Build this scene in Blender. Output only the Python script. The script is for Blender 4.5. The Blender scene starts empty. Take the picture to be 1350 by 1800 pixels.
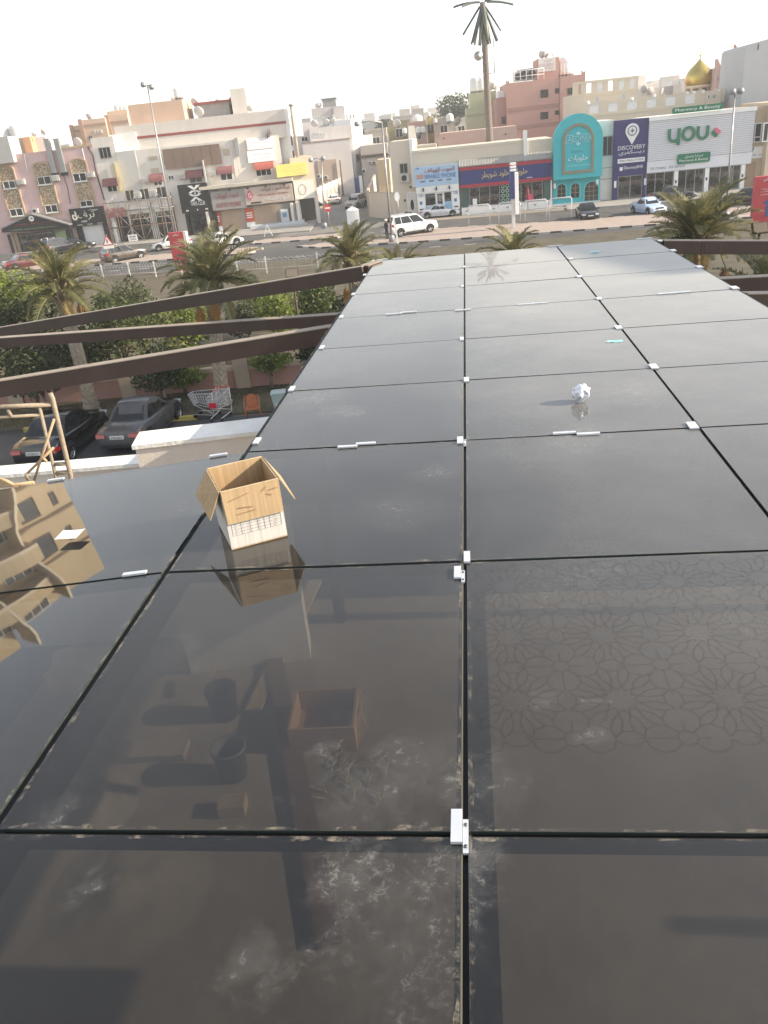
import bpy, bmesh, math, random, unicodedata
from mathutils import Vector, Matrix
C = bpy.context.scene.collection
SC = bpy.context.scene
PI = math.pi
rnd = random.Random(7)
# ------------------------------------------------------------------ camera, sky, sun, exposure
H = 9.8                                   # eye height above the street
FPX, PITCH, ROLL = 1390.7, .4493, -.1047  # solved from the panel grid of the canopy
fwd = Vector((0, math.cos(PITCH), -math.sin(PITCH)))
up0 = Vector((0, math.sin(PITCH), math.cos(PITCH)))
rt0 = Vector((1, 0, 0))
cr, sr = math.cos(ROLL), math.sin(ROLL)
right = rt0 * cr + up0 * sr
upv = rt0 * -sr + up0 * cr
cam = bpy.data.cameras.new('camera')
cam.lens = FPX / 1800 * 36; cam.sensor_width = 36; cam.sensor_fit = 'AUTO'
cam.clip_start = .05; cam.clip_end = 4000
co = bpy.data.objects.new('camera', cam); C.objects.link(co)
m3 = Matrix((right, upv, -fwd)).transposed()
co.matrix_world = Matrix.Translation((0, 0, H)) @ m3.to_4x4()
SC.camera = co
SUN_AZ, SUN_EL = math.radians(98.5), math.radians(25)   # clockwise from +Y
w = bpy.data.worlds.new('World'); SC.world = w; w.use_nodes = True
nt = w.node_tree
sky = nt.nodes.new('ShaderNodeTexSky'); sky.sky_type = 'NISHITA'; sky.sun_disc = False
sky.sun_elevation = SUN_EL; sky.sun_rotation = SUN_AZ
sky.air_density = 1.0; sky.dust_density = .8; sky.ozone_density = 1.0
hz = nt.nodes.new('ShaderNodeHueSaturation'); hz.inputs['Saturation'].default_value = .4   # milky, hazy air all round
nt.links.new(sky.outputs[0], hz.inputs['Color']); nt.links.new(hz.outputs[0], nt.nodes['Background'].inputs[0])
nt.nodes['Background'].inputs[1].default_value = .125
sl = bpy.data.lights.new('sun', 'SUN'); sl.energy = 3.3; sl.angle = math.radians(.5); sl.color = (1, .86, .66)
so = bpy.data.objects.new('sun', sl); C.objects.link(so)
sd = Vector((math.sin(SUN_AZ) * math.cos(SUN_EL), math.cos(SUN_AZ) * math.cos(SUN_EL), math.sin(SUN_EL)))
so.rotation_euler = sd.to_track_quat('Z', 'Y').to_euler(); so.location = (60, -20, 60)
SC.view_settings.view_transform = 'Standard'; SC.view_settings.look = 'None'
SC.view_settings.gamma = 1; SC.view_settings.use_curve_mapping = False
SC.view_settings.exposure = 1.5
SC.cycles.max_bounces = 7; SC.cycles.transparent_max_bounces = 10; SC.cycles.glossy_bounces = 3
SC.cycles.caustics_reflective = False; SC.cycles.caustics_refractive = False

# ------------------------------------------------------------------ measuring: photo pixel -> point of the place
def ray(x, y):
    return (fwd + right * ((x - 675) / FPX) + upv * ((900 - y) / FPX))
EYE = Vector((0, 0, H))
def G(x, y, z=0.0):
    d = ray(x, y); return EYE + d * ((z - H) / d.z)
def D(x, y, Y):
    d = ray(x, y); return EYE + d * (Y / d.y)
def zf(x0, y0, s): return lambda x, y: (x0 + x / s, y0 + y / s)
Z0 = zf(0, 0, 1); Z1 = zf(0, 130, 3.97); Z2 = zf(240, 130, 3.97); Z3 = zf(500, 130, 4.22)
Z4 = zf(700, 180, 4.5); Z5 = zf(780, 0, 4.22); Z6 = zf(950, 60, 3.375); Z7 = zf(1240, 60, 5)

# ------------------------------------------------------------------ materials
def lin(h):
    if not isinstance(h, str): return tuple(h)
    r = [int(h[i:i + 2], 16) / 255 for i in (0, 2, 4)]
    return tuple(c / 12.92 if c < .04045 else ((c + .055) / 1.055) ** 2.4 for c in r)
MATS = {}
def mat(name, col, rough=.8, var=.12, scale=2.0, bump=0.0, bscale=40.0, metal=0.0, spec=.3, grime=0.0, gcol=(.2, .17, .14), gscale=.6, coat=0.0):
    if name in MATS: return MATS[name]
    m = bpy.data.materials.new(name); m.use_nodes = True; MATS[name] = m
    t = m.node_tree; N = t.nodes; L = t.links
    p = N['Principled BSDF']
    c = lin(col)
    tc = N.new('ShaderNodeTexCoord'); nz = N.new('ShaderNodeTexNoise')
    nz.inputs['Scale'].default_value = scale; nz.inputs['Detail'].default_value = 6; nz.inputs['Roughness'].default_value = .65
    L.new(tc.outputs['Object'], nz.inputs['Vector'])
    mx = N.new('ShaderNodeMix'); mx.data_type = 'RGBA'
    mx.inputs[6].default_value = (*[max(0, v * (1 - var * 1.6)) for v in c], 1)
    mx.inputs[7].default_value = (*[min(1, v * (1 + var * 1.6)) for v in c], 1)
    L.new(nz.outputs['Fac'], mx.inputs[0]); out = mx.outputs[2]
    if grime > 0:
        n2 = N.new('ShaderNodeTexNoise'); n2.inputs['Scale'].default_value = gscale; n2.inputs['Detail'].default_value = 9; n2.inputs['Roughness'].default_value = .72
        mp = N.new('ShaderNodeMapping'); mp.inputs['Scale'].default_value = (1, 1, .35)
        L.new(tc.outputs['Object'], mp.inputs[0]); L.new(mp.outputs[0], n2.inputs['Vector'])
        rp = N.new('ShaderNodeMapRange'); rp.inputs[1].default_value = .5; rp.inputs[2].default_value = .75; rp.inputs[4].default_value = grime
        L.new(n2.outputs['Fac'], rp.inputs[0])
        m2 = N.new('ShaderNodeMix'); m2.data_type = 'RGBA'; m2.inputs[7].default_value = (*gcol, 1)
        L.new(rp.outputs[0], m2.inputs[0]); L.new(out, m2.inputs[6]); out = m2.outputs[2]
    L.new(out, p.inputs['Base Color'])
    p.inputs['Roughness'].default_value = rough; p.inputs['Metallic'].default_value = metal
    p.inputs['Specular IOR Level'].default_value = spec; p.inputs['Coat Weight'].default_value = coat
    if bump > 0:
        n3 = N.new('ShaderNodeTexNoise'); n3.inputs['Scale'].default_value = bscale; n3.inputs['Detail'].default_value = 4
        L.new(tc.outputs['Object'], n3.inputs['Vector'])
        b = N.new('ShaderNodeBump'); b.inputs['Strength'].default_value = bump; b.inputs['Distance'].default_value = .02
        L.new(n3.outputs['Fac'], b.inputs['Height']); L.new(b.outputs[0], p.inputs['Normal'])
    return m
def paint(name, col, **k):
    k.setdefault('rough', .3); k.setdefault('var', .03); k.setdefault('spec', .5); k.setdefault('coat', .5)
    return mat(name, col, **k)
def wallm(name, col, grime=.35, **k):
    return mat(name, col, rough=.9, var=.06, scale=.9, bump=.15, bscale=25, grime=grime, spec=.15, **k)
GLASS = mat('dark_glass', (.025, .03, .033), rough=.06, var=.3, scale=.7, spec=.6)
CARGLASS = mat('car_glass', (.012, .014, .016), rough=.05, var=.2, spec=.55)
FRAMEW = mat('white_frame', (.7, .7, .68), rough=.5, var=.05)
DARK = mat('dark_recess', (.03, .028, .027), var=.4, scale=3)
STEEL = mat('galvanised_steel', (.33, .32, .31), rough=.45, metal=.7, var=.2, scale=6)
WHITEP = mat('white_paint', (.78, .78, .76), rough=.6, var=.05)
BLACKP = mat('black_plastic', (.018, .018, .02), rough=.5, var=.2)
TANK = mat('white_tank', (.7, .69, .66), rough=.6, var=.1, scale=3, grime=.3)
GREYM = mat('grey_metal', (.3, .31, .32), rough=.5, metal=.4, var=.15)
def shopglass():
    m = bpy.data.materials.new('shop_glass'); m.use_nodes = True
    t = m.node_tree; N = t.nodes; L = t.links; N.remove(N['Principled BSDF'])
    tr = N.new('ShaderNodeBsdfTransparent'); tr.inputs[0].default_value = (.75, .78, .78, 1)
    gl = N.new('ShaderNodeBsdfGlossy'); gl.inputs['Roughness'].default_value = .03
    fr = N.new('ShaderNodeFresnel'); fr.inputs[0].default_value = 1.8
    mx = N.new('ShaderNodeMixShader'); L.new(fr.outputs[0], mx.inputs[0]); L.new(tr.outputs[0], mx.inputs[1]); L.new(gl.outputs[0], mx.inputs[2])
    L.new(mx.outputs[0], N['Material Output'].inputs[0]); return m
SHOPG = shopglass()

# ------------------------------------------------------------------ object plumbing
def tag(o, label=None, cat=None, group=None, kind=None):
    if label: o['label'] = label
    if cat: o['category'] = cat
    if group: o['group'] = group
    if kind: o['kind'] = kind
    return o
def thing(name, label, cat, loc=(0, 0, 0), group=None, rz=0.0):
    o = bpy.data.objects.new(name, None); C.objects.link(o); o.location = loc; o.rotation_euler = (0, 0, rz)
    o.empty_display_size = .2
    return tag(o, label, cat, group)
def copy_thing(src, loc, rz=0.0, label=None, scale=None):
    r = src.copy(); C.objects.link(r); r.location = loc; r.rotation_euler = (0, 0, rz)
    if scale: r.scale = (scale,) * 3
    if label: r['label'] = label
    for ch in src.children:
        c = ch.copy(); C.objects.link(c); c.parent = r
        for g in ch.children:
            d = g.copy(); C.objects.link(d); d.parent = c
    return r
class MB:
    """collects shapes; build() links them as one mesh object"""
    def __init__(s): s.v = []; s.f = []; s.mi = []; s.sm = []
    def add(s, vs, fs, mi=0, smooth=False):
        b = len(s.v); s.v += [tuple(v) for v in vs]
        s.f += [tuple(b + i for i in f) for f in fs]; s.mi += [mi] * len(fs); s.sm += [smooth] * len(fs); return s
    def hexa(s, p, mi=0):   # 4 bottom + 4 top corners
        return s.add(p, [(3, 2, 1, 0), (4, 5, 6, 7), (0, 1, 5, 4), (1, 2, 6, 5), (2, 3, 7, 6), (3, 0, 4, 7)], mi)
    def box(s, a, b, M=None, mi=0):
        x0, y0, z0 = a; x1, y1, z1 = b
        p = [Vector(q) for q in ((x0, y0, z0), (x1, y0, z0), (x1, y1, z0), (x0, y1, z0), (x0, y0, z1), (x1, y0, z1), (x1, y1, z1), (x0, y1, z1))]
        if M is not None: p = [M @ q for q in p]
        return s.hexa(p, mi)
    def bar(s, a, b, w, h, up=(0, 0, 1), mi=0):   # straight bar of rectangular section, top face centred w wide, hangs h below a-b
        a = Vector(a); b = Vector(b); d = (b - a).normalized(); up = Vector(up); sd_ = d.cross(up).normalized() * (w / 2); uu = sd_.cross(d).normalized() * h
        return s.hexa([a - sd_ - uu, a + sd_ - uu, b + sd_ - uu, b - sd_ - uu, a - sd_, a + sd_, b + sd_, b - sd_], mi)
    def tube(s, pts, r, n=8, mi=0, cap=True):
        pts = [Vector(p) for p in pts]; k = len(pts); rs = r if isinstance(r, (list, tuple)) else [r] * k
        d0 = (pts[-1] - pts[0]).normalized(); ref = Vector((0, 0, 1)) if abs(d0.z) < .8 else Vector((1, 0, 0))
        vs = []
        for i, p in enumerate(pts):
            d = (pts[min(i + 1, k - 1)] - pts[max(i - 1, 0)]).normalized()
            x = d.cross(ref).normalized(); y = d.cross(x).normalized()
            for j in range(n):
                a = 2 * PI * j / n; vs.append(p + (x * math.cos(a) + y * math.sin(a)) * rs[i])
        fs = [(i * n + j, i * n + (j + 1) % n, (i + 1) * n + (j + 1) % n, (i + 1) * n + j) for i in range(k - 1) for j in range(n)]
        b = len(s.v); s.add(vs, fs, mi, True)
        if cap: s.f += [tuple(b + j for j in range(n))[::-1], tuple(b + (k - 1) * n + j for j in range(n))]; s.mi += [mi] * 2; s.sm += [False] * 2
        return s
    def lathe(s, prof, n=20, c=(0, 0, 0), mi=0, M=None):
        c = Vector(c); vs = []; k = len(prof)
        for r, z in prof:
            for j in range(n):
                a = 2 * PI * j / n; q = Vector((r * math.cos(a), r * math.sin(a), z))
                vs.append((M @ q if M is not None else q) + c)
        fs = [(i * n + j, i * n + (j + 1) % n, (i + 1) * n + (j + 1) % n, (i + 1) * n + j) for i in range(k - 1) for j in range(n)]
        return s.add(vs, fs, mi, True)
    def prism(s, poly, T, d0, d1, mi=0):  # 2-D outline (s,z), T maps (s,d,z) to a point
        n = len(poly); vs = [T(a, d1, b) for a, b in poly] + [T(a, d0, b) for a, b in poly]
        fs = [tuple(range(n)), tuple(range(2 * n - 1, n - 1, -1))] + [(i, i + n, (i + 1) % n + n, (i + 1) % n) for i in range(n)]
        return s.add(vs, fs, mi)
    def ring(s, outer, inner, T, d0, d1, mi=0):  # frame between two outlines with the same number of points
        n = len(outer); vs = [T(a, d1, b) for a, b in outer] + [T(a, d1, b) for a, b in inner] + [T(a, d0, b) for a, b in outer] + [T(a, d0, b) for a, b in inner]
        fs = []
        for i in range(n):
            j = (i + 1) % n
            fs += [(i, j, n + j, n + i), (i, 2 * n + i, 2 * n + j, j), (n + i, n + j, 3 * n + j, 3 * n + i)]
        return s.add(vs, fs, mi)
    def build(s, name, mats, parent=None, local=False, sharp=None, fixn=True):
        me = bpy.data.meshes.new(name)
        off = Vector((0, 0, 0))
        if parent is not None and not local:
            o_ = parent
            while o_ is not None: off += Vector(o_.location); o_ = o_.parent
        me.from_pydata([Vector(v) - off for v in s.v], [], s.f)
        for m in (mats if isinstance(mats, (list, tuple)) else [mats]): me.materials.append(m)
        me.polygons.foreach_set('material_index', s.mi); me.polygons.foreach_set('use_smooth', s.sm)
        if fixn:
            bm = bmesh.new(); bm.from_mesh(me); bmesh.ops.recalc_face_normals(bm, faces=bm.faces); bm.to_mesh(me); bm.free()
        if sharp: me.polygons.foreach_set('use_smooth', [True] * len(me.polygons)); me.set_sharp_from_angle(angle=math.radians(sharp))
        me.update()
        o = bpy.data.objects.new(name, me); C.objects.link(o)
        if parent is not None: o.parent = parent
        return o
def structure(o): o['kind'] = 'structure'; return o

# a vertical facade plane: s runs along it, d sticks out of it towards the street, z is up
class Fac:
    def __init__(s, X, Y, deg):
        a = math.radians(deg); s.o = Vector((X, Y, 0)); s.e = Vector((math.cos(a), math.sin(a), 0)); s.n = Vector((math.sin(a), -math.cos(a), 0)); s.a = a
    def W(s, a, d, z): return s.o + s.e * a + s.n * d + Vector((0, 0, z))
    def p(s, px, d=0.0):
        r = ray(*px); o = s.o + s.n * d; k = (o - EYE).dot(s.n) / r.dot(s.n); q = EYE + r * k
        return ((q - s.o).dot(s.e), q.z)
    def c(s, Z, x0, y0, x1, y1, d=0.0):   # small upright rectangle from its picture box: centre + size -> s0,z0,s1,z1
        a, z = s.p(Z((x0 + x1) / 2, (y0 + y1) / 2), d)
        pa = s.p(Z(x0, (y0 + y1) / 2), d); pb = s.p(Z(x1, (y0 + y1) / 2), d); w = abs(pb[0] - pa[0]) / 2
        pc = s.p(Z((x0 + x1) / 2, y0), d); pd = s.p(Z((x0 + x1) / 2, y1), d); h = abs(pc[1] - pd[1]) / 2
        return (a - w, z - h, a + w, z + h)
    def q(s, Z, tl, br, d=0.0):           # larger one from its top-left and bottom-right corners
        a = s.p(Z(*tl), d); b = s.p(Z(*br), d); return (a[0], b[1], b[0], a[1])
    def box(s, mb, r, d0, d1, mi=0):
        P = s.W; a, b, c_, e = r
        mb.hexa([P(a, d1, b), P(c_, d1, b), P(c_, d0, b), P(a, d0, b), P(a, d1, e), P(c_, d1, e), P(c_, d0, e), P(a, d0, e)], mi); return mb
def fbox(F, r, d0, d1, name, m, parent): return F.box(MB(), r, d0, d1).build(name, m, parent)
def window(F, r, parent, d=0.0, fm=None, gm=None, mull=1, fw=.07, depth=.09, sill=False):
    a, b, c_, e = r; fm = fm or FRAMEW; mb = MB()
    mb.ring([(a, b), (c_, b), (c_, e), (a, e)], [(a + fw, b + fw), (c_ - fw, b + fw), (c_ - fw, e - fw), (a + fw, e - fw)], F.W, d - .04, d + depth)
    for i in range(mull):
        x = a + (c_ - a) * (i + 1) / (mull + 1); F.box(mb, (x - fw / 2, b + fw, x + fw / 2, e - fw), d - .03, d + depth - .01)
    o = mb.build('window', fm, parent)
    p_ = F.box(MB(), (a + fw * .8, b + fw * .8, c_ - fw * .8, e - fw * .8), d - .05, d + .025).build('pane', gm or GLASS, o)
    if sill: F.box(MB(), (a - .08, b - .09, c_ + .08, b - .004), d - .03, d + depth + .1).build('sill', fm, o)
    return o
# ------------------------------------------------------------------ lettering
AF = {}
for cp in range(0xFE70, 0xFEFF):
    dcm = unicodedata.decomposition(chr(cp)).split()
    if len(dcm) == 2: AF.setdefault(chr(int(dcm[1], 16)), {})[dcm[0]] = chr(cp)
    elif len(dcm) == 3 and dcm[1] == '0644': AF.setdefault('\u0644' + chr(int(dcm[2], 16)), {})[dcm[0]] = chr(cp)
def arabic(t):
    L = []; i = 0
    while i < len(t):
        if t[i:i + 2] in AF: L.append(t[i:i + 2]); i += 2
        else: L.append(t[i]); i += 1
    two = lambda ch: ch in AF and '<initial>' in AF[ch]
    out = []
    for i, ch in enumerate(L):
        if ch not in AF: out.append(ch); continue
        pv = i > 0 and two(L[i - 1]); nx = i + 1 < len(L) and L[i + 1] in AF and two(ch)
        k = '<medial>' if pv and nx else '<final>' if pv else '<initial>' if nx else '<isolated>'
        out.append(AF[ch].get(k) or AF[ch].get('<isolated>') or ch)
    return ''.join(reversed(out))
def text_mesh(body, extr):
    c = bpy.data.curves.new('lettering', 'FONT'); c.body = body; c.extrude = extr; c.resolution_u = 2
    o = bpy.data.objects.new('lettering', c); C.objects.link(o)
    me = bpy.data.meshes.new_from_object(o); bpy.data.objects.remove(o); bpy.data.curves.remove(c)
    xs = [v.co.x for v in me.vertices] or [0, 1]; ys = [v.co.y for v in me.vertices] or [0, 1]
    return me, min(xs), max(xs), min(ys), max(ys)
def letters(F, body, r, d, m, parent, depth=.02, keep=True, name='lettering', bold=0.0):
    """lettering that fills the rectangle r on the facade plane"""
    if any(0x600 < ord(ch) < 0x700 for ch in body): body = arabic(body)
    me, x0, x1, y0, y1 = text_mesh(body, .02)
    off = Vector((0, 0, 0)); o_ = parent
    while o_ is not None: off += Vector(o_.location); o_ = o_.parent
    sx = (r[2] - r[0]) / max(x1 - x0, 1e-3); sy = (r[3] - r[1]) / max(y1 - y0, 1e-3)
    for v in me.vertices:
        v.co = F.W(r[0] + (v.co.x - x0) * sx, d + depth * (.5 + v.co.z / .04), r[1] + (v.co.y - y0) * sy) - off
    me.materials.clear(); me.materials.append(m)
    o = bpy.data.objects.new(name, me); C.objects.link(o); o.parent = parent
    return o
def sub(r, a, b, c_, e):  # part of a rectangle by fractions
    return (r[0] + (r[2] - r[0]) * a, r[1] + (r[3] - r[1]) * b, r[0] + (r[2] - r[0]) * c_, r[1] + (r[3] - r[1]) * e)
# ------------------------------------------------------------------ ground, streets
ASPH = mat('asphalt', (.085, .083, .083), rough=.9, var=.22, scale=.35, bump=.3, bscale=60, spec=.2, grime=.45, gcol=(.16, .15, .14), gscale=.15)
ASPH2 = mat('old_asphalt', (.1, .097, .093), rough=.92, var=.25, scale=.25, bump=.3, bscale=60, spec=.2, grime=.6, gcol=(.2, .185, .165), gscale=.2)
SAND = mat('dusty_ground', (.3, .26, .21), rough=.95, var=.25, scale=.08, bump=.3, bscale=8)
SOIL = mat('verge_soil', (.1, .085, .06), rough=.95, var=.45, scale=.8, bump=.6, bscale=12, grime=.6, gcol=(.05, .07, .025), gscale=.5)
PINKPAVE = mat('pink_paving', (.36, .29, .25), rough=.9, var=.16, scale=1.2, bump=.3, bscale=14, grime=.35, gcol=(.25, .2, .17))
GREYPAVE = mat('grey_paving', (.33, .31, .28), rough=.9, var=.15, scale=.8, bump=.3, bscale=12, grime=.4, gcol=(.2, .18, .16))
KERBW = mat('kerb_white', (.44, .42, .38), rough=.85, var=.15, scale=3)
KERBB = mat('kerb_black', (.075, .072, .07), rough=.85, var=.3, scale=3)
ROADWHITE = mat('road_paint', (.62, .62, .58), rough=.8, var=.25, scale=2.5)
RA = math.radians(-12.5); RE = Vector((math.cos(RA), math.sin(RA), 0)); RN = Vector((-math.sin(RA), math.cos(RA), 0))
def RD(t, r, z=0.0): return RE * t + RN * r + Vector((0, 0, z))
def sheet(name, pts, m, z, kind='structure', parent=None, thick=0.0):
    mb = MB(); n = len(pts)
    P = [Vector((p[0], p[1], z)) for p in pts]
    if thick: mb.add(P + [p - Vector((0, 0, thick)) for p in P], [tuple(range(n)), tuple(range(2 * n - 1, n - 1, -1))] + [(i, i + n, (i + 1) % n + n, (i + 1) % n) for i in range(n)])
    else: mb.add(P, [tuple(range(n))])
    o = mb.build(name, m, parent)
    if kind: o['kind'] = kind
    return o
sheet('ground', [(-1500, -300), (1500, -300), (1500, 3000), (-1500, 3000)], SAND, 0)
rd = lambda *q: [RD(t, r) for t, r in q]
road = sheet('road', rd((-140, 68.2), (140, 68.2), (140, 77.2), (-140, 77.2)), ASPH, .006)
froad = sheet('road', rd((-140, 77.2), (140, 77.2), (140, 93.5), (-140, 93.5)), ASPH2, .005)
al0 = G(585, 395); 
sheet('alley_road', [(-9, 93), (4.5, 93), (6, 120), (9, 190), (1, 190), (-3.2, 130)], mat('alley_concrete', (.2, .19, .175), var=.2, scale=.3, grime=.5, gcol=(.12, .11, .1), gscale=.2), .012)
# medians with their kerb stones
def stadium(t0, t1, r0, r1, n=6, rl=True, rr=True):
    R = (r1 - r0) / 2; rm = (r0 + r1) / 2; out = []
    if rr: out += [(t1 - R + R * math.sin(a), rm - R * math.cos(a)) for a in [PI * i / n for i in range(n + 1)]]
    else: out += [(t1, r0), (t1, r1)]
    if rl: out += [(t0 + R - R * math.sin(a), rm + R * math.cos(a)) for a in [PI * i / n for i in range(n + 1)]]
    else: out += [(t0, r1), (t0, r0)]
    return out
def kerbed(name, poly, m, h=.13, step=1.0, two=True):
    o = sheet(name, [RD(t, r) for t, r in poly], m, h, thick=h + .02)
    pts = [RD(t, r) for t, r in poly]; k = 0
    proto = None
    for i in range(len(pts)):
        a, b = pts[i], pts[(i + 1) % len(pts)]; L = (b - a).length
        mid = (a + b) / 2
        if (b - a).normalized().dot(RE) < -.9 and False: continue
        n = max(1, round(L / step))
        if L > 90: pass
        for j in range(n):
            p = a.lerp(b, (j + .5) / n); k += 1
            if abs(p.dot(RE)) > 48: continue
            me = KST[k % 2 if two else 0]
            q = bpy.data.objects.new('kerb_stone', me); C.objects.link(q); q.parent = o
            d = (b - a); q.location = (p.x, p.y, 0); q.rotation_euler = (0, 0, math.atan2(d.y, d.x)); q.scale = (L / n * .985, 1, 1)
    return o
KST = []
for kk, mm in enumerate((KERBW, KERBB)):
    t_ = MB().hexa([Vector(p) for p in ((-.5, -.07, -.02), (.5, -.07, -.02), (.5, .1, -.02), (-.5, .1, -.02), (-.5, -.05, .15), (.5, -.05, .15), (.5, .1, .15), (-.5, .1, .15))]).build('kerb_stone', mm)
    KST.append(t_.data); bpy.data.objects.remove(t_)
kerbed('median', stadium(-110, -27.2, 77.0, 81.6, rl=False), PINKPAVE)
kerbed('median', [(-23.6, 79.4), (-20.5, 77.2), (-12, 76.3), (0, 75.8), (110, 74.6), (110, 82.2), (2, 83.0), (-6, 84.6), (-10, 85.0), (-13, 82.6), (-17, 81.6)], PINKPAVE)
kerbed('median', stadium(-30.5, -19.8, 84.2, 87.6), PINKPAVE)
# lane dashes
dash = MB().box((-.5, -.06, 0), (.5, .06, .004)).build('lane_marking', ROADWHITE); dash.parent = road; dash.location = RD(-40, 72.6, .007); dash.rotation_euler = (0, 0, RA)
for i in range(1, 30):
    q = dash.copy(); C.objects.link(q); q.location = RD(-40 + i * 3.1, 72.6, .007); q.parent = road
for i in range(24):
    q = dash.copy(); C.objects.link(q); q.location = RD(-46 + i * 1.5, 86.8, .009); q.parent = froad; q.rotation_euler = (0, 0, RA + .12); q.scale = (.7, 1, 1)
for i in range(8):
    q = dash.copy(); C.objects.link(q); q.location = RD(10 + i * 3.0, 84.2, .009); q.parent = froad; q.rotation_euler = (0, 0, RA + 1.9); q.scale = (4.2, .9, 1)
# pavements
sheet('pavement', rd((-140, 60.5), (140, 60.5), (140, 68.1), (-140, 68.1)), GREYPAVE, .12, thick=.16)
sheet('pavement', [G(-60, 455), G(640 - 95, 407), (-4.5, 107), (-60, 112)], GREYPAVE, .15, thick=.18)
sheet('pavement', rd((3, 92.8), (70, 92.8), (70, 100), (3, 100)), GREYPAVE, .13, thick=.16)
# parking lot and verge below the terrace
sheet('parking_lot', [(-60, -20), (40, -20), (40, 26), (-60, 36)], mat('lot_asphalt', (.075, .076, .08), var=.25, scale=.5, bump=.3, bscale=50, grime=.5, gcol=(.14, .135, .13), gscale=.3), .008)
verge = sheet('verge', [(-60, 36.1), (40, 26.1), (40, 45), (-60, 47)], SOIL, .1, thick=.12)
KY = mat('kerb_yellow', (.45, .36, .1), var=.2, scale=3)
kl = MB().box((-.5, -.1, -.02), (.5, .1, .16)).build('kerb_stone', KY); kl.parent = verge
kme = [kl.data, KERBB and KST[1]]
a_, b_ = Vector((-26, 32.6, 0)), Vector((6, 29.4, 0))
for i in range(14):
    p = a_.lerp(b_, (i + .5) / 22); q = kl if i == 0 else kl.copy()
    if i: C.objects.link(q); q.parent = verge
    if i % 2: q.data = KST[1]
    q.location = (p.x, p.y, .008); q.rotation_euler = (0, 0, math.atan2(b_.y - a_.y, b_.x - a_.x)); q.scale = (1.44, 1, 1)
sheet('garden_soil', [(-60, 36.0), (40, 33.8), (40, 67), (-60, 80)], SOIL, .16, thick=.1)

# ------------------------------------------------------------------ terrace under the canopy
YA = -.1364; CU = Vector((math.cos(YA), math.sin(YA), 0)); CV = Vector((-math.sin(YA), math.cos(YA), 0)); PU, PV = -.0017, -.0089
ZC = H - 1.6
def cw(u, v, dz=0.0): return CU * u + CV * v + Vector((0, 0, ZC + PU * u + PV * v + dz))
CN = Vector(CU * -PU + CV * -PV + Vector((0, 0, 1))).normalized()
def chit(x, y, dz=0.0):
    d = ray(x, y); k = (Vector((0, 0, ZC + dz)) - EYE).dot(CN) / d.dot(CN); q = EYE + d * k
    return q.dot(CU), q.dot(CV)
ZF = ZC - 2.8
CONC = mat('sandy_screed', (.3, .25, .19), rough=.95, var=.3, scale=1.6, bump=.6, bscale=7, grime=.55, gcol=(.17, .15, .13), gscale=.9)
fl = sheet('terrace_floor', [tuple(cw(*q).xy) for q in ((-4.2, -3), (7, -3), (7, 7.0), (-4.2, 7.0))], CONC, ZF, thick=.3)
BW = mat('house_render', (.55, .48, .4), rough=.9, var=.08, scale=1, bump=.2, bscale=30, grime=.3)
hb = MB(); P_ = lambda u, v, z: Vector((*cw(u, v).xy, z))
hb.hexa([P_(-4.2, -3, -.02), P_(7, -3, -.02), P_(7, 7, -.02), P_(-4.2, 7, -.02), P_(-4.2, -3, ZF - .305), P_(7, -3, ZF - .305), P_(7, 7, ZF - .305), P_(-4.2, 7, ZF - .305)])
hs = thing('lower_storey', 'plain rendered storey that carries the terrace below the glass canopy', 'building', (0, 0, 0)); hb.build('wall', BW, hs)
WTOP = mat('whitewashed_top', (.74, .73, .69), rough=.9, var=.1, scale=6, bump=.5, bscale=25, grime=.55, gcol=(.45, .38, .3), gscale=2.5)
PLAS = mat('beige_plaster', (.62, .56, .5), rough=.92, var=.05, scale=2, bump=.15, bscale=40, grime=.3, gcol=(.36, .3, .25))
def parapet(name, lab, ax, ay, bx, by, zt, thick, zb, over=.02):
    A = G(ax, ay, zt); B = G(bx, by, zt); d = (B - A).normalized(); n = Vector((-d.y, d.x, 0)) * thick; t = thing(name, lab, 'wall', (A.x, A.y, zb))
    zz = Vector((0, 0, zb - zt)); c = Vector((0, 0, -.035)); o = d * over; k = n.normalized() * over
    MB().hexa([A + zz, B + zz, B + n + zz, A + n + zz, A + c, B + c, B + n + c, A + n + c]).build('wall', PLAS, t)
    MB().hexa([A + c - o - k, B + c + o - k, B + n + c + o + k, A + n + c - o + k, A - o - k, B + o - k, B + n + o + k, A + n - o + k]).build('coping', WTOP, t)
parapet('parapet_wall', 'low terrace parapet with flaking white top behind the scaffold frame', -150, 846, 330, 806, H - 2.5, .2, ZF)
parapet('block_wall', 'short tall stub of beige plastered wall with whitewashed top beside the canopy', 236, 782, 480, 753, H - 2.1, .3, ZF)

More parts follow.
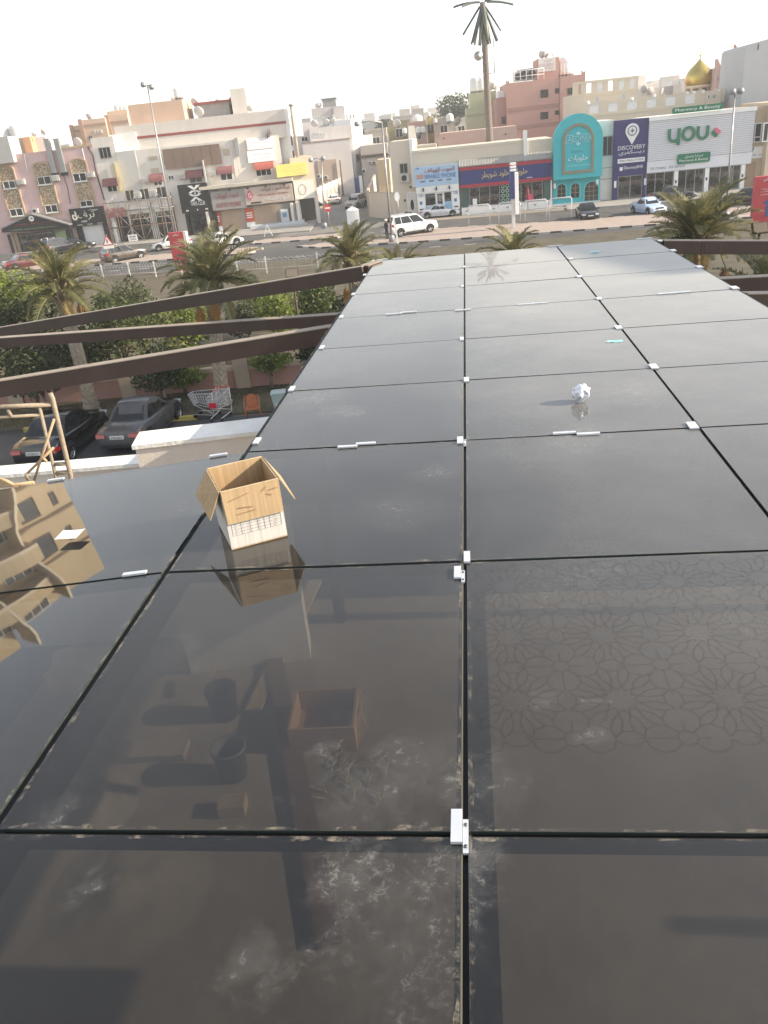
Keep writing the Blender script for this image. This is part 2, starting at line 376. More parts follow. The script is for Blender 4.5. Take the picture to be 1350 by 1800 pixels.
# ------------------------------------------------------------------ glass canopy
def canopy_glass():
    m = bpy.data.materials.new('dusty_tinted_glass'); m.use_nodes = True; t = m.node_tree; N = t.nodes; L = t.links; N.remove(N['Principled BSDF'])
    tc = N.new('ShaderNodeTexCoord')
    def noise(sc, det=8, rough=.7, dist=0.0, mapsc=None):
        n = N.new('ShaderNodeTexNoise'); n.inputs['Scale'].default_value = sc; n.inputs['Detail'].default_value = det; n.inputs['Roughness'].default_value = rough; n.inputs['Distortion'].default_value = dist
        if mapsc:
            mp = N.new('ShaderNodeMapping'); mp.inputs['Scale'].default_value = mapsc; L.new(tc.outputs['Object'], mp.inputs[0]); L.new(mp.outputs[0], n.inputs['Vector'])
        else: L.new(tc.outputs['Object'], n.inputs['Vector'])
        return n.outputs['Fac']
    def rng(x, a, b, lo, hi):
        r = N.new('ShaderNodeMapRange'); r.inputs[1].default_value = a; r.inputs[2].default_value = b; r.inputs[3].default_value = lo; r.inputs[4].default_value = hi; L.new(x, r.inputs[0]); return r.outputs[0]
    def mth(op, a, b):
        r = N.new('ShaderNodeMath'); r.operation = op
        for i, q in enumerate((a, b)):
            if isinstance(q, (int, float)): r.inputs[i].default_value = q
            else: L.new(q, r.inputs[i])
        return r.outputs[0]
    film = rng(noise(1.1, 6, .6), .25, .8, .0085, .021)            # the even film of dust
    grain = rng(noise(60, 6, .8), .45, .8, 0, .005)
    wisp = mth('MULTIPLY', rng(noise(38, 9, .82, .35), .5, .66, 0, 1), rng(noise(7, 5, .65, .5), .42, .62, .12, 1))             # the wiped, swirled streaks
    spot = rng(noise(3.5, 5, .6), .55, .72, 0, .1)
    acc = mth('MULTIPLY', wisp, spot)
    warp = mth('MULTIPLY', mth('SUBTRACT', noise(11, 6, .7, .4), .5), .34)
    for px, py, R, S in ((612, 1535, .11, .75), (690, 1580, .2, .4), (735, 1345, .16, .5), (455, 1690, .09, .6), (860, 1380, .12, .4), (650, 1400, .16, .35), (868, 1505, .06, .6), (955, 1232, .05, .5), (1040, 1300, .05, .5),
                         (560, 1315, .05, .6), (170, 1555, .05, .5), (90, 1430, .08, .4), (720, 1700, .2, .3), (800, 1500, .12, .45), (820, 1560, .1, .3), (310, 1150, .12, .3), (1040, 1235, .03, .5), (560, 700, .25, .8), (640, 500, .3, .7), (930, 545, .3, .9), (860, 575, .2, .8), (1190, 460, .4, .8), (1120, 690, .3, .7), (700, 545, .3, .7), (1080, 605, .12, .4), (600, 725, .2, .8), (1020, 770, .25, .6), (700, 900, .25, .45), (1000, 1010, .3, .4), (350, 880, .25, .4), (760, 830, .15, .5)):
        u, v = chit(px, py); P = cw(u, v) - cw(0, 0)
        d = N.new('ShaderNodeVectorMath'); d.operation = 'DISTANCE'; L.new(tc.outputs['Object'], d.inputs[0]); d.inputs[1].default_value = P
        acc = mth('ADD', acc, mth('MULTIPLY', rng(mth('ADD', d.outputs['Value'], warp), R * .1, R * 1.1, S * .72, 0), mth('ADD', mth('MULTIPLY', wisp, .8), .12)))
    geo = N.new('ShaderNodeNewGeometry'); dt = N.new('ShaderNodeVectorMath'); dt.operation = 'DOT_PRODUCT'; L.new(geo.outputs['Normal'], dt.inputs[0]); L.new(geo.outputs['Incoming'], dt.inputs[1])
    cosv = mth('MAXIMUM', mth('ABSOLUTE', dt.outputs['Value'], 0), .08)   # dust film covers more when seen flat; steep falloff also paints grazing sheen
    def along(ax):
        q = N.new('ShaderNodeVectorMath'); q.operation = 'DOT_PRODUCT'; L.new(tc.outputs['Object'], q.inputs[0]); q.inputs[1].default_value = ax; return q.outputs['Value']
    zone = mth('MULTIPLY', rng(mth('ADD', along(CU), mth('MULTIPLY', warp, 1.5)), -.25, .5, 1, 2.7), rng(along(CV), 1.1, 2.3, .3, 1)); zone = mth('MULTIPLY', zone, rng(along(CU), -1.45, -1.3, .45, 1))   # dust film heavier to the right, thinner near the eye and far left
    thick = mth('DIVIDE', mth('MULTIPLY', mth('ADD', film, grain), zone), mth('POWER', cosv, 1.8))
    film2 = mth('SUBTRACT', 1.0, mth('POWER', 2.718, mth('MULTIPLY', thick, -1.0)))
    fac = mth('MINIMUM', mth('ADD', film2, acc), .75)
    tr = N.new('ShaderNodeBsdfTransparent'); tr.inputs[0].default_value = (.1, .098, .094, 1)
    gl = N.new('ShaderNodeBsdfGlossy'); gl.inputs['Roughness'].default_value = .02; gl.inputs[0].default_value = (.95, .93, .9, 1)
    fr = N.new('ShaderNodeFresnel'); fr.inputs[0].default_value = 1.7
    bp = N.new('ShaderNodeBump'); bp.inputs['Strength'].default_value = .5; bp.inputs['Distance'].default_value = .0012
    L.new(noise(2.6, 1.0, .4), bp.inputs['Height']); L.new(bp.outputs[0], gl.inputs['Normal'])
    mx = N.new('ShaderNodeMixShader'); L.new(fr.outputs[0], mx.inputs[0]); L.new(tr.outputs[0], mx.inputs[1]); L.new(gl.outputs[0], mx.inputs[2])
    df = N.new('ShaderNodeBsdfDiffuse'); df.inputs[0].default_value = (.41, .405, .395, 1)
    m2 = N.new('ShaderNodeMixShader'); L.new(fac, m2.inputs[0]); L.new(mx.outputs[0], m2.inputs[1]); L.new(df.outputs[0], m2.inputs[2])
    L.new(m2.outputs[0], N['Material Output'].inputs[0]); return m
def clear(name, c):
    m = bpy.data.materials.new(name); m.use_nodes = True; N = m.node_tree.nodes; N.remove(N['Principled BSDF']); t = N.new('ShaderNodeBsdfTransparent'); t.inputs[0].default_value = (*c, 1)
    m.node_tree.links.new(t.outputs[0], N['Material Output'].inputs[0]); return m
CG = canopy_glass(); CGB = clear('glass_underside', (.97, .98, .97)); CGE = mat('glass_edge', (.03, .04, .038), rough=.3, spec=.5)
canopy = thing('glass_canopy', 'large canopy of dusty tinted glass panes joined by black seams and aluminium clips', 'canopy', cw(0, 0))
UL = [-1.357, -.079, 1.208, 2.49]; VL = [-1.3, .04, 1.438, 2.84, 4.253, 5.453, 6.674, 7.912, 9.182, 10.476, 11.78]
TH = .011
def pane(c4, gap, parent=canopy):   # corners of the top face, counter-clockwise
    ctr = sum(c4, Vector()) / 4; n = (c4[1] - c4[0]).cross(c4[3] - c4[0]).normalized()
    q = []
    for i in range(4):
        e1 = (c4[(i + 1) % 4] - c4[i]).normalized(); e0 = (c4[i - 1] - c4[i]).normalized(); q.append(c4[i] + (e1 + e0) * gap)
    lo = [p - n * TH for p in q]
    mb = MB(); mb.add(q + lo, [(0, 1, 2, 3)], 0); mb.add(q + lo, [(7, 6, 5, 4)], 1); mb.add(q + lo, [(i, i + 4, (i + 1) % 4 + 4, (i + 1) % 4) for i in range(4)], 2)
    return mb.build('glass_pane', [CG, CGB, CGE], parent, fixn=False)
BLK = mat('black_gasket', (.008, .008, .009), rough=.6, var=.2)
pane_bc = None
for i in range(3):
    for j in range(len(VL) - 1):
        if i < 3:
            c4 = []
            tz = [rnd.uniform(-.0016, .0016) for _ in range(4)]
            for k, (uu, vv) in enumerate(((UL[i], VL[j]), (UL[i + 1], VL[j]), (UL[i + 1], VL[j + 1]), (UL[i], VL[j + 1]))): c4.append(cw(uu, vv, tz[k]))
            o = pane(c4, .009)
            if i == 1 and j == 2: pane_bc = o
for j in range(3):   # right-hand column near the eye, out of frame mostly
    pane([cw(2.49, VL[j]), cw(3.77, VL[j]), cw(3.77, VL[j + 1]), cw(2.49, VL[j + 1])], .009)
TL = math.radians(5.5)
def lw(a, v, dz=0.0): return cw(UL[0], v, dz) - CU * (a * math.cos(TL)) - Vector((0, 0, a * math.sin(TL)))
for j in range(0, 4):   # folded-down panes on the left
    pane([lw(2.45, VL[j]), lw(.012, VL[j]), lw(.012, VL[j + 1]), lw(2.45, VL[j + 1])], .009)
def gasket(a, b, w_, dz=-.0135): return MB().bar(a + Vector((0, 0, dz)), b + Vector((0, 0, dz)), w_, .03).build('gasket', BLK, canopy)
for i, wd in enumerate((.05, .045, .06, .05)): gasket(cw(UL[i], VL[0]), cw(UL[i], VL[-1]), wd)
for j in range(1, len(VL)): gasket(cw(UL[0] + .03, VL[j], -.003), cw(UL[3] - .03, VL[j], -.003), .036)
for j in (1, 2, 3): gasket(lw(2.45, VL[j], -.003), lw(.04, VL[j], -.003), .05)
RAIL = mat('bronze_rail', (.16, .145, .11), rough=.5, metal=.3, var=.2)
MB().bar(cw(UL[1] - .009, VL[0], -.002), cw(UL[1] - .009, VL[-1], -.002), .008, .02).build('rail', RAIL, canopy)
# carrying frame under the glass
FRM = mat('brown_steel', (.062, .041, .032), rough=.6, var=.15, scale=3, spec=.3, grime=.3, gcol=(.1, .075, .06), gscale=1.5)
for u_ in (UL[0] - .02, UL[1] + .045, UL[2] + .03, UL[3] - .06): MB().bar(cw(u_, VL[0], -.05), cw(u_, VL[-1], -.05), .06, .12).build('purlin', FRM, canopy)
for v_ in (VL[4], VL[7], VL[-1] - .08): MB().bar(cw(UL[0], v_, -.17), cw(UL[3], v_, -.17), .1, .16).build('cross_beam', FRM, canopy)
for v_ in (VL[1],): MB().bar(cw(-4.2, v_, -.45), cw(6.5, v_, -.3), .1, .16).build('cross_beam', FRM, canopy)
for (u_, v_) in ((UL[3] + .4, 6.6), (UL[0] - .1, 6.6), (6.4, .1), (-4.1, .1), (6.4, 3.2), (-4.1, 3.2)): MB().tube([(*cw(u_, v_).xy, ZF), (*cw(u_, v_).xy, ZC - .3)], .06, 12).build('post', FRM, canopy)
# aluminium clips
ALU = mat('brushed_aluminium', (.7, .72, .75), rough=.35, metal=.55, var=.08, scale=20, spec=.5)
SCR = mat('screw_head', (.1, .1, .11), rough=.4, metal=.6)
def clip(px, py, along, L=.1, W=.028, side=0, both=False):
    u, v = chit(px, py); a = CV if along == 'v' else CU; b = CU if along == 'v' else CV; p = cw(u, v, .003)
    mb = MB(); q = [p - a * L / 2 - b * W / 2, p + a * L / 2 - b * W / 2, p + a * L / 2 + b * W / 2, p - a * L / 2 + b * W / 2]; n = Vector((0, 0, .009))
    mb.hexa(q + [x + n for x in q]); o = mb.build('clip', ALU, canopy)
    if both:
        p2 = cw(u, v, -.004) + b * (W * .78) - a * L * .25; q = [p2 - a * L / 2 - b * .007, p2 + a * L / 2 - b * .007, p2 + a * L / 2 + b * .007, p2 - a * L / 2 + b * .007]
        t = MB().hexa(q + [x + n * .8 for x in q]).build('strap', ALU, o)
        for s_ in (-.32, .32): t2 = MB().lathe([(.0045, 0), (.0045, .004), (0, .004)], 10, p2 + a * (L * s_) + n * .8).build('screw', SCR, o)
    return o
for px, py, al, L, W, bt in ((803, 1456, 'v', .105, .029, 1), (804.5, 1009, 'v', .088, .028, 1), (821, 982, 'v', .088, .026, 0), (809, 776, 'v', .1, .034, 1), (820, 669, 'v', .1, .036, 0), (812, 597, 'v', .1, .032, 0), (813, 504, 'v', .1, .03, 0), (816, 470, 'v', .1, .03, 0), (814, 546, 'u', .16, .03, 0),
                             (1217, 750, 'v', .1, .05, 0), (1149, 646, 'v', .11, .05, 0), (1087, 577, 'v', .11, .05, 0), (1053, 526, 'v', .1, .05, 0), (1018, 487, 'v', .1, .05, 0), (1003, 456, 'v', .1, .05, 0),
                             (452, 777, 'v', .1, .035, 0), (513, 685, 'v', .11, .036, 0), (566, 612, 'v', .11, .036, 0), (600, 558, 'v', .11, .036, 0), (621, 518, 'v', .11, .036, 0), (641, 484, 'v', .11, .036, 0), (656, 459, 'v', .1, .036, 0),
                             (1183, 441, 'v', .12, .06, 0), (1229, 470, 'v', .12, .06, 0), (1291, 507, 'v', .12, .06, 0), (1160, 424, 'v', .1, .05, 0),
                             (643, 781.5, 'u', .115, .025, 0), (611, 787, 'u', .115, .025, 0), (992, 763, 'u', .125, .025, 0), (1034, 764.5, 'u', .125, .025, 0), (692, 553, 'u', .16, .028, 0), (718, 550, 'u', .16, .028, 0), (925, 536, 'u', .16, .028, 0), (948, 534, 'u', .16, .028, 0), (1173, 517, 'u', .18, .03, 0), (1197, 515, 'u', .18, .03, 0), (672, 457, 'u', .16, .04, 0), (700, 455, 'u', .16, .03, 0), (975, 433, 'u', .2, .03, 0), (1132, 420, 'u', .2, .03, 0)):
    clip(px, py, al, L, W, both=bool(bt))
def lclip(a, v, L=.11, W=.024):
    p = lw(a, v, .004); e = (lw(1, v) - lw(0, v)); q = [p - e * L / 2 - CV * W / 2, p - e * L / 2 + CV * W / 2, p + e * L / 2 + CV * W / 2, p + e * L / 2 - CV * W / 2]
    MB().hexa(q + [x + Vector((0, 0, .009)) for x in q]).build('clip', ALU, canopy)
lclip(.18, VL[4]); lclip(1.24, VL[4]); lclip(.15, VL[3] + .01)
# faint interlaced star print on one pane
PR = bpy.data.materials.new('star_print'); PR.use_nodes = True
_N = PR.node_tree.nodes; _N.remove(_N['Principled BSDF']); _t = _N.new('ShaderNodeBsdfTransparent'); _t.inputs[0].default_value = (.9, .9, .9, 1); _d = _N.new('ShaderNodeBsdfDiffuse'); _d.inputs[0].default_value = (.16, .15, .14, 1); _m = _N.new('ShaderNodeMixShader'); _m.inputs[0].default_value = .03
PR.node_tree.links.new(_t.outputs[0], _m.inputs[1]); PR.node_tree.links.new(_d.outputs[0], _m.inputs[2]); PR.node_tree.links.new(_m.outputs[0], _N['Material Output'].inputs[0])
mb = MB()
def stroke(a, b, wd=.0055):
    lo_u, hi_u, lo_v, hi_v = UL[1] + .03, UL[2] - .03, VL[2] + .28, VL[3] - .02
    if not (lo_u < min(a[0], b[0]) and max(a[0], b[0]) < hi_u and lo_v < min(a[1], b[1]) and max(a[1], b[1]) < hi_v): return
    A = cw(*a, .0022); B = cw(*b, .0022); d = (B - A); n = Vector((-d.y, d.x, 0)).normalized() * wd / 2
    mb.add([A - n, B - n, B + n, A + n], [(0, 1, 2, 3)])
SU, SV = .314, .341
for i in range(-1, 5):
    for j in range(-1, 5):
        cx, cy = .076 + SU * i, 1.61 + SV * j
        P = lambda r, a: (cx + SU * r * math.cos(a), cy + SV * r * math.sin(a))
        for k in range(12):
            a = 2 * PI * (k + .5) / 12; h = PI / 12
            stroke(P(.13, a - h), P(.2, a)); stroke(P(.2, a), P(.13, a + h))               # inner star
            stroke(P(.2, a), P(.3, a - h * .62)); stroke(P(.2, a), P(.3, a + h * .62))
            stroke(P(.3, a + h * .62), P(.42, a + h * .45)); stroke(P(.3, a - h * .62), P(.42, a - h * .45))
            stroke(P(.42, a + h * .45), P(.5, a)); stroke(P(.42, a - h * .45), P(.5, a))
            stroke(P(.42, a + h * .45), P(.42, a + 2 * h - h * .45))
            
        Q = lambda r, a: (cx + SU * (.5 + r * math.cos(a)), cy + SV * (.5 + r * math.sin(a)))
        for k in range(8):
            a = 2 * PI * k / 8; stroke(Q(.09, a), Q(.09, a + PI / 4)); stroke(Q(.09, a), Q(.22, a))
        stroke((cx + SU * .5, cy + SV * .06), (cx + SU * .5, cy + SV * .28)); stroke((cx + SU * .06, cy + SV * .5), (cx + SU * .28, cy + SV * .5))
mb.v = [v for v in mb.v]
# the print is flat: one mesh, child of its pane
pr = mb.build('star_print', PR, canopy, fixn=False); pr['kind'] = 'stuff'

# ------------------------------------------------------------------ brown pergola beams left and right of the canopy
def pbeam(lab, pts, dists, th_px):
    P = []
    for (x, y), dd in zip(pts, dists): r = ray(x, y).normalized(); P.append(EYE + r * dd)
    t = thing('pergola_beam', lab, 'beam', tuple(P[0]), group='brown steel pergola beams')
    for a, b in zip(P, P[1:]):
        h = th_px[0]
        if (b - a).length > 2:
            for f_ in (.3, .72): splice(t, a.lerp(b, f_), b - a, h)
        MB().bar(a, b, .14, h).build('beam', FRM, t)
        MB().bar(a + Vector((0, 0, .0115)), b + Vector((0, 0, .0115)), .146, .01).build('top_edge', mat('sunlit_beam_edge', (.3, .25, .2), rough=.6, var=.2, scale=6), t)  # pale strip paints the sunlit rim along the beam top
def splice(t, p, d, h):
    d = d.normalized(); n = d.cross(Vector((0, 0, 1))).normalized(); q = p + n * .071 - Vector((0, 0, h * .1)); o = MB().bar(q - d * .16, q + d * .16, .012, h * .78).build('splice_plate', FRM, t)
    for i in (-1, 1):
        for j in (.25, .62): c_ = q + d * .1 * i + n * .006 - Vector((0, 0, h * j)); MB().tube([c_, c_ + n * .014], .013, 6).build('bolt', SCR, o)
pbeam('topmost brown beam running from the left edge up to the far corner of the canopy', [(665, 459), (640, 468), (-60, 586)], [11.8, 11.5, 19.5], [.185])
pbeam('thin middle brown beam meeting the canopy side below the topmost one', [(640, 540), (595, 552), (-60, 598)], [12.2, 12.0, 15.5], [.155])
pbeam('lowest brown beam crossing above the parked cars on the left', [(630, 565), (585, 573), (-60, 679)], [9.6, 9.3, 10.9], [.185])
pbeam('long brown beam level with the far right corner of the canopy', [(1140, 421), (1165, 423), (1450, 424)], [13.2, 13.2, 14.2], [.185])
pbeam('second brown beam right of the canopy under the hanging dates', [(1230, 492), (1262, 490), (1450, 480)], [11.2, 11.2, 11.6], [.18])
pbeam('lowest brown beam at the right edge of the picture beside the canopy', [(1280, 517), (1310, 516), (1450, 514)], [9.8, 9.8, 10.2], [.27])

# ------------------------------------------------------------------ things lying on the glass
KRAFT = mat('kraft_board', (.4, .285, .165), rough=.85, var=.1, scale=5, bump=.2, bscale=60)
BOXW = mat('white_print_board', (.52, .495, .46), rough=.7, var=.06, scale=8)
def corrug(m, ax):   # vertical flute lines
    t = m.node_tree; N = t.nodes; L = t.links; p = N['Principled BSDF']
    tc = N.new('ShaderNodeTexCoord'); mp = N.new('ShaderNodeMapping'); mp.inputs['Scale'].default_value = (1, 1, .02); wv = N.new('ShaderNodeTexNoise'); wv.inputs['Scale'].default_value = 75; wv.inputs['Detail'].default_value = 3
    L.new(tc.outputs['Object'], mp.inputs[0]); L.new(mp.outputs[0], wv.inputs['Vector'])
    b = N.new('ShaderNodeBump'); b.inputs['Strength'].default_value = .35; b.inputs['Distance'].default_value = .003; L.new(wv.outputs['Fac'], b.inputs['Height']); L.new(b.outputs[0], p.inputs['Normal'])
    lk = p.inputs['Base Color'].links[0].from_socket; mx = N.new('ShaderNodeMix'); mx.data_type = 'RGBA'; mx.blend_type = 'MULTIPLY'; mx.inputs[0].default_value = 1
    r = N.new('ShaderNodeMapRange'); r.inputs[1].default_value = .3; r.inputs[2].default_value = .7; r.inputs[3].default_value = .8; r.inputs[4].default_value = 1.07; L.new(wv.outputs['Fac'], r.inputs[0])
    L.new(lk, mx.inputs[6]); L.new(r.outputs[0], mx.inputs[7]); L.new(mx.outputs[2], p.inputs['Base Color'])
corrug(KRAFT, 0); corrug(BOXW, 0)
bx = thing('cardboard_box', 'open cardboard box with flaps out standing on the dusty glass', 'box')
p0, p1 = cw(*chit(408, 968)), cw(*chit(507, 945)); bw = (p1 - p0).length; bd, bh = .3, .285
bx.location = p0 + Vector((0, 0, .002)); bx.rotation_euler = (0, 0, math.atan2(p1.y - p0.y, p1.x - p0.x) + math.radians(3))
t_ = .005; fh = .155
def bpart(name, a, b, m, par=bx, M=None): return MB().box(a, b, M).build(name, m, par, local=True)
bpart('bottom', (0, 0, 0), (bw, bd, t_), KRAFT)
bpart('front_panel', (0, 0, t_ + .001), (bw, t_, bh), BOXW); bpart('back_panel', (0, bd - t_, t_ + .001), (bw, bd, bh + .004), KRAFT)
def side(name, x):
    o = bpart(name, (x, t_ + .0005, t_ + .001), (x + t_, bd - t_ - .0005, bh), KRAFT)
    s_ = -1 if x < .1 else 1; xo = x - .0012 if s_ < 0 else x + t_
    MB().box((xo, t_, .006), (xo + .0012, bd - t_, bh - .01)).build('printed_face', BOXW, o, local=True); return o
side('side_panel', 0); side('side_panel', bw - t_)
def flap(name, pts, m):
    n = (Vector(pts[1]) - Vector(pts[0])).cross(Vector(pts[3]) - Vector(pts[0])).normalized() * .0045
    return MB().hexa([Vector(p) for p in pts] + [Vector(p) + n for p in pts]).build(name, m, bx, local=True)
flap('flap', [(0, -.0065, bh + .001), (bw, -.0065, bh + .001), (bw * .995, -.012, bh - fh), (.004, -.012, bh - fh)], KRAFT)
flap('flap', [(-.003, .0, bh), (-.003, bd, bh), (-.075, bd - .02, bh - .1), (-.062, .012, bh - .125)], KRAFT)
flap('flap', [(bw + .003, bd, bh), (bw + .003, .0, bh), (bw + .062, .012, bh - .122), (bw + .068, bd - .02, bh - .108)], KRAFT)
flap('flap', [(0, bd + .002, bh + .004), (bw, bd + .002, bh + .004), (bw * .97, bd + .02, bh - .12), (.01, bd + .02, bh - .12)], KRAFT)
EDGE = mat('torn_edge', (.55, .43, .29), rough=.9, var=.2, scale=40)
mb = MB()
for a, b in (((-.0005, -.0005), (bw + .0005, t_ + .0005)), ((-.0005, bd - t_ - .0005), (bw + .0005, bd + .0005))): mb.box((a[0], a[1], bh + (.0045 if a[1] > .1 else .0002)), (b[0], b[1], bh + (.006 if a[1] > .1 else .0016)))
mb.build('cut_edge', EDGE, bx, local=True)
for k_, (x, z, l, a) in enumerate(((.03, .24, .1, .5), (.06, .2, .07, -.3), (.18, .25, .05, 1.2), (.2, .235, .035, -.9), (.21, .25, .04, .2), (.05, .17, .09, .1))): MB().bar((x, -.0127, z), (x + l * math.cos(a), -.0127, z + l * math.sin(a) * .4), .002, .002, up=(0, 1, 0)).build('crease', mat('crease_brown', (.27, .18, .1), rough=.9), bx, local=True)
INK = mat('print_ink', (.22, .22, .26), rough=.7)
mb = MB()
zt0, zt1 = .065, .125
for k in range(5): mb.box((.018, -.0012, zt0 + (zt1 - zt0) * k / 4), (bw - .015, -.0004, zt0 + (zt1 - zt0) * k / 4 + .0011))
for x in (.018, .06, .1, .135, .165, .19, bw - .016): mb.box((x, -.0013, zt0), (x + .0011, -.0004, zt1))
for k, (x, z) in enumerate([(.03, .072), (.03, .088), (.03, .102), (.03, .117), (bw - .05, .072), (bw - .05, .087), (bw - .046, .1), (bw - .05, .117)]):
    for q in range(3): mb.box((x + q * .0042, -.0014, z), (x + q * .0042 + .002, -.0003, z + .0025))
mb.build('printed_table', INK, bx, local=True)
# crumpled foil
cp = cw(*chit(1021, 706)); mb = MB(); bm = bmesh.new(); bmesh.ops.create_icosphere(bm, subdivisions=3, radius=.052)
from mathutils import noise as mn
for v in bm.verts:
    n = v.co.normalized(); d_ = mn.noise(n * 2.1) * .3 + (abs(mn.noise(n * 4.5 + Vector((3, 1, 2)))) - .2) * -.45 + mn.random() * .13 - .06
    v.co = v.co * (1 + d_); v.co.z *= 1.05
fo = bpy.data.meshes.new('foil_ball'); bm.to_mesh(fo); bm.free()
fo.materials.append(mat('crumpled_foil', (.66, .68, .73), rough=.4, metal=.35, var=.08, scale=30, spec=.5))
foil = bpy.data.objects.new('foil_ball', fo); C.objects.link(foil); zm = min(v.co.z for v in fo.vertices); foil.location = cp + Vector((0, 0, -zm + .001))
tag(foil, 'crumpled silvery white ball of foil lying on a far glass pane', 'foil ball')
# face mask strip
fm = thing('face_mask', 'folded pale turquoise disposable mask lying flat on the glass near the right seam', 'mask', cw(*chit(1081, 601), .003)); fm.scale = (.68,) * 3
MSK = mat('mask_blue', (.3, .62, .64), rough=.9, var=.1)
mb = MB(); sh = [(i / 8 - .5) * .17 for i in range(9)]
for q, (a, b, z) in enumerate(((-.03, -.01, 0), (-.012, .012, .004), (.008, .03, .001))):
    vs = [CU * x + CV * (a + .006 * math.sin(i * .7)) + Vector((0, 0, z + .002 + .003 * math.sin(i))) for i, x in enumerate(sh)] + [CU * x + CV * (b + .006 * math.sin(i * .7)) + Vector((0, 0, z + .007 + .003 * math.cos(i))) for i, x in enumerate(sh)]
    mb.add(vs, [(i, i + 1, i + 10, i + 9) for i in range(8)], 0, True)
mb.build('pleats', MSK, fm, local=True)
MB().tube([CU * (-.085) + CV * -.02 + Vector((0, 0, .004)), CU * -.12 + Vector((0, 0, .004)), CU * -.085 + CV * .025 + Vector((0, 0, .004))], .0012, 5).build('ear_loop', WHITEP, fm, local=True)
# second scrap far away
fs = MB(); p = cw(*chit(1045, 444), .003)
fs.add([p + CU * a * .5 + CV * b * .5 + Vector((0, 0, c)) for a, b, c in ((-.13, -.05, 0), (.1, -.06, .004), (.14, .05, .012), (0, .07, .002), (-.12, .04, .01), (.12, -.055, .02), (.02, .0, .022))], [(0, 1, 6), (1, 2, 6), (2, 3, 6), (3, 4, 6), (4, 0, 6)])
tag(fs.build('plastic_scrap', mat('scrap_pale', (.4, .58, .58))), 'small pale turquoise scrap near the far edge of the canopy', 'scrap')
# paper sheet on the folded pane
def lhit(x, y):
    A = lw(0, 0); n = (lw(1, 0) - A).cross(CV).normalized(); d = ray(x, y); return EYE + d * ((A - EYE).dot(n) / d.dot(n)), n
pc = [lhit(*q)[0] for q in ((96, 949), (134, 947), (151, 931), (112, 934))]; nn = lhit(96, 949)[1]; nn = nn if nn.z > 0 else -nn
pp = MB(); g = 6; vs = []
for i in range(g + 1):
    for j in range(g + 1):
        a = i / g; b = j / g; q = pc[0].lerp(pc[1], a).lerp(pc[3].lerp(pc[2], a), b); vs.append(q + nn * (.003 + .004 * (2 * a - 1) ** 2 * b))
pp.add(vs, [(i * (g + 1) + j, i * (g + 1) + j + 1, (i + 1) * (g + 1) + j + 1, (i + 1) * (g + 1) + j) for i in range(g) for j in range(g)], 0, True)
ps = tag(pp.build('paper_sheet', mat('paper', (.8, .8, .8), var=.03)), 'white sheet of paper with faint writing on the folded left pane', 'paper')
mb = MB()
for a, b in ((.2, .3), (.3, .2), (.42, .3), (.5, .22), (.62, .3), (.7, .25), (.75, .7), (.8, .78)):
    q = pc[0].lerp(pc[1], a).lerp(pc[3].lerp(pc[2], a), b) + nn * .0085; mb.add([q, q + (pc[1] - pc[0]) * .07, q + (pc[1] - pc[0]) * .07 + (pc[3] - pc[0]) * .05, q + (pc[3] - pc[0]) * .05], [(0, 1, 2, 3)])
mb.build('writing', mat('pencil_grey', (.3, .3, .34), rough=.8), ps)['kind'] = 'stuff'

# ------------------------------------------------------------------ things on the terrace floor seen through the glass
WOOD = mat('raw_wood', (.42, .31, .19), rough=.8, var=.2, scale=4, bump=.3, bscale=30)
OLDW = mat('grey_plywood', (.33, .27, .2), rough=.85, var=.2, scale=3, grime=.3)
def fl_(x, y, z=0): return G(x, y, ZF + z)
def slab(name, lab, cat, A, B, wd, z0, h, m, group=None):
    A = Vector((A.x, A.y, ZF + z0 + h)); B = Vector((B.x, B.y, ZF + z0 + h)); return tag(MB().bar(A, B, wd, h).build(name, m), lab, cat, group)
slab('plank', 'long pale plank leaning away behind the cardboard box, seen through the glass', 'plank', fl_(555, 1025), fl_(445, 1255), .14, .012, .03, WOOD)
slab('steel_beam', 'brown steel beam lying under the glass towards the viewer', 'beam', fl_(462, 1062), fl_(582, 1665), .16, .012, .05, mat('rusty_beam', (.17, .095, .065), rough=.7, var=.2, scale=4))
slab('flat_board', 'flat grey board lying on the shaded floor left of the buckets', 'board', fl_(205, 1328), fl_(330, 1322), .2, .004, .06, OLDW)
slab('stick', 'short wooden stick standing up out of the upper bucket', 'stick', fl_(372, 1150, .3), fl_(380, 1210, .1), .04, .2, .03, WOOD)
for k, (x, y, lb, c_) in enumerate(((397, 1245, 'dark bucket with the stick in it, nearer the box', (.03, .03, .032)), (412, 1350, 'open grey bucket between the dark bucket and the broken block', (.14, .14, .15)))):
    b = thing('bucket', lb + ' under the glass', 'bucket', tuple(fl_(x, y + 12)), 'buckets on the terrace floor')
    MB().lathe([(0, .005), (.105, .005), (.13, .27), (.137, .27), (.137, .29), (.124, .29), (.1, .02), (0, .02)], 24).build('pail', mat('bucket_%d' % k, c_, rough=.5, var=.2), b, local=True)
    MB().tube([(.132 * math.cos(a), .12 + .06 * math.sin(a), .27 - .07 * math.sin(a)) for a in [PI * i / 10 for i in range(11)]], .004, 6).build('handle', GREYM, b, local=True)
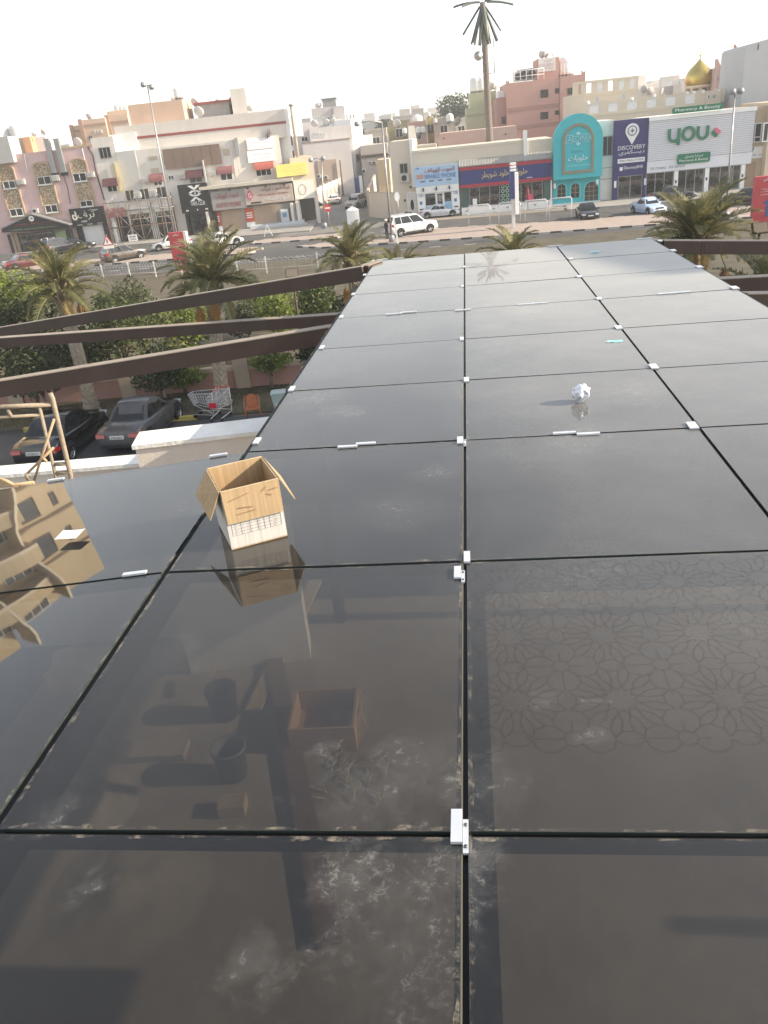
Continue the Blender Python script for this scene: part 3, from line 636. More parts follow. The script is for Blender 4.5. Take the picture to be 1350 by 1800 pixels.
def crate(lab, A, B, dep, h, m, extra=True):
    t = thing('wooden_crate' if extra else 'wood_block', lab, 'crate' if extra else 'block', (A.x, A.y, ZF)); d = (B - A); d.z = 0; L = d.length; t.rotation_euler = (0, 0, math.atan2(d.y, d.x))
    MB().box((0, 0, 0), (L, .02, h)).build('board', m, t, local=True); MB().box((0, dep - .02, 0), (L, dep, h)).build('board', m, t, local=True)
    MB().box((0, .021, 0), (.02, dep - .021, h)).build('board', m, t, local=True); MB().box((L - .02, .021, 0), (L, dep - .021, h)).build('board', m, t, local=True)
    MB().box((.021, .021, .0), (L - .021, dep - .021, h - .004 if not extra else .03)).build('filling', m, t, local=True)
    if extra:
        for i in range(14): x = L - .02 + rnd.uniform(0, .06); MB().bar((x, rnd.uniform(0, dep), rnd.uniform(.02, h)), (x + .05, rnd.uniform(0, dep), rnd.uniform(.05, h + .03)), .012, .006).build('splinter', WOOD, t, local=True)
crate('torn open plywood crate with splintered right edge under the glass', fl_(512, 1325), fl_(628, 1320), .5, .24, mat('orange_ply', (.42, .25, .13), rough=.8, var=.2, scale=3))
crate('small broken wood block on the floor in front of the grey bucket', fl_(385, 1440), fl_(432, 1436), .14, .1, WOOD, False)
for k, (x, y, R, h, lb) in enumerate(((150, 1420, .42, .16, 'heap of loose sand beside the shaded floor strip'), (40, 1390, .5, .14, 'low sand heap below the folded pane'), (230, 1560, .6, .1, 'wide flat sand heap nearest the viewer'))):
    mb = MB(); n = 20; vs = []; c_ = fl_(x, y)
    for i in range(n + 1):
        for j in range(n + 1):
            a, b = i / n * 2 - 1, j / n * 2 - 1; rr = math.hypot(a, b); z = max(0, 1 - rr) ** 1.2 * h * (1 + .5 * mn.noise(Vector((a * 3, b * 3, k)))) + .02 * max(0, 1 - rr) * mn.noise(Vector((a * 14, b * 14, k))); vs.append(c_ + Vector((a * R, b * R, z - .004)))
    mb.add(vs, [(i * (n + 1) + j, i * (n + 1) + j + 1, (i + 1) * (n + 1) + j + 1, (i + 1) * (n + 1) + j) for i in range(n) for j in range(n)], 0, True)
    tag(mb.build('sand_heap', CONC), lb, 'sand heap')
mb = MB()
for i in range(26):
    x, y = rnd.uniform(555, 680), rnd.uniform(1330, 1420); p = fl_(x, y, .01); a = rnd.uniform(0, PI); l = rnd.uniform(.05, .25)
    mb.tube([p, p + Vector((math.cos(a) * l * .5, math.sin(a) * l * .5, .02 + rnd.uniform(0, .03))), p + Vector((math.cos(a + .4) * l, math.sin(a + .4) * l, .004))], .0035, 4)
tag(mb.build('straw', mat('straw', (.55, .48, .33), var=.2)), kind='stuff')
mb = MB(); c_ = fl_(160, 1180)
bgx = thing('paper_bag', 'crumpled brown paper sack under the folded left pane', 'sack', tuple(fl_(150, 1195)))
for k in range(7):
    a = rnd.uniform(-.3, .3); mb.add([Vector((rnd.uniform(-.3, .3), rnd.uniform(-.2, .25), rnd.uniform(.0, .3))) for _ in range(4)], [(0, 1, 2), (0, 2, 3)])
bm = bmesh.new(); bmesh.ops.create_cube(bm, size=1); bmesh.ops.subdivide_edges(bm, edges=bm.edges, cuts=4, use_grid_fill=True)
mb = MB(); 
for v in bm.verts: v.co = Vector((v.co.x * .55, v.co.y * .42, (v.co.z + .5) * .22)); v.co += Vector((mn.noise(v.co * 5), mn.noise(v.co * 5 + Vector((9, 0, 0))), max(0, v.co.z) * mn.noise(v.co * 7) * 3)) * .06
bm.verts.index_update(); mb.add([v.co.copy() for v in bm.verts], [tuple(v.index for v in f.verts) for f in bm.faces]); bm.free()
mb.build('sack', mat('brown_paper', (.5, .36, .22), var=.15, scale=5), bgx, local=True)

# dust and old sealant caught along the seams
DL = bpy.data.materials.new('seam_dust'); DL.use_nodes = True; _N = DL.node_tree.nodes; _L = DL.node_tree.links; _N.remove(_N['Principled BSDF'])
_tc = _N.new('ShaderNodeTexCoord'); _nz = _N.new('ShaderNodeTexNoise'); _nz.inputs['Scale'].default_value = 14; _nz.inputs['Detail'].default_value = 10; _nz.inputs['Roughness'].default_value = .8; _L.new(_tc.outputs['Object'], _nz.inputs['Vector'])
_r = _N.new('ShaderNodeMapRange'); _r.inputs[1].default_value = .5; _r.inputs[2].default_value = .72; _r.inputs[4].default_value = .7; _L.new(_nz.outputs['Fac'], _r.inputs[0])
_t = _N.new('ShaderNodeBsdfTransparent'); _d = _N.new('ShaderNodeBsdfDiffuse'); _d.inputs[0].default_value = (.42, .37, .29, 1); _m = _N.new('ShaderNodeMixShader'); _L.new(_r.outputs[0], _m.inputs[0]); _L.new(_t.outputs[0], _m.inputs[1]); _L.new(_d.outputs[0], _m.inputs[2]); _L.new(_m.outputs[0], _N['Material Output'].inputs[0])
def seam(a, b, wd, k=60, sd_=1):
    g = random.Random(int(a.x * 100 + b.y * 77)); d = (b - a).normalized(); n = Vector((-d.y, d.x, 0)).normalized() * sd_; vs = []
    for i in range(k + 1):
        p = a.lerp(b, i / k); w0 = wd * (.25 + abs(mn.noise(Vector((i * .35, wd * 90, sd_)))) * 1.6); vs += [p + Vector((0, 0, .0016)), p + n * w0 + Vector((0, 0, .0016))]
    o = MB().add(vs, [(2 * i, 2 * i + 1, 2 * i + 3, 2 * i + 2) for i in range(k)]).build('seam_dust', DL, canopy, fixn=False); o['kind'] = 'stuff'
for j in (2, 3, 4, 5, 7):
    for sd_ in (-1, 1):
        seam(cw(UL[0] + .02, VL[j] + .0105 * sd_), cw(UL[1] - .02, VL[j] + .0105 * sd_), .016, 50, sd_); seam(cw(UL[1] + .02, VL[j] + .0105 * sd_), cw(UL[2] - .02, VL[j] + .0105 * sd_), .012, 50, sd_)
for i in (0, 1, 2):
    for sd_ in (-1, 1): seam(cw(UL[i] + .0105 * sd_, .3), cw(UL[i] + .0105 * sd_, 8), .016 if i < 2 else .01, 160, -sd_)
# ------------------------------------------------------------------ buildings: shared builders
def bldg(name, lab, F, s, cat='building'): return thing(name, lab, cat, tuple(F.W(s, 0, 0)))
def aircon(F, r, lab, d=0.0, dep=.45):
    t = thing('air_conditioner', lab, 'air conditioner', tuple(F.W(r[0], d, r[1])), 'air conditioners on the walls')
    fbox(F, r, d + .05, d + dep, 'casing', mat('aircon_case', (.6, .58, .54), var=.1, grime=.4), t)
    q = sub(r, .1, .12, .72, .88); mb = MB()
    for i in range(6): z = q[1] + (q[3] - q[1]) * i / 6; F.box(mb, (q[0], z, q[2], z + (q[3] - q[1]) * .1), d + dep - .01, d + dep + .012)
    mb.build('grille', mat('aircon_grille', (.42, .41, .39), var=.1), t)
    mb = MB(); [F.box(mb, (x, r[1] - .08, x + .05, r[1] - .003), d, d + dep) for x in (r[0] + .05, r[2] - .1)]; mb.build('bracket', GREYM, t)['kind'] = 'stuff'
    return t
def cond(F, r, lab, d=0.0):   # split-system condenser with round fan
    t = aircon(F, r, lab, d, .35)
    cx, cz = (r[0] + r[2]) / 2 - (r[2] - r[0]) * .1, (r[1] + r[3]) / 2; R = (r[3] - r[1]) * .36
    MB().prism([(cx + R * math.cos(a), cz + R * math.sin(a)) for a in [2 * PI * i / 16 for i in range(16)]], F.W, d + .363, d + .38).build('fan_guard', BLACKP, t)
    return t
DISHM = mat('dish_grey', (.5, .49, .47), rough=.6, var=.15, scale=3, grime=.4)
def dish(p, R, az, lab, tilt=40, m=None):
    R *= .62
    t = thing('satellite_dish', lab, 'satellite dish', tuple(p), 'satellite dishes on the roofs'); p = Vector((0, 0, 0))
    M = Matrix.Rotation(math.radians(az), 4, 'Z') @ Matrix.Rotation(math.radians(90 - tilt), 4, 'X')
    top = Vector((0, 0, R * 1.15))
    prof = [(0, 0), (R * .4, R * .04), (R * .75, R * .14), (R, R * .26), (R * .985, R * .28), (R * .74, R * .165), (R * .4, R * .065), (0, .02)]
    MB().lathe(prof, 20, top, 0, M).build('reflector', m or DISHM, t, local=True)
    MB().tube([top, Vector((0, 0, 0))], .035, 6).build('post', GREYM, t, local=True)
    f = top + M @ Vector((0, 0, R * .85)); MB().tube([top + M @ Vector((0, -R * .95, R * .25)), f], .015, 5).tube([f, f + M @ Vector((0, 0, -.12))], .05, 6).build('feed_arm', GREYM, t, local=True)
    return t
def tank(p, R, h, lab, m=None):
    t = thing('water_tank', lab, 'water tank', tuple(p), 'water tanks on the roofs')
    MB().lathe([(0, .05), (R, .05), (R * 1.02, h * .2), (R, h * .23), (R * 1.02, h * .5), (R, h * .53), (R * 1.02, h * .78), (R * .8, h * .92), (R * .3, h), (0, h)], 18).build('shell', m or TANK, t, local=True)
    MB().lathe([(0, h - .01), (R * .28, h - .01), (R * .28, h + .08), (0, h + .1)], 12).build('lid', m or TANK, t, local=True)
    mb = MB(); mb.box((-R, -.06, -.3), (R, .06, .045)); mb.box((-.06, -R, -.3), (.06, R, .044)); mb.build('stand', GREYM, t, local=True)
    return t
def antenna(p, h, lab, lean=0.0):
    t = thing('antenna', lab, 'antenna', tuple(p), 'roof antennas')
    MB().tube([(0, 0, 0), (lean, 0, h)], .025, 5).build('mast', GREYM, t, local=True)
    mb = MB(); mb.tube([(lean - .6, 0, h - .1), (lean + .6, .2, h - .1)], .018, 5)
    for i in range(6): x = lean - .5 + i * .2; mb.tube([(x, -.25, h - .1), (x, .35, h - .1)], .012, 4)
    mb.build('elements', GREYM, t, local=True); return t
def awning(F, r, m, parent, d=0.0, dep=.55, n=5):   # curved dutch awning
    a, b, c_, e = r; mb = MB(); k = 6; P = []
    for i in range(k + 1): g = PI / 2 * i / k; P.append((d + dep * math.sin(g), b + (e - b) * (.12 + .88 * math.cos(g))))
    vs = [F.W(a, q[0], q[1]) for q in P] + [F.W(c_, q[0], q[1]) for q in P]
    mb.add(vs, [(i, i + 1, i + k + 2, i + k + 1) for i in range(k)], 0, True)
    for x in (a, c_): mb.add([F.W(x, d, b + (e - b) * .12)] + [F.W(x, q[0], q[1]) for q in P], [tuple(range(k + 2))])
    j = 8
    for i in range(j): x0 = a + (c_ - a) * i / j; x1 = a + (c_ - a) * (i + 1) / j; mb.add([F.W(x0, d + dep, b + (e - b) * .12), F.W(x1, d + dep, b + (e - b) * .12), F.W(x1, d + dep, b), F.W((x0 + x1) / 2, d + dep, b - .06), F.W(x0, d + dep, b)], [(0, 1, 2, 3, 4)])
    return mb.build('awning', m, parent)
def signboard(name, lab, F, r, d0, d1, m, cat='sign', group=None):
    t = thing(name, lab, cat, tuple(F.W(r[0], d0, r[1])), group); fbox(F, r, d0, d1, 'board', m, t); return t
def shelves(F, r, d0, d1, parent, n=5, cols=None, rows=4, dens=.8):
    """goods on shelves behind a shop window"""
    fbox(F, r, d0 - .06, d0, 'back_wall', mat('shop_back', (.12, .11, .1), var=.3), parent)
    h = (r[3] - r[1]) / rows; mb = MB(); ms = cols or GOODS
    for k in range(rows): F.box(mb, (r[0], r[1] + k * h, r[2], r[1] + k * h + .035), d0 + .001, d1, 0)
    g = rnd
    for k in range(rows):
        x = r[0] + .05
        while x < r[2] - .2:
            w_ = g.uniform(.1, .35); q = h * g.uniform(.3, .8)
            if g.random() < dens: F.box(mb, (x, r[1] + k * h + .036, min(x + w_, r[2] - .03), r[1] + k * h + .036 + q), d0 + .03, d0 + (d1 - d0) * g.uniform(.5, .9), g.randint(1, len(ms)))
            x += w_ + g.uniform(.02, .2)
    o = mb.build('goods', [mat('shelf_board', (.3, .27, .24))] + ms, parent); o['kind'] = 'stuff'; return o
GOODS = [mat('goods_%s' % n, c, var=.2) for n, c in (('red', (.35, .06, .05)), ('cream', (.5, .45, .35)), ('green', (.06, .18, .08)), ('blue', (.07, .12, .3)), ('white', (.6, .6, .58)), ('brown', (.2, .12, .06)))]
def glazing(F, r, d, parent, fm, n=3, fw=.07, name='shop_window', trans=False):
    mb = MB(); a, b, c_, e = r
    mb.ring([(a, b), (c_, b), (c_, e), (a, e)], [(a + fw, b + fw), (c_ - fw, b + fw), (c_ - fw, e - fw), (a + fw, e - fw)], F.W, d - .05, d + .04)
    for i in range(1, n): x = a + (c_ - a) * i / n; F.box(mb, (x - fw / 2, b + fw, x + fw / 2, e - fw), d - .04, d + .03)
    if trans: z = b + (e - b) * .78; F.box(mb, (a + fw, z, c_ - fw, z + fw), d - .035, d + .025)
    o = mb.build(name, fm, parent)
    for i in range(n): x0 = a + (c_ - a) * i / n + .02; x1 = a + (c_ - a) * (i + 1) / n - .02; fbox(F, (x0, b + .03, x1, e - .03), d - .012, d + .004, 'pane', SHOPG, o)
    return o
def shutter(F, r, d, m, parent, name='roller_shutter'):
    n = max(6, int((r[3] - r[1]) / .16)); mb = MB()
    for i in range(n): z = r[1] + (r[3] - r[1]) * i / n; F.box(mb, (r[0], z, r[2], z + (r[3] - r[1]) / n * .86), d, d + .05)
    F.box(mb, r, d - .02, d + .02)
    o = mb.build(name, m, parent); o['kind'] = 'stuff'; return o
def block(F, r, d0, d1, m, parent, name='wall', cap=None, caph=.25):
    o = fbox(F, r, d0, d1, name, m, parent)
    if cap: 
        mb = MB(); a, b, c_, e = r; F.box(mb, (a - .06, e - caph, c_ + .06, e + .05), d1 + .002, d1 + .07); F.box(mb, (c_ + .002, e - caph, c_ + .07, e + .05), d0, d1); mb.build('cornice', cap, parent)
    return o
S = lambda F, Z, x, y, d=0.0: F.p(Z(x, y), d)[0]
ZZ = lambda F, Z, x, y, d=0.0: F.p(Z(x, y), d)[1]

# ================================================================== the row on the left
FL = Fac(-24.8, 105.6, -3)
PINKW = wallm('dusty_pink_render', (.6, .44, .43), grime=.25, gcol=(.42, .31, .29))
STONET = mat('stone_trim', (.47, .36, .25), rough=.9, var=.1, grime=.3)
sL = S(FL, Z1, -130, 900); sR = S(FL, Z1, 733, 900); sM = S(FL, Z1, 430, 560)
zA = ZZ(FL, Z1, 220, 548); zB = ZZ(FL, Z1, 540, 503)
pk = bldg('pink_building', 'dusty pink three storey building with arched stone strips and shops below', FL, sL)
block(FL, (sL, 0, sM, zA), -12, 0, PINKW, pk); block(FL, (sM + .002, 0, sR, zB), -12, .0, PINKW, pk, cap=STONET, caph=.18)
RUB = bpy.data.materials.new('rubble_stone'); RUB.use_nodes = True
def rubble():
    N = RUB.node_tree.nodes; L = RUB.node_tree.links; p = N['Principled BSDF']; tc = N.new('ShaderNodeTexCoord')
    v = N.new('ShaderNodeTexVoronoi'); v.inputs['Scale'].default_value = 3.4; L.new(tc.outputs['Object'], v.inputs['Vector'])
    r = N.new('ShaderNodeValToRGB'); r.color_ramp.elements[0].color = (.22, .15, .09, 1); r.color_ramp.elements[1].color = (.62, .52, .38, 1); r.color_ramp.elements[0].position = .2; r.color_ramp.elements[1].position = .85
    L.new(v.outputs['Color'], r.inputs[0]); L.new(r.outputs[0], p.inputs['Base Color']); p.inputs['Roughness'].default_value = .9
rubble()
strips = []
for k, (tx, ty, bx_, by_) in enumerate(((48, 640, 112, 1003), (288, 615, 360, 972), (540, 590, 612, 925))):
    a = FL.p(Z1(tx, ty)); b = FL.p(Z1(bx_, by_)); sc_ = (a[0] + b[0]) / 2; w_ = .92; zt, zb = a[1], b[1]
    arch = lambda w, zt_, zb_: [(sc_ - w, zb_), (sc_ + w, zb_)] + [(sc_ + w * math.cos(q), zt_ - .55 + .55 * math.sin(q)) for q in [PI * i / 10 for i in range(11)]]
    MB().ring(arch(w_ + .17, zt + .1, zb - .15), arch(w_, zt - .06, zb), FL.W, -.05, .16).build('arch_surround', STONET, pk)
    # individual field stones
    mb = MB(); z = zb + .1
    MB().prism(arch(w_, zt - .06, zb), FL.W, -.03, .03).build('rubble_backing', mat('mortar', (.33, .26, .18), var=.1), pk)
    while z < zt - .15:
        x = sc_ - w_ + .03
        while x < sc_ + w_ - .12:
            ww = rnd.uniform(.14, .3); hh = rnd.uniform(.14, .26); lim = w_ if z < zt - .6 else w_ * math.sqrt(max(.05, 1 - ((z - zt + .6) / .55) ** 2))
            if abs(x + ww / 2 - sc_) + ww / 2 < lim:
                n = 6; pts = [(x + ww / 2 + ww * .46 * math.cos(2 * PI * q / n + .4) * rnd.uniform(.8, 1.1), z + hh / 2 + hh * .46 * math.sin(2 * PI * q / n + .4) * rnd.uniform(.8, 1.1)) for q in range(n)]
                mb.prism(pts, FL.W, .03, rnd.uniform(.05, .1), rnd.randint(0, 2))
            x += ww
        z += .21
    mb.build('field_stones', [mat('stone_a', (.5, .4, .27), var=.1), mat('stone_b', (.33, .24, .15), var=.1), mat('stone_c', (.6, .52, .4), var=.1)], pk)['kind'] = 'stuff'
for r in ((25, 745, 112, 800), (72, 938, 165, 992), (266, 714, 360, 772), (318, 912, 405, 966), (512, 690, 606, 750), (562, 882, 650, 925)):
    window(FL, FL.c(Z1, *r), pk, d=.1, sill=True)
aircon(FL, FL.c(Z1, 122, 733, 180, 770), 'window air conditioner between the first and second stone strips of the pink building')
aircon(FL, FL.c(Z1, 368, 704, 422, 745), 'window air conditioner under the two grey ducts')
aircon(FL, FL.c(Z1, 612, 684, 664, 720), 'window air conditioner right of the third stone strip on the pink wall')
cond(FL, FL.c(Z1, 230, 938, 274, 970), 'pale condenser on the pink wall just above the sweet shop gable')
for k, (x0, y0, x1, y1, lb) in enumerate(((338, 480, 405, 690, 'left'), (398, 480, 470, 685, 'right'))):
    a = FL.p(Z1(x0 + 15, y0)); b = FL.p(Z1(x1 - 18, y1)); t = thing('exhaust_duct', 'grey metal exhaust duct running up the pink wall, %s one of the pair' % lb, 'duct', tuple(FL.W(b[0], 0, b[1])), 'exhaust ducts')
    ft = FL.W(a[0], .4, a[1] + .3); MB().bar(FL.W(b[0], .4, b[1]), FL.W(b[0], .4, a[1] + .5), .6, .5, up=FL.n).build('pipe', GREYM, t)
    MB().bar(FL.W(b[0], .42, b[1] - .35), FL.W(b[0], .42, b[1] - .01), .8, .6, up=FL.n).build('hood', BLACKP, t)
mb = MB(); pts = [FL.p(Z1(*q)) for q in ((575, 520), (605, 660), (600, 690))]; mb.tube([FL.W(q[0], .06, q[1]) for q in pts], .04, 6); mb.build('drain_pipe', WHITEP, pk)
pts = [FL.p(Z1(*q)) for q in ((612, 505), (650, 570), (670, 680), (730, 880))]; MB().tube([FL.W(q[0], .07, q[1]) for q in pts], .06, 6).build('cable', BLACKP, pk)
pts = [FL.p(Z1(*q)) for q in ((436, 690), (470, 780), (492, 905))]; MB().tube([FL.W(q[0], .05, q[1]) for q in pts], .03, 6).build('cable', BLACKP, pk)
pts = [FL.p(Z1(*q)) for q in ((172, 560), (188, 660), (202, 700))]; MB().tube([FL.W(q[0], .06, q[1]) for q in pts], .04, 6).build('drain_pipe', WHITEP, pk)
# grey balcony block and little rooms on the pink roof
q = FL.q(Z1, (-120, 455), (122, 615)); block(FL, q, -2, .9, wallm('grey_render', (.42, .42, .41)), pk, name='balcony_block')
q = FL.c(Z1, 95, 445, 175, 560, -3); block(FL, (q[0], zA - .1, q[2], q[3]), -6, -3, wallm('roof_room_cream', (.62, .55, .42)), pk, name='roof_room')  # plain cream render of a small roof room
q = FL.c(Z1, 175, 438, 230, 552, -3); block(FL, (q[0], zA - .1, q[2], q[3]), -5, -2.6, wallm('orange_render', (.55, .34, .2)), pk, name='roof_room')
q = FL.c(Z1, 232, 440, 325, 548, -4); block(FL, (q[0], zA - .1, q[2], q[3]), -8, -4, wallm('white_render', (.62, .6, .57)), pk, name='roof_room')
for x, lb in ((15, 'at the left edge of the pink roof'), (135, 'right of the one at the left edge of the pink roof')):
    a = FL.p(Z1(x, 440), -7); tank(FL.W(a[0], -7, zA + 1.6), 1.0, 1.9, 'bulky white tank ' + lb)
for x, y, R, az, lb in ((240, 430, .5, 200, 'leaning dish at the back of the pink roof, left of a pair'), (300, 420, .55, 160, 'leaning dish at the back of the pink roof, right of a pair'), (545, 498, .9, 170, 'half hidden round dish on the pink roof beside the white building')):
    a = FL.p(Z1(x, y), -3); dish(FL.W(a[0], -3, min(a[1], zB if x > 430 else zA + 2.6) - .2), R, az, lb, tilt=20)
antenna(FL.W(S(FL, Z1, 350, 470, -4), -4, zA), 4.2, 'thin mast with crossbars behind the grey ducts')
antenna(FL.W(S(FL, Z1, 455, 480, -4), -4, zB), 1.8, 'short aerial on the pink roof right of the ducts')
# sweet shop gable and storefront
sg = thing('gable_sign', 'black gabled shop sign reading JAMAL SHOWAITER SWEETS on the pink building', 'sign', tuple(FL.W(S(FL, Z1, 15, 1085), 0, 3)))
gp = [FL.p(Z1(*q), 1.5) for q in ((14, 1108), (486, 1078), (486, 1056), (216, 982), (10, 1084))]
MB().prism(gp, FL.W, 1.42, 1.5).build('board', mat('sign_black', (.02, .02, .022), rough=.4), sg)
mb = MB()
for a, b in ((gp[2], gp[3]), (gp[3], gp[4])): mb.hexa([FL.W(a[0], 0, a[1]), FL.W(a[0], 1.6, a[1]), FL.W(b[0], 1.6, b[1]), FL.W(b[0], 0, b[1]), FL.W(a[0], 0, a[1] + .12), FL.W(a[0], 1.6, a[1] + .12), FL.W(b[0], 1.6, b[1] + .12), FL.W(b[0], 0, b[1] + .12)])
mb.build('roof', mat('sign_grey', (.2, .2, .2)), sg)
a = FL.p(Z1(88, 1096), 1.5); b = FL.p(Z1(405, 1058), 1.5); SGN = mat('letter_green', (.35, .55, .25), rough=.5); RDL = mat('letter_red', (.45, .06, .05), rough=.5); WHL = mat('letter_white', (.75, .75, .73), rough=.5)
letters(FL, 'JAMAL SHOWAITER SWEETS', (a[0], a[1], b[0], b[1]), 1.5, SGN, sg)
a = FL.p(Z1(80, 1062), 1.5); b = FL.p(Z1(385, 1022), 1.5); letters(FL, 'حلويات جمال شويطر', (a[0] + .3, a[1], b[0], b[1]), 1.5, RDL, sg)
c_ = FL.p(Z1(217, 1003), 1.5); MB().prism([(c_[0] + .33 * math.cos(2 * PI * i / 20), c_[1] - .1 + .33 * math.sin(2 * PI * i / 20)) for i in range(20)], FL.W, 1.5, 1.54).build('emblem', WHL, sg)
MB().prism([(c_[0] + .2 * math.cos(2 * PI * i / 8), c_[1] - .1 + .12 * math.sin(2 * PI * i / 8)) for i in range(8)], FL.W, 1.541, 1.55).build('emblem_mark', mat('emblem_grey', (.3, .25, .25)), sg)
zs = gp[1][1] - .02; s0 = gp[0][0] + .2; s1 = gp[1][0] - .1
for x in (s0 + .3, s1 - .25): fbox(FL, (x, 0, x + .28, zs), 1.15, 1.43, 'column', BLACKP, sg)
sf = thing('sweet_shop_front', 'dark glazed front of the sweet shop below the black gable', 'shop front', tuple(FL.W(s0, 0, 0)))
shelves(FL, (s0 + 1.4, .4, s1 - 2.6, zs - .3), .05, .5, sf, rows=4); glazing(FL, (s0 + 1.2, .15, s1 - 2.4, zs - .1), .55, sf, BLACKP, 3)
fbox(FL, (s1 - 2.35, .15, s1 - 1.0, zs - .15), .3, .42, 'door', mat('green_door', (.2, .28, .17), var=.15), sf); fbox(FL, (s1 - .95, .15, s1 - .1, zs - .15), .3, .4, 'pane', GLASS, sf)
for x in (s0 + .0, s0 + .62): fbox(FL, (x, 0, x + .5, zs), .02, .35, 'pier', mat('pier_tan', (.45, .34, .25), var=.1), sf)
# black framed shop with white shutter
r = FL.q(Z1, (478, 945), (742, 1045), .5); ts = signboard('shop_sign', 'black shop sign with pale Arabic name above the white roller shutter', FL, r, .02, .5, mat('sign_black', ''))
letters(FL, 'ترف', sub(r, .22, .32, .72, .84), .5, mat('letter_cream', (.62, .6, .5), rough=.5), ts); letters(FL, 'TARAF', sub(r, .28, .2, .46, .3), .5, WHL, ts); letters(FL, 'مجوهرات', sub(r, .58, .78, .84, .93), .5, WHL, ts)
for k in range(3): fbox(FL, sub(r, .14 + k * .3, .05, .3 + k * .3, .1), .5, .51, 'small_print', mat('print_grey', (.35, .35, .35)), ts)
def flame(c, R): return [(c[0] + R * x, c[1] + R * y) for x, y in ((0, -1), (.5, -.85), (.7, -.3), (.45, .2), (.5, .7), (.1, 1.15), (.2, .5), (-.1, .1), (.25, -.3), (0, -.6), (-.3, -.4), (-.1, .2), (-.5, .4), (-.7, -.2), (-.5, -.8))]
fq = sub(r, .06, .3, .2, .9); MB().prism(flame(((fq[0] + fq[2]) / 2, (fq[1] + fq[3]) / 2), (fq[3] - fq[1]) * .42), FL.W, .5, .53).build('emblem', MATS['letter_cream'], ts)
tf = thing('shuttered_shop_front', 'black framed shop front closed by a white roller shutter', 'shop front', tuple(FL.W(r[0], 0, 0)))
for a, b in ((r[0] + .3, r[0] + 1.0), (r[2] - .55, r[2] + .1)): fbox(FL, (a, 0, b, r[1]), .02, .35, 'frame', BLACKP, tf)
shutter(FL, (r[0] + 1.02, .15, r[2] - .57, r[1]), .06, mat('shutter_white', (.7, .7, .72), var=.04, grime=.1), tf); fbox(FL, (r[0] + .0, .0, r[2] + .1, .14), 0, .8, 'step', GREYPAVE, tf)

# white building with scaffold, black sign, grey signs
WH = wallm('stained_white', (.68, .65, .6), grime=.4, gcol=(.4, .35, .29)); CRM = wallm('pale_cream', (.66, .61, .55), grime=.3, gcol=(.42, .36, .3))
wb = bldg('white_corner_building', 'stained white building with red roof band, awnings and several shop signs', FL, sR)
s0 = sR + .004; s1 = S(FL, Z2, 745, 700); zt = ZZ(FL, Z1, 720, 440); zmid = ZZ(FL, Z2, 60, 525); sK = S(FL, Z1, 800, 500)
s2 = S(FL, Z2, 1000, 430); zT = ZZ(FL, Z2, 640, 282); zb0 = ZZ(FL, Z2, 300, 505)
block(FL, (s0, 0, sK, zt), -9, 0, WH, wb); block(FL, (sK + .002, 0, S(FL, Z2, 690, 500), zmid), -9, .0, WH, wb)
block(FL, (sK + .002, zmid - .3, s2 + 1.2, zT), -16, -1.2, CRM, wb, name='upper_wall')
a = ZZ(FL, Z2, 500, 393, -1.2); fbox(FL, (sK - .0, a - .14, s2 + 1.2, a + .14), -1.21, -1.15, 'red_band', mat('red_band', (.3, .09, .08), var=.12), wb)
FC = Fac(*FL.W(S(FL, Z2, 690, 700), .02, 0).xy, 6)      # chamfered bay catching the sun
cw_ = S(FC, Z2, 1010, 560); ct = ZZ(FC, Z2, 850, 440)
block(FC, (0, 0, cw_, ct), -6, .05, CRM, wb, name='bay_wall')
for r in ((776 - 90, 0, 0, 0),): pass
window(FL, FL.c(Z1, 692, 510, 776, 590), wb, mull=2, fm=GREYM); 
q = FL.q(Z1, (806, 545), (995, 800)); fbox(FL, q, .001, .1, 'blank_panel', mat('blank_grey', (.5, .5, .49), var=.04, grime=.2), wb)
q = FL.c(Z1, 785, 430, 945, 545, -1.5); block(FL, (q[0], zmid - .2, q[2] + .4, q[3] + .2), -5, -1.0, WHITEP, wb, name='roof_room')
AWR = mat('faded_red_awning', (.25, .11, .11), rough=.9, var=.2, scale=3, grime=.4, gcol=(.3, .22, .2))
for r, wr in (((92, 694, 186, 752), (120, 745, 182, 780)), ((345, 668, 466, 722), (370, 714, 462, 760)), ((564, 643, 672, 695), (585, 690, 672, 742))):
    awning(FL, FL.c(Z2, *r), AWR, wb); window(FL, FL.c(Z2, *wr), wb)
awning(FL, FL.c(Z1, 720, 726, 832, 780), AWR, wb); window(FL, FL.c(Z1, 748, 766, 820, 824), wb)
window(FL, FL.c(Z2, 222, 706, 262, 740), wb)
for r, lb in (((48, 725, 92, 756), 'left of the leftmost faded red awning of the white wall'), ((303, 696, 346, 731), 'left of the awning above the black sign'), ((514, 675, 560, 708), 'left of the awning above the grey phone sign')): aircon(FL, FL.c(Z2, *r), 'small box air conditioner ' + lb)
for r in ((82, 573, 145, 603), (100, 657, 158, 690), (604, 522, 650, 570)): fbox(FL, FL.c(Z2, *r), .001, .03, 'boarded_opening', mat('boarded', (.5, .43, .34), var=.1, grime=.3), wb)
q = FL.q(Z2, (178, 528), (598, 625), .35); bs = signboard('brown_signboard', 'long blank brown signboard high on the white wall', FL, q, .15, .35, mat('brown_board', (.23, .165, .13), rough=.8, var=.12, scale=2, grime=.4, gcol=(.17, .12, .1)))
for k in range(6): FL.box(MB(), (q[0] + (q[2] - q[0]) * k / 6 - .01, q[1] + .02, q[0] + (q[2] - q[0]) * k / 6 + .012, q[3] - .02), .35, .357).build('seam', DARK, bs)
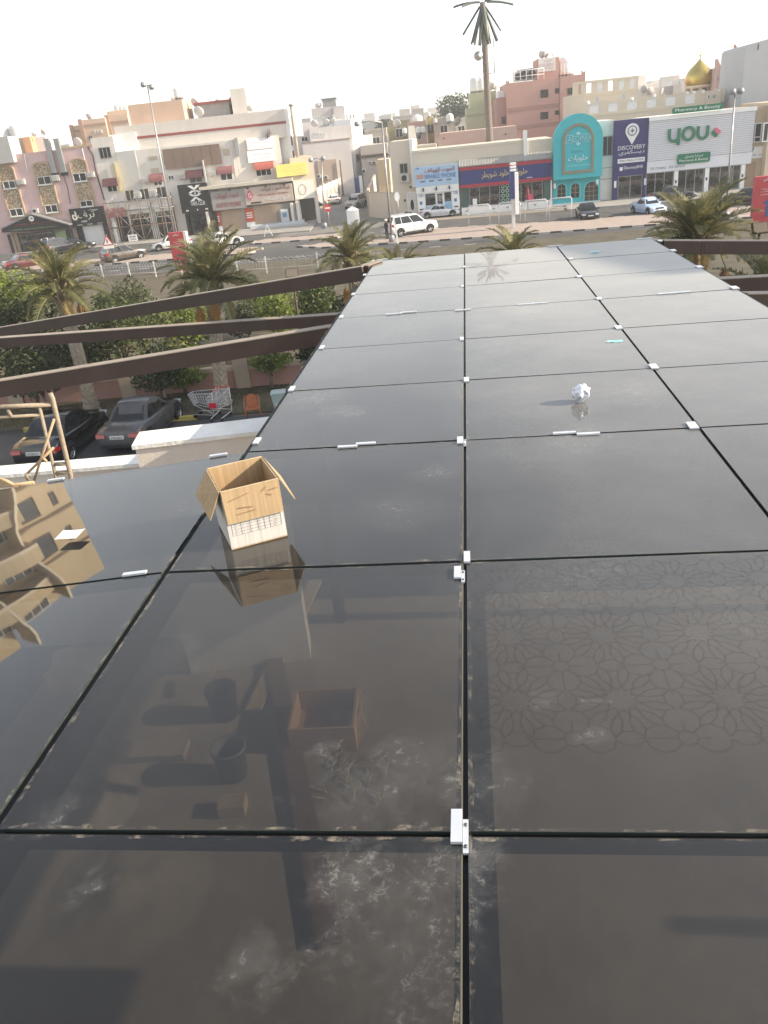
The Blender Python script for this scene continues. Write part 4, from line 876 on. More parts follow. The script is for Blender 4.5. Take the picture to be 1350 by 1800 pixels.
# roof rooms of the white building
q = FL.q(Z2, (-20, 210), (325, 350), -3); block(FL, (S(FL, Z1, 905, 300, -3), zT - .2, S(FL, Z2, 330, 260, -3), ZZ(FL, Z2, 150, 195, -3)), -8, -3, wallm('tan_render', (.56, .4, .3)), wb, name='roof_room')
a = S(FL, Z2, 425, 260, -5); b = S(FL, Z2, 650, 240, -5); z = ZZ(FL, Z2, 520, 205, -5); fbox(FL, (a, zT - .2, b, z), -9, -5, 'roof_shed', mat('shed_grey', (.35, .33, .31), var=.2), wb); fbox(FL, (a - .2, z, b + .4, z + .22), -9.3, -4.6, 'shed_roof', mat('rust_red', (.3, .08, .07), var=.2), wb)
a = S(FL, Z2, 660, 180, -4); b = S(FL, Z2, 768, 180, -4); block(FL, (a, zT - .2, b, ZZ(FL, Z2, 710, 100, -4)), -9, -4, CRM, wb, name='stair_tower')
a = S(FL, Z2, 790, 180, -6); b = S(FL, Z2, 862, 200, -6); block(FL, (a, zT - .2, b, ZZ(FL, Z2, 820, 160, -6)), -10, -6, WHITEP, wb, name='roof_room')
for x, y, R, az, lb in ((235, 150, .6, 200, 'on the tan roof room'), (375, 160, .9, 150, 'behind the sunlit end of the tan roof room'), (450, 270, 1.0, 170, 'in front of the roof shed'), (545, 170, .7, 150, 'above the shed roof'), (648, 150, .8, 210, 'against the stair tower'), (810, 245, .7, 190, 'beside the white roof room')):
    a = FL.p(Z2(x, y), -4); dish(FL.W(a[0], -2.6 if y > 240 else -5.5, max(zT - .05, a[1] - R * 1.4)), R, az, 'satellite dish %s of the white building' % lb, tilt=25)
a = FL.p(Z2(932, 400), -1.2); dish(FL.W(a[0], -.6, a[1] - 1.0), .9, 250, 'dark dish on edge at the right end of the red roof band', tilt=10, m=mat('dark_dish', (.08, .07, .07)))
a = FL.p(Z2(265, 150), -4); tank(FL.W(a[0], -6, ZZ(FL, Z2, 150, 195, -3) + .3), .55, 1.2, 'small tank on top of the tan roof room')
# corner pipe
pp_ = thing('roof_flue', 'tall beige flue pipe rising along the sunlit end of the white building', 'pipe', tuple(FL.W(s2 + 1.6, -2, 5)))
MB().tube([FL.W(s2 + 1.7, -1.0, ZZ(FL, Z2, 1095, 610)), FL.W(s2 + 1.7, -1.0, ZZ(FL, Z2, 1045, 225))], .2, 10).build('pipe', mat('beige_pipe', (.45, .39, .31), var=.1), pp_); MB().lathe([(0, 0), (.32, 0), (.32, .18), (0, .22)], 12, FL.W(s2 + 1.7, -1.0, ZZ(FL, Z2, 1045, 225) + .005)).build('cap', GREYM, pp_)
# signs on the sunlit bay
for k, (r, lb) in enumerate((((768, 448, 956, 524), 'upper of two white boards with faint blue lettering on the sunlit bay'), ((774, 528, 962, 614), 'lower of two white boards with faint blue lettering on the sunlit bay'))):
    q = FC.c(Z2, *r, d=.3); t = signboard('white_sign', lb, FC, q, .05, .3, mat('sign_white', (.75, .75, .76), var=.03), group='white boards on the sunlit bay')
    for j in range(2): letters(FC, ('عيادة الأسنان', 'هاتف ٣٣٤٤')[j], sub(q, .2, .25 + j * .35, .85, .36 + j * .35), .3, mat('pale_blue_ink', (.4, .48, .6)), t, depth=.01, name='faint_lettering')
awning(FC, FC.c(Z2, 820, 612, 955, 664, .05), mat('red_awning', (.36, .1, .08), rough=.9, var=.15, scale=3), wb, d=.05, dep=.8); window(FC, FC.c(Z2, 832, 655, 942, 712, .05), wb, d=.05, mull=2)
q = FC.c(Z2, 690, 445, 712, 570, .05); fbox(FC, q, .05, .5, 'cable_trunk', GREYM, wb)
# shop canopy slab + signs
FS = Fac(*FL.W(S(FL, Z2, 505, 1000), 1.4, 0).xy, -1)
q = FS.q(Z2, (513, 820), (1100, 880)); 
sE = q[2]; zc = ZZ(FS, Z2, 800, 775)
fbox(FS, (-.2, zc, sE + .1, zc + .35), -2.2, .35, 'shop_canopy', wallm('canopy_slab', (.55, .5, .42)), wb)
r = FL.q(Z2, (282, 778), (520, 955), 1.3); vs = signboard('shop_sign', 'big square black sign reading VAPE CLUB with a white emblem', FL, r, .9, 1.3, mat('sign_black', ''))
letters(FL, 'VAPE CLUB', sub(r, .36, .24, .84, .38), 1.3, WHL, vs, depth=.05)
cx, cz = r[0] + (r[2] - r[0]) * .56, r[1] + (r[3] - r[1]) * .67; e = (r[3] - r[1]) * .24
XE = lambda x, y: (cx + x * e, cz + y * e)
for pl in (((-1, 1.15), (-.35, 1.15), (.02, .75), (.4, 1.15), (1, 1.15), (.75, .95), (.1, .5), (-.1, .5), (-.75, .95)), ((-1, -1.15), (-.75, -.95), (-.1, -.5), (.1, -.5), (.75, -.95), (1, -1.15), (.4, -1.15), (.02, -.75), (-.35, -1.15)), ((-1, .12), (-.5, .42), (.5, .42), (1, .12), (.6, .0), (.3, .22), (-.3, .22), (-.6, 0)), ((-1, -.12), (-.6, 0), (-.3, -.22), (.3, -.22), (.6, 0), (1, -.12), (.5, -.42), (-.5, -.42))): MB().prism([XE(*p) for p in pl], FL.W, 1.3, 1.36).build('emblem', WHL, vs)
MB().prism([XE(.16 * math.cos(2 * PI * i / 12), .13 * math.sin(2 * PI * i / 12)) for i in range(12)], FL.W, 1.3, 1.34).build('emblem', WHL, vs)
for x in (.15, .2, .53, .82, .87): fbox(FL, sub(r, x, .06, x + .035, .11), 1.3, 1.32, 'small_mark', WHL, vs)
vf = thing('vape_shop_front', 'dark glazed shop front under the square black sign', 'shop front', tuple(FL.W(r[0], 0, 0)))
shelves(FL, (r[0] + .9, .3, r[2] - .1, r[1] - .1), .05, .7, vf, rows=5); glazing(FL, (r[0] + .7, .15, r[2] + .1, r[1] - .02), .95, vf, BLACKP, 2)
for x in (r[0] + .2, r[2] + .15): fbox(FL, (x, 0, x + .35, r[1] - .004), .02, 1.0, 'pier', BLACKP, vf)
GR = mat('sign_grey_board', (.3, .28, .27), var=.05); MR = mat('letter_maroon', (.3, .05, .06), rough=.6)
r = FS.q(Z2, (513, 826), (768, 932)); g1 = signboard('shop_sign', 'grey sign with maroon Arabic and ALHOOT PHONES lettering', FS, r, -.3, 0, GR)
letters(FS, 'الحوت للهواتف', sub(r, .12, .55, .82, .9), 0, MR, g1); letters(FS, 'ALHOOT PHONES', sub(r, .12, .14, .86, .38), 0, MR, g1)
r2 = FS.q(Z2, (770, 795), (1098, 882)); g1r = signboard('shop_sign', 'tan sign with diamond emblem and several rows of Arabic, right of the grey phone sign', FS, (r[2] + .02, r2[1], r2[2], r2[3]), -.3, .04, mat('sign_tan', (.5, .41, .35), var=.05)); r2 = (r[2] + .02, r2[1], r2[2], r2[3])
letters(FS, 'شركة الحوت للهواتف', sub(r2, .32, .66, .96, .95), .04, mat('letter_brown', (.15, .06, .05)), g1r); letters(FS, 'ABDUL JALEEL WORLD', sub(r2, .26, .43, .9, .56), .04, MR, g1r); letters(FS, 'الحوت للإتصالات', sub(r2, .36, .05, .92, .38), .04, WHL, g1r); fbox(FS, sub(r2, .1, .05, .32, .14), .04, .05, 'small_print', DARK, g1r)
c_ = ((r2[0] + (r2[2] - r2[0]) * .1), r2[1] + (r2[3] - r2[1]) * .55); e = (r2[3] - r2[1]) * .33
MB().prism([(c_[0] - e * .8, c_[1]), (c_[0], c_[1] - e), (c_[0] + e * .8, c_[1]), (c_[0], c_[1] + e)], FS.W, .04, .08).build('emblem', mat('emblem_pink', (.5, .14, .18)), g1r); letters(FS, 'G', (c_[0] - e * .3, c_[1] - e * .4, c_[0] + e * .3, c_[1] + e * .4), .08, WHL, g1r)
for k in range(4): x = r[0] + (r2[2] - r[0]) * (.25 + .22 * k); o = MB().bar(FS.W(x, .7, r2[3] + .05), FS.W(x, .02, r2[3] + .3), .06, .06).box((-.12, -.12, -.1), (.12, .12, .1), Matrix.Translation(FS.W(x, .75, r2[3] - .02))).build('spotlight', BLACKP, g1r)
pf = thing('phone_shop_front', 'closed shop front with two brown shutters and red posters under the grey and tan signs', 'shop front', tuple(FS.W(0, 0, 0)))
zt_ = min(r[1], r2[1]) - .02; W_ = r2[2]
block(FS, (0, 0, W_, zt_), -2.0, -.75, wallm('shopfront_grey', (.36, .33, .3)), pf, name='back_wall')
SHB = mat('shutter_brown', (.4, .3, .22), var=.06, grime=.2)
shutter(FS, (W_ * .17, .3, W_ * .38, zt_ - .05), -.72, SHB, pf); shutter(FS, (W_ * .52, .3, W_ * .79, zt_ - .05), -.72, SHB, pf)
for x, h0 in ((.055, .9), (.43, 1.0)):
    q = (W_ * x, h0, W_ * (x + .095), zt_ - .15); t = signboard('poster', 'red and orange poster beside the %s brown shutter' % ('left' if x < .2 else 'right'), FS, q, -.7, -.6, mat('poster_red', (.5, .1, .05), var=.15, scale=2), cat='poster'); 
    for k in range(3): fbox(FS, sub(q, .15, .62 - k * .16, .85, .7 - k * .16), -.6, -.59, 'print', WHL, t)
    fbox(FS, (q[0], q[1] - .6, q[2], q[1] - .02), -.7, -.6, 'white_strip', WHL, t)
q = (W_ * .83, .3, W_ * .92, zt_ - .6); at = signboard('cash_machine', 'white and grey cash machine at the right end of the shuttered shops', FS, q, -.7, -.1, mat('atm_grey', (.5, .5, .52)), cat='cash machine'); fbox(FS, sub(q, .25, .5, .75, .75), -.1, -.09, 'screen', mat('atm_blue', (.1, .25, .4)), at); fbox(FS, sub(q, .1, .85, .9, .97), -.1, -.08, 'header', WHL, at)
for x in (0, W_ * .95): fbox(FS, (x, 0, x + .3, zt_), -.74, .0, 'pier', CRM, pf)
fbox(FS, (W_ * .48, 0.14, W_ + .9, .62), -1.2, .9, 'plinth', mat('bluish_plinth', (.5, .53, .55), var=.06), pf); fbox(FS, (W_ * .3, .145, W_ + 1.4, .36), .91, 1.4, 'step', mat('pale_step', (.45, .44, .42)), pf)
# yellow sign, white emblem sign on the low wing
FY = Fac(*FS.W(W_ + .1, -.6, 0).xy, 8)
wl = S(FY, Z2, 1245, 700); block(FY, (0, 3.2, wl, ZZ(FY, Z2, 1200, 575)), -9, 0, wallm('cream_wing', (.6, .52, .4)), wb, name='wing_wall'); 
for x in (0, wl - .4): fbox(FY, (x, 0, x + .4, 3.2), -.5, 0, 'pier', CRM, wb)
fbox(FY, (0, 0, wl, 3.2), -9, -5, 'recess_back', DARK, wb)
r = FY.c(Z2, 975, 625, 1188, 712, .3); ys = signboard('yellow_sign', 'yellow shop sign with faded Arabic lettering on the corner wing', FY, r, .02, .3, mat('sign_yellow', (.8, .62, .18), var=.1))
for j, tx in enumerate(('مكتب العقارات', 'للخدمات العامة', 'هاتف')): letters(FY, tx, sub(r, .2, .7 - j * .27, .85, .88 - j * .27), .3, mat('letter_ochre', (.85, .72, .35)), ys, depth=.02)
r = FY.q(Z2, (1092, 748), (1245, 835), .1); es = signboard('white_sign', 'small white sign with an oval emblem under the yellow sign', FY, (r[0], 3.0, r[2], r[3]), .02, .1, mat('sign_cream', (.7, .68, .62)))
c_ = ((r[0] * .6 + r[2] * .4), (3.0 + r[3]) / 2); MB().ring([(c_[0] + .5 * math.cos(q), c_[1] + .62 * math.sin(q)) for q in [2 * PI * i / 20 for i in range(20)]], [(c_[0] + .42 * math.cos(q), c_[1] + .54 * math.sin(q)) for q in [2 * PI * i / 20 for i in range(20)]], FY.W, .1, .12).build('emblem', mat('emblem_grey2', (.4, .38, .34)), es)
# tan apartment block behind
FB = Fac(-40, 128, -3); TN = wallm('apricot_render', (.6, .45, .33), grime=.15); TD = mat('apricot_band', (.42, .28, .21), var=.1)
ab = bldg('apricot_apartment_block', 'apricot apartment block with darker bands rising behind the pink building', FB, S(FB, Z1, 470, 400))
for x0, x1, yt in ((470, 570, 350), (560, 752, 305), (742, 905, 285)):
    a, b = S(FB, Z1, x0, 400), S(FB, Z1, x1, 400); z = ZZ(FB, Z1, (x0 + x1) / 2, yt + (8 if x0 < 600 else 0)); dd = {470: -1.2, 560: 0, 742: -.6}[x0]
    block(FB, (a, 0, b - .02, z), -14, dd, TN, ab); zb_ = ZZ(FB, Z1, (x0 + x1) / 2, yt + 48); fbox(FB, (a, zb_ - .14, b - .03, zb_ + .14), dd - .02, dd + .06, 'band', TD, ab); fbox(FB, (a, 0, a + .6, z + .15), dd - .02, dd + .12, 'corner_strip', TD, ab)
for r in ((655, 395, 668, 415), (680, 393, 692, 413), (700, 390, 712, 412)): window(FB, FB.c(Z1, *r), ab, mull=0)
window(FB, FB.c(Z1, 620, 432, 648, 462), ab, fm=GREYM)
q = FB.c(Z1, 745, 255, 890, 290, -3); block(FB, (q[0], q[1] - 1, q[2], q[3]), -8, -3, TN, ab, name='roof_room')
a = FB.p(Z1(632, 300), -4); dish(FB.W(a[0], -3, a[1] - .6), .8, 150, 'dish on the roof of the apricot block', tilt=25)
for x in (820, 850, 875): a = FB.p(Z1(x, 262), -5); tank(FB.W(a[0], -6, a[1] - .6), .75, 1.6, 'white roof tank %s above the apricot block' % {820: 'left of three', 850: 'middle of three', 875: 'right of three'}[x])
# sunlit return wall of the white corner building
FW = Fac(*FL.W(s2 + 1.204, -1.2, 0).xy, 52)
we = S(FW, Z2, 1052, 300); wz = ZZ(FW, Z2, 1015, 246)
block(FW, (0, 0, we, zT - .02), -4, -.003, WHITEP, wb, name='side_wall')
for x in (.3, .55):
    mb = MB()
    for k in range(3): FW.box(mb, (we * x, zT - 4.0 - k * 1.6, we * x + .16, zT - 3.0 - k * 1.6), -.01, .04)
    mb.build('slit_windows', mat('slit_maroon', (.2, .07, .07)), wb)['kind'] = 'stuff'
# ================================================================== the alley
GW = wallm('pale_grey_white', (.6, .57, .55), grime=.25, gcol=(.45, .42, .4)); GR2 = wallm('grey_house', (.46, .43, .41), grime=.25)
def arched(F, r, parent, d=0.0):   # small arched white window
    a, b, c_, e = r; R = (c_ - a) / 2; arch = lambda q: [(a + q, b + q), (c_ - q, b + q)] + [((a + c_) / 2 + (R - q) * math.cos(t), e - R + (R - q) * math.sin(t)) for t in [PI * i / 8 for i in range(9)]]
    o = MB().ring(arch(0), arch(.07), F.W, d - .03, d + .08).build('window', FRAMEW, parent)
    MB().prism(arch(.06), F.W, d - .03, d + .02).build('pane', mat('curtained_glass', (.5, .5, .5), rough=.2, var=.1), o); return o
FH = Fac(-3, 150, 0)
gh = bldg('grey_villa', 'tall grey white villa with stepped upper floors and rows of arched windows in the alley', FH, S(FH, Z3, 130, 500))
def hbox(F, Z, tl, br, d0, d1, m, par, z0=None, **k):
    q = F.q(Z, tl, br, d1); return q, block(F, (q[0], q[1] if z0 is None else z0, q[2], q[3]), d0, d1, m, par, **k)
q, _ = hbox(FH, Z3, (130, 512), (525, 860), -14, 0, GW, gh, 0, cap=mat('brown_cap', (.3, .23, .2)), caph=.15)
q2, _ = hbox(FH, Z3, (182, 405), (505, 480), -14, -2, wallm('villa_light', (.6, .56, .53)), gh, 6)
q3, _ = hbox(FH, Z3, (45, 372), (445, 500), -18, -5, GW, gh, 5)
q4, _ = hbox(FH, Z3, (198, 258), (448, 372), -18, -6, GR2, gh, 8)
q5, _ = hbox(FH, Z3, (360, 245), (450, 300), -15, -5.5, GR2, gh, 8)
q6, _ = hbox(FH, Z3, (279, 190), (385, 245), -15, -8, wallm('dark_grey_room', (.3, .29, .28)), gh, 10); fbox(FH, (q6[0] - .2, q6[3], q6[2] + .2, q6[3] + .15), -15, -7.8, 'roof', GREYM, gh)
FHS = Fac(*FH.W(q2[2] - .0, -2, 0).xy, 62); a = S(FHS, Z3, 650, 520)
block(FHS, (0, 0, a * .55, ZZ(FHS, Z3, 540, 330)), -5, 0, WHITEP, gh, name='side_wall'); block(FHS, (a * .55 + .01, 0, a, ZZ(FHS, Z3, 600, 460)), -5, -.1, WHITEP, gh, name='side_wall')  # white side walls put the sunlight on this flank into the colour
FHT = Fac(*FH.W(q4[2], -6, 0).xy, 62); b = S(FHT, Z3, 510, 300); block(FHT, (0, 8, b, q4[3]), -4, 0, WHITEP, gh, name='side_wall')
for x in (455, 480, 505): window(FHT, FHT.c(Z3, x, 298, x + 13, 345), gh, mull=0, fm=FRAMEW)
window(FHS, FHS.c(Z3, 530, 595, 556, 650), gh, mull=0, fm=GREYM)
for i in range(4): arched(FH, FH.c(Z3, 208 + i * 24, 312, 226 + i * 24, 346, -6), gh, -6); arched(FH, FH.c(Z3, 218 + i * 22, 432, 236 + i * 22, 470, -2), gh, -2)
window(FH, FH.c(Z3, 308, 318, 335, 342, -6), gh, d=-6); arched(FH, FH.c(Z3, 358, 300, 370, 332, -5.5), gh, -5.5); window(FH, FH.c(Z3, 125, 465, 175, 502, -5), gh, d=-5)
for x, lb in ((245, 'left'), (262, 'right')): a_ = FH.p(Z3(x, 245), -8); dish(FH.W(a_[0], -8, q4[3] - .05), .7, 200, 'small %s dish of two on the top roof of the grey villa' % lb, tilt=20)
for x, lb in ((225, 'left'), (315, 'middle'), (365, 'right')): a_ = FH.p(Z3(x, 400), -4); dish(FH.W(a_[0], -3.5, q2[3] - .05), 1.0, 170, '%s one of three dishes on the terrace roof of the grey villa' % lb, tilt=25)
# boundary walls of the alley
def line_wall(name, lab, A, B, h, th, m, cat='wall', cap=None, group=None):
    A = Vector((A.x, A.y, 0)); B = Vector((B.x, B.y, 0)); F = Fac(A.x, A.y, math.degrees(math.atan2(B.y - A.y, B.x - A.x))); L = (B - A).length
    t = thing(name, lab, cat, tuple(A), group); fbox(F, (0, 0, L, h), -th, 0, 'wall', m, t)
    if cap: fbox(F, (-.05, h, L + .05, h + .1), -th - .05, .05, 'coping', cap, t)
    return t, F, L
t, F, L = line_wall('niche_wall', 'long low cream wall with arched niches along the left of the alley', G(*Z3(243, 1000)), G(*Z3(490, 862)), 2.6, .3, CRM, cap=WHITEP)
for i in range(9):
    x = L * (i + .5) / 9; MB().prism([(x - .9, .4), (x + .9, .4)] + [(x + .9 * math.cos(q), 1.35 + .7 * math.sin(q)) for q in [PI * j / 8 for j in range(9)]], F.W, .0, .03).build('niche', mat('niche_tan', (.35, .28, .22), var=.1), t)
    fbox(F, (x + L / 18 - .12, 0, x + L / 18 + .12, 2.95), .002, .14, 'pier', WHITEP, t)
p = G(*Z3(235, 1005)); FD = Fac(-7, 147, 3); q = FD.q(Z3, (242, 645), (400, 800)); t = bldg('brown_garage', 'brown rendered garage block at the left of the alley', FD, q[0]); block(FD, (q[0], 0, q[2], q[3]), -7, 0, wallm('brown_render', (.42, .33, .27)), t); 
for x, y, lb in ((238, 757, 'left'), (292, 765, 'right')): cond(FD, FD.c(Z3, x, y - 12, x + 36, y + 14, .3), '%s condenser of the pair on the brown garage block' % lb, .0)
up = thing('utility_pole', 'dark pole standing at the corner of the brown garage block', 'pole', tuple(G(*Z3(437, 905)))); a = D(*Z3(412, 640), up.location.y); MB().tube([up.location, a], .14, 8).build('pole', mat('pole_brown', (.16, .13, .11)), up)
FM = Fac(6, 150, -4); mh = bldg('tan_house', 'tan house with a dark scalloped cornice at the end of the alley', FM, S(FM, Z3, 560, 700))
q = FM.q(Z3, (560, 535), (790, 850)); block(FM, (q[0], 0, q[2], q[3]), -12, 0, wallm('tan_house_wall', (.47, .42, .37)), mh); z = ZZ(FM, Z3, 670, 602); mb = MB(); n = 22
for i in range(n): x = q[0] + (q[2] - q[0]) * i / n; FM.box(mb, (x, z - .3, x + .35, z), .002, .25)
FM.box(mb, (q[0], z, q[2], z + .18), .002, .3); mb.build('cornice', mat('dark_cornice', (.16, .12, .1)), mh)
cond(FM, FM.c(Z3, 575, 705, 607, 737, .2), 'condenser low on the tan house by the blue car'); cond(FM, FM.c(Z3, 626, 648, 650, 670, .2), 'left small condenser under the scalloped cornice'); cond(FM, FM.c(Z3, 656, 645, 682, 668, .2), 'right small condenser under the scalloped cornice')
q = FM.c(Z3, 524, 770, 556, 856); fbox(FM, (q[0], 0, q[2], q[3]), -.5, .2, 'gate', mat('blue_gate', (.06, .09, .22)), mh); q = FM.c(Z3, 556, 755, 580, 856); fbox(FM, (q[0], 0, q[2], q[3]), -.5, .3, 'gate_pier', WHITEP, mh)
q = FM.q(Z3, (505, 465), (648, 560), -6); block(FM, (q[0], 0, q[2], q[3]), -14, -6, WHITEP, mh, name='rear_wall')
# cream house with boundary wall
F1 = Fac(3.5, 99.5, -8); CH = wallm('cream_house', (.6, .53, .44), grime=.3, gcol=(.46, .4, .33))
ch = bldg('cream_house', 'cream two storey house with an arched white door left of the blue phone sign', F1, S(F1, Z3, 800, 1060))
q = F1.q(Z3, (775, 505), (985, 1010)); block(F1, (q[0] - .0, 0, q[2], q[3]), -8, 0, CH, ch); fbox(F1, (q[2] - .35, 3.4, q[2] + .02, q[3] + .1), -2, .35, 'sunlit_strip', WHITEP, ch)  # white strip paints the sunlit right face of the house
window(F1, F1.c(Z3, 855, 662, 915, 738), ch, fm=GREYM); cond(F1, F1.c(Z3, 866, 740, 926, 800), 'condenser with round fan on the cream house under its window')
qd = F1.c(Z3, 912, 875, 982, 1032); MB().ring([(qd[0], .1), (qd[2], .1), (qd[2], qd[3]), (qd[0], qd[3])], [(qd[0] + .1, .12), (qd[2] - .1, .12), (qd[2] - .1, qd[3] - .1), (qd[0] + .1, qd[3] - .1)], F1.W, -.05, .1).build('door_frame', WHITEP, ch)
dr = fbox(F1, (qd[0] + .1, .12, qd[2] - .1, qd[3] - .1), -.05, .05, 'door', mat('white_door', (.68, .67, .66)), ch); cx = (qd[0] + qd[2]) / 2; MB().prism([(cx + .2 * math.cos(t), 1.45 + .6 * math.sin(t)) for t in [2 * PI * i / 16 for i in range(16)]], F1.W, .05, .07).build('door_pane', GLASS, dr); fbox(F1, (qd[0] + .15, 1.0, qd[0] + .2, 1.25), .05, .1, 'handle', STEEL, dr)
for x, y in ((893, 938), (935, 838)): q_ = F1.c(Z3, x - 6, y - 8, x + 6, y + 8); fbox(F1, q_, .0, .15, 'wall_lamp', BLACKP, ch)
cl = line_wall('boundary_wall', 'cream boundary wall at the alley corner in front of the cream house', G(*Z3(640, 1062)), F1.W(q[0] - .02, .2, 0), 2.9, .25, CH, cap=wallm('cap_tan', (.55, .46, .36)))
cl2 = line_wall('boundary_wall', 'side boundary wall running up the alley from the cream corner', G(*Z3(640, 1058)) + Vector((.0, .3, 0)), G(*Z3(690, 880)), 2.9, .25, CH, cap=wallm('cap_tan', ''))
FY2 = Fac(5.5, 112, -6); q = FY2.q(Z3, (684, 640), (790, 825)); yb = bldg('yellow_annex', 'pale yellow corrugated annex behind the cream boundary wall', FY2, q[0]); block(FY2, (q[0], 0, q[2], q[3]), -5, 0, wallm('annex_yellow', (.58, .49, .36)), yb); mb = MB(); n = 16
for i in range(n): x = q[0] + (q[2] - q[0]) * i / n; FY2.box(mb, (x, q[3] - 3, x + .12, q[3] + .02), .002, .06)
mb.build('ribs', mat('annex_rib', (.5, .42, .3)), yb)['kind'] = 'stuff'

# ================================================================== the row on the right
F2 = Fac(7.1, 98.3, -8)
LC = wallm('long_cream', (.6, .54, .44), grime=.25, gcol=(.46, .4, .32))
xe = S(F2, Z4, 1222, 600); xs = S(F2, Z4, 128, 600); zr1 = ZZ(F2, Z4, 560, 342); zr2 = ZZ(F2, Z4, 1110, 292)
cb = bldg('shop_terrace', 'long low cream shop building with a plain upper wall above two shop signs', F2, xs); xm = S(F2, Z4, 990, 300)
block(F2, (xs, 0, xm, zr1), -9, 0, LC, cb, cap=LC, caph=.2); block(F2, (xm + .42, 0, xe, zr2), -9, .02, LC, cb); fbox(F2, (xm + .002, 3.5, xm + .41, ZZ(F2, Z4, 995, 222)), -.4, .3, 'pilaster', WHITEP, cb)
# phone shop
r = F2.q(Z4, (122, 517), (478, 640), .9); wp = signboard('shop_sign', 'pale blue shop sign reading WHALE PHONE under Arabic lettering', F2, r, .4, .9, mat('sign_sky', (.38, .52, .68), var=.12, scale=.5)); BL = mat('letter_blue', (.08, .2, .42), rough=.5); BR = mat('letter_dark_red', (.28, .06, .05), rough=.5)
letters(F2, 'الحوت للهواتف', sub(r, .24, .64, .92, .9), .9, BR, wp, depth=.05); letters(F2, 'WHALE PHONE', sub(r, .23, .36, .95, .6), .9, BL, wp, depth=.05)
for k in range(4): fbox(F2, sub(r, .13 + k * .2, .22, .24 + k * .2, .28), .9, .91, 'small_print', mat('print_dark', (.1, .1, .12)), wp)
fbox(F2, sub(r, .06, .4, .2, .62), .9, .94, 'emblem', mat('emblem_tan', (.5, .27, .2)), wp); MB().prism([(r[0] + .35 + .5 * x, r[1] + 1.9 + .45 * y) for x, y in ((0, 0), (.3, -.2), (.5, .5), (.25, .2), (0, .6))], F2.W, .9, .95).build('emblem', BL, wp)
ws = thing('phone_shop_front', 'white framed phone shop front with posters under the pale blue sign', 'shop front', tuple(F2.W(r[0], 0, 0))); zt = r[1]
block(F2, (r[0] + .1, .2, r[2], zt - .75), .002, .06, mat('shop_back', ''), ws, name='back_wall'); fbox(F2, (r[0] + .1, zt - .74, r[2], zt - .003), .05, .85, 'lintel', WHITEP, ws)
for k in range(3): q_ = (r[0] + (r[2] - r[0]) * (.17 + .3 * k), zt - .5, r[0] + (r[2] - r[0]) * (.2 + .3 * k), zt - .15); fbox(F2, q_, .85, 1.1, 'spotlight', BLACKP, ws)
for x in (r[0] + .15, r[2] - .85): fbox(F2, (x, 0, x + .85, zt - .76), .07, .75, 'pier', WHITEP, ws); letters(F2, 'Yoki' if x < r[0] + 1 else 'Yoki', (x + .1, 2.3, x + .7, 2.75), .75, BL, ws); fbox(F2, (x + .25, 1.5, x + .55, 1.85), .75, .765, 'poster', BL, ws); fbox(F2, (x + .2, .9, x + .65, 1.05), .75, .76, 'small_print', mat('print_dark', ''), ws)
shelves(F2, (r[0] + 1.05, .9, r[2] - .9, zt - .8), .07, .4, ws, rows=3); wa, wz = r[0] + 1.02, r[2] - .87
x1, x2 = wa + (wz - wa) * .42, wa + (wz - wa) * .7
glazing(F2, (wa, .2, x1 - .01, zt - .78), .6, ws, WHITEP, 1); glazing(F2, (x2 + .01, .2, wz, zt - .78), .6, ws, WHITEP, 1); glazing(F2, (x1, .1, x2, zt - .78), .64, ws, WHITEP, 1, fw=.13, name='door')
fbox(F2, (wa + .1, .3, x1 - .1, 1.35), .61, .63, 'poster', mat('poster_pale', (.55, .6, .68), var=.15), ws); fbox(F2, (x2 + .1, .3, wz - .08, 1.6), .61, .63, 'poster', mat('poster_sky', (.3, .5, .68), var=.15), ws); fbox(F2, (x1 + .15, .5, x2 - .2, 1.5), .66, .68, 'poster', mat('poster_navy', (.06, .06, .2)), ws)
# sweets shop with blue and red fascia
r = F2.q(Z4, (482, 520), (1216, 616), .8); zz = F2.p(Z4(485, 680), .8)[1]; r = (r[0], zz + .0, r[2], r[3]); NAVY = mat('sign_navy', (.03, .04, .16), rough=.45); RED = mat('sign_red', (.36, .03, .05), rough=.45); h = r[3] - r[1]
bs2 = signboard('shop_sign', 'long navy shop sign with red bands and gold Arabic lettering', F2, r, .1, .8, NAVY); fbox(F2, (r[0], r[3] - h * .15, r[2], r[3] + .02), .801, .88, 'red_band', RED, bs2); fbox(F2, (r[0], r[1] - .02, r[2], r[1] + h * .15), .801, .88, 'red_band', RED, bs2)
letters(F2, 'حلويات خلود شويطر', sub(r, .24, .34, .74, .72), .8, mat('letter_gold', (.6, .5, .28), rough=.4), bs2, depth=.1)
fbox(F2, sub(r, .73, .2, .79, .23), .8, .82, 'small_print', WHL, bs2)
mb = MB(); n = 60
for i in range(n): x = r[0] + (r[2] - r[0]) * i / n; mb.hexa([F2.W(x, .95, r[3] + .1), F2.W(x + .11, .95, r[3] + .1), F2.W(x + .11, .02, r[3] + .75), F2.W(x, .02, r[3] + .75), F2.W(x, .95, r[3] + .17), F2.W(x + .11, .95, r[3] + .17), F2.W(x + .11, .02, r[3] + .82), F2.W(x, .02, r[3] + .82)])
mb.build('corrugated_canopy', mat('grey_corrugated', (.42, .41, .39), rough=.6, grime=.4), cb)['kind'] = 'stuff'
ss = thing('sweets_shop_front', 'wide glazed shop front with green piers below the navy and red sign', 'shop front', tuple(F2.W(r[0], 0, 0))); zt = r[1] - .03; GP = mat('pier_green', (.06, .11, .1), var=.15)
fbox(F2, (r[0] + .05, 0, r[2] + .02, .75), .02, 1.25, 'plinth', WHITEP, ss)
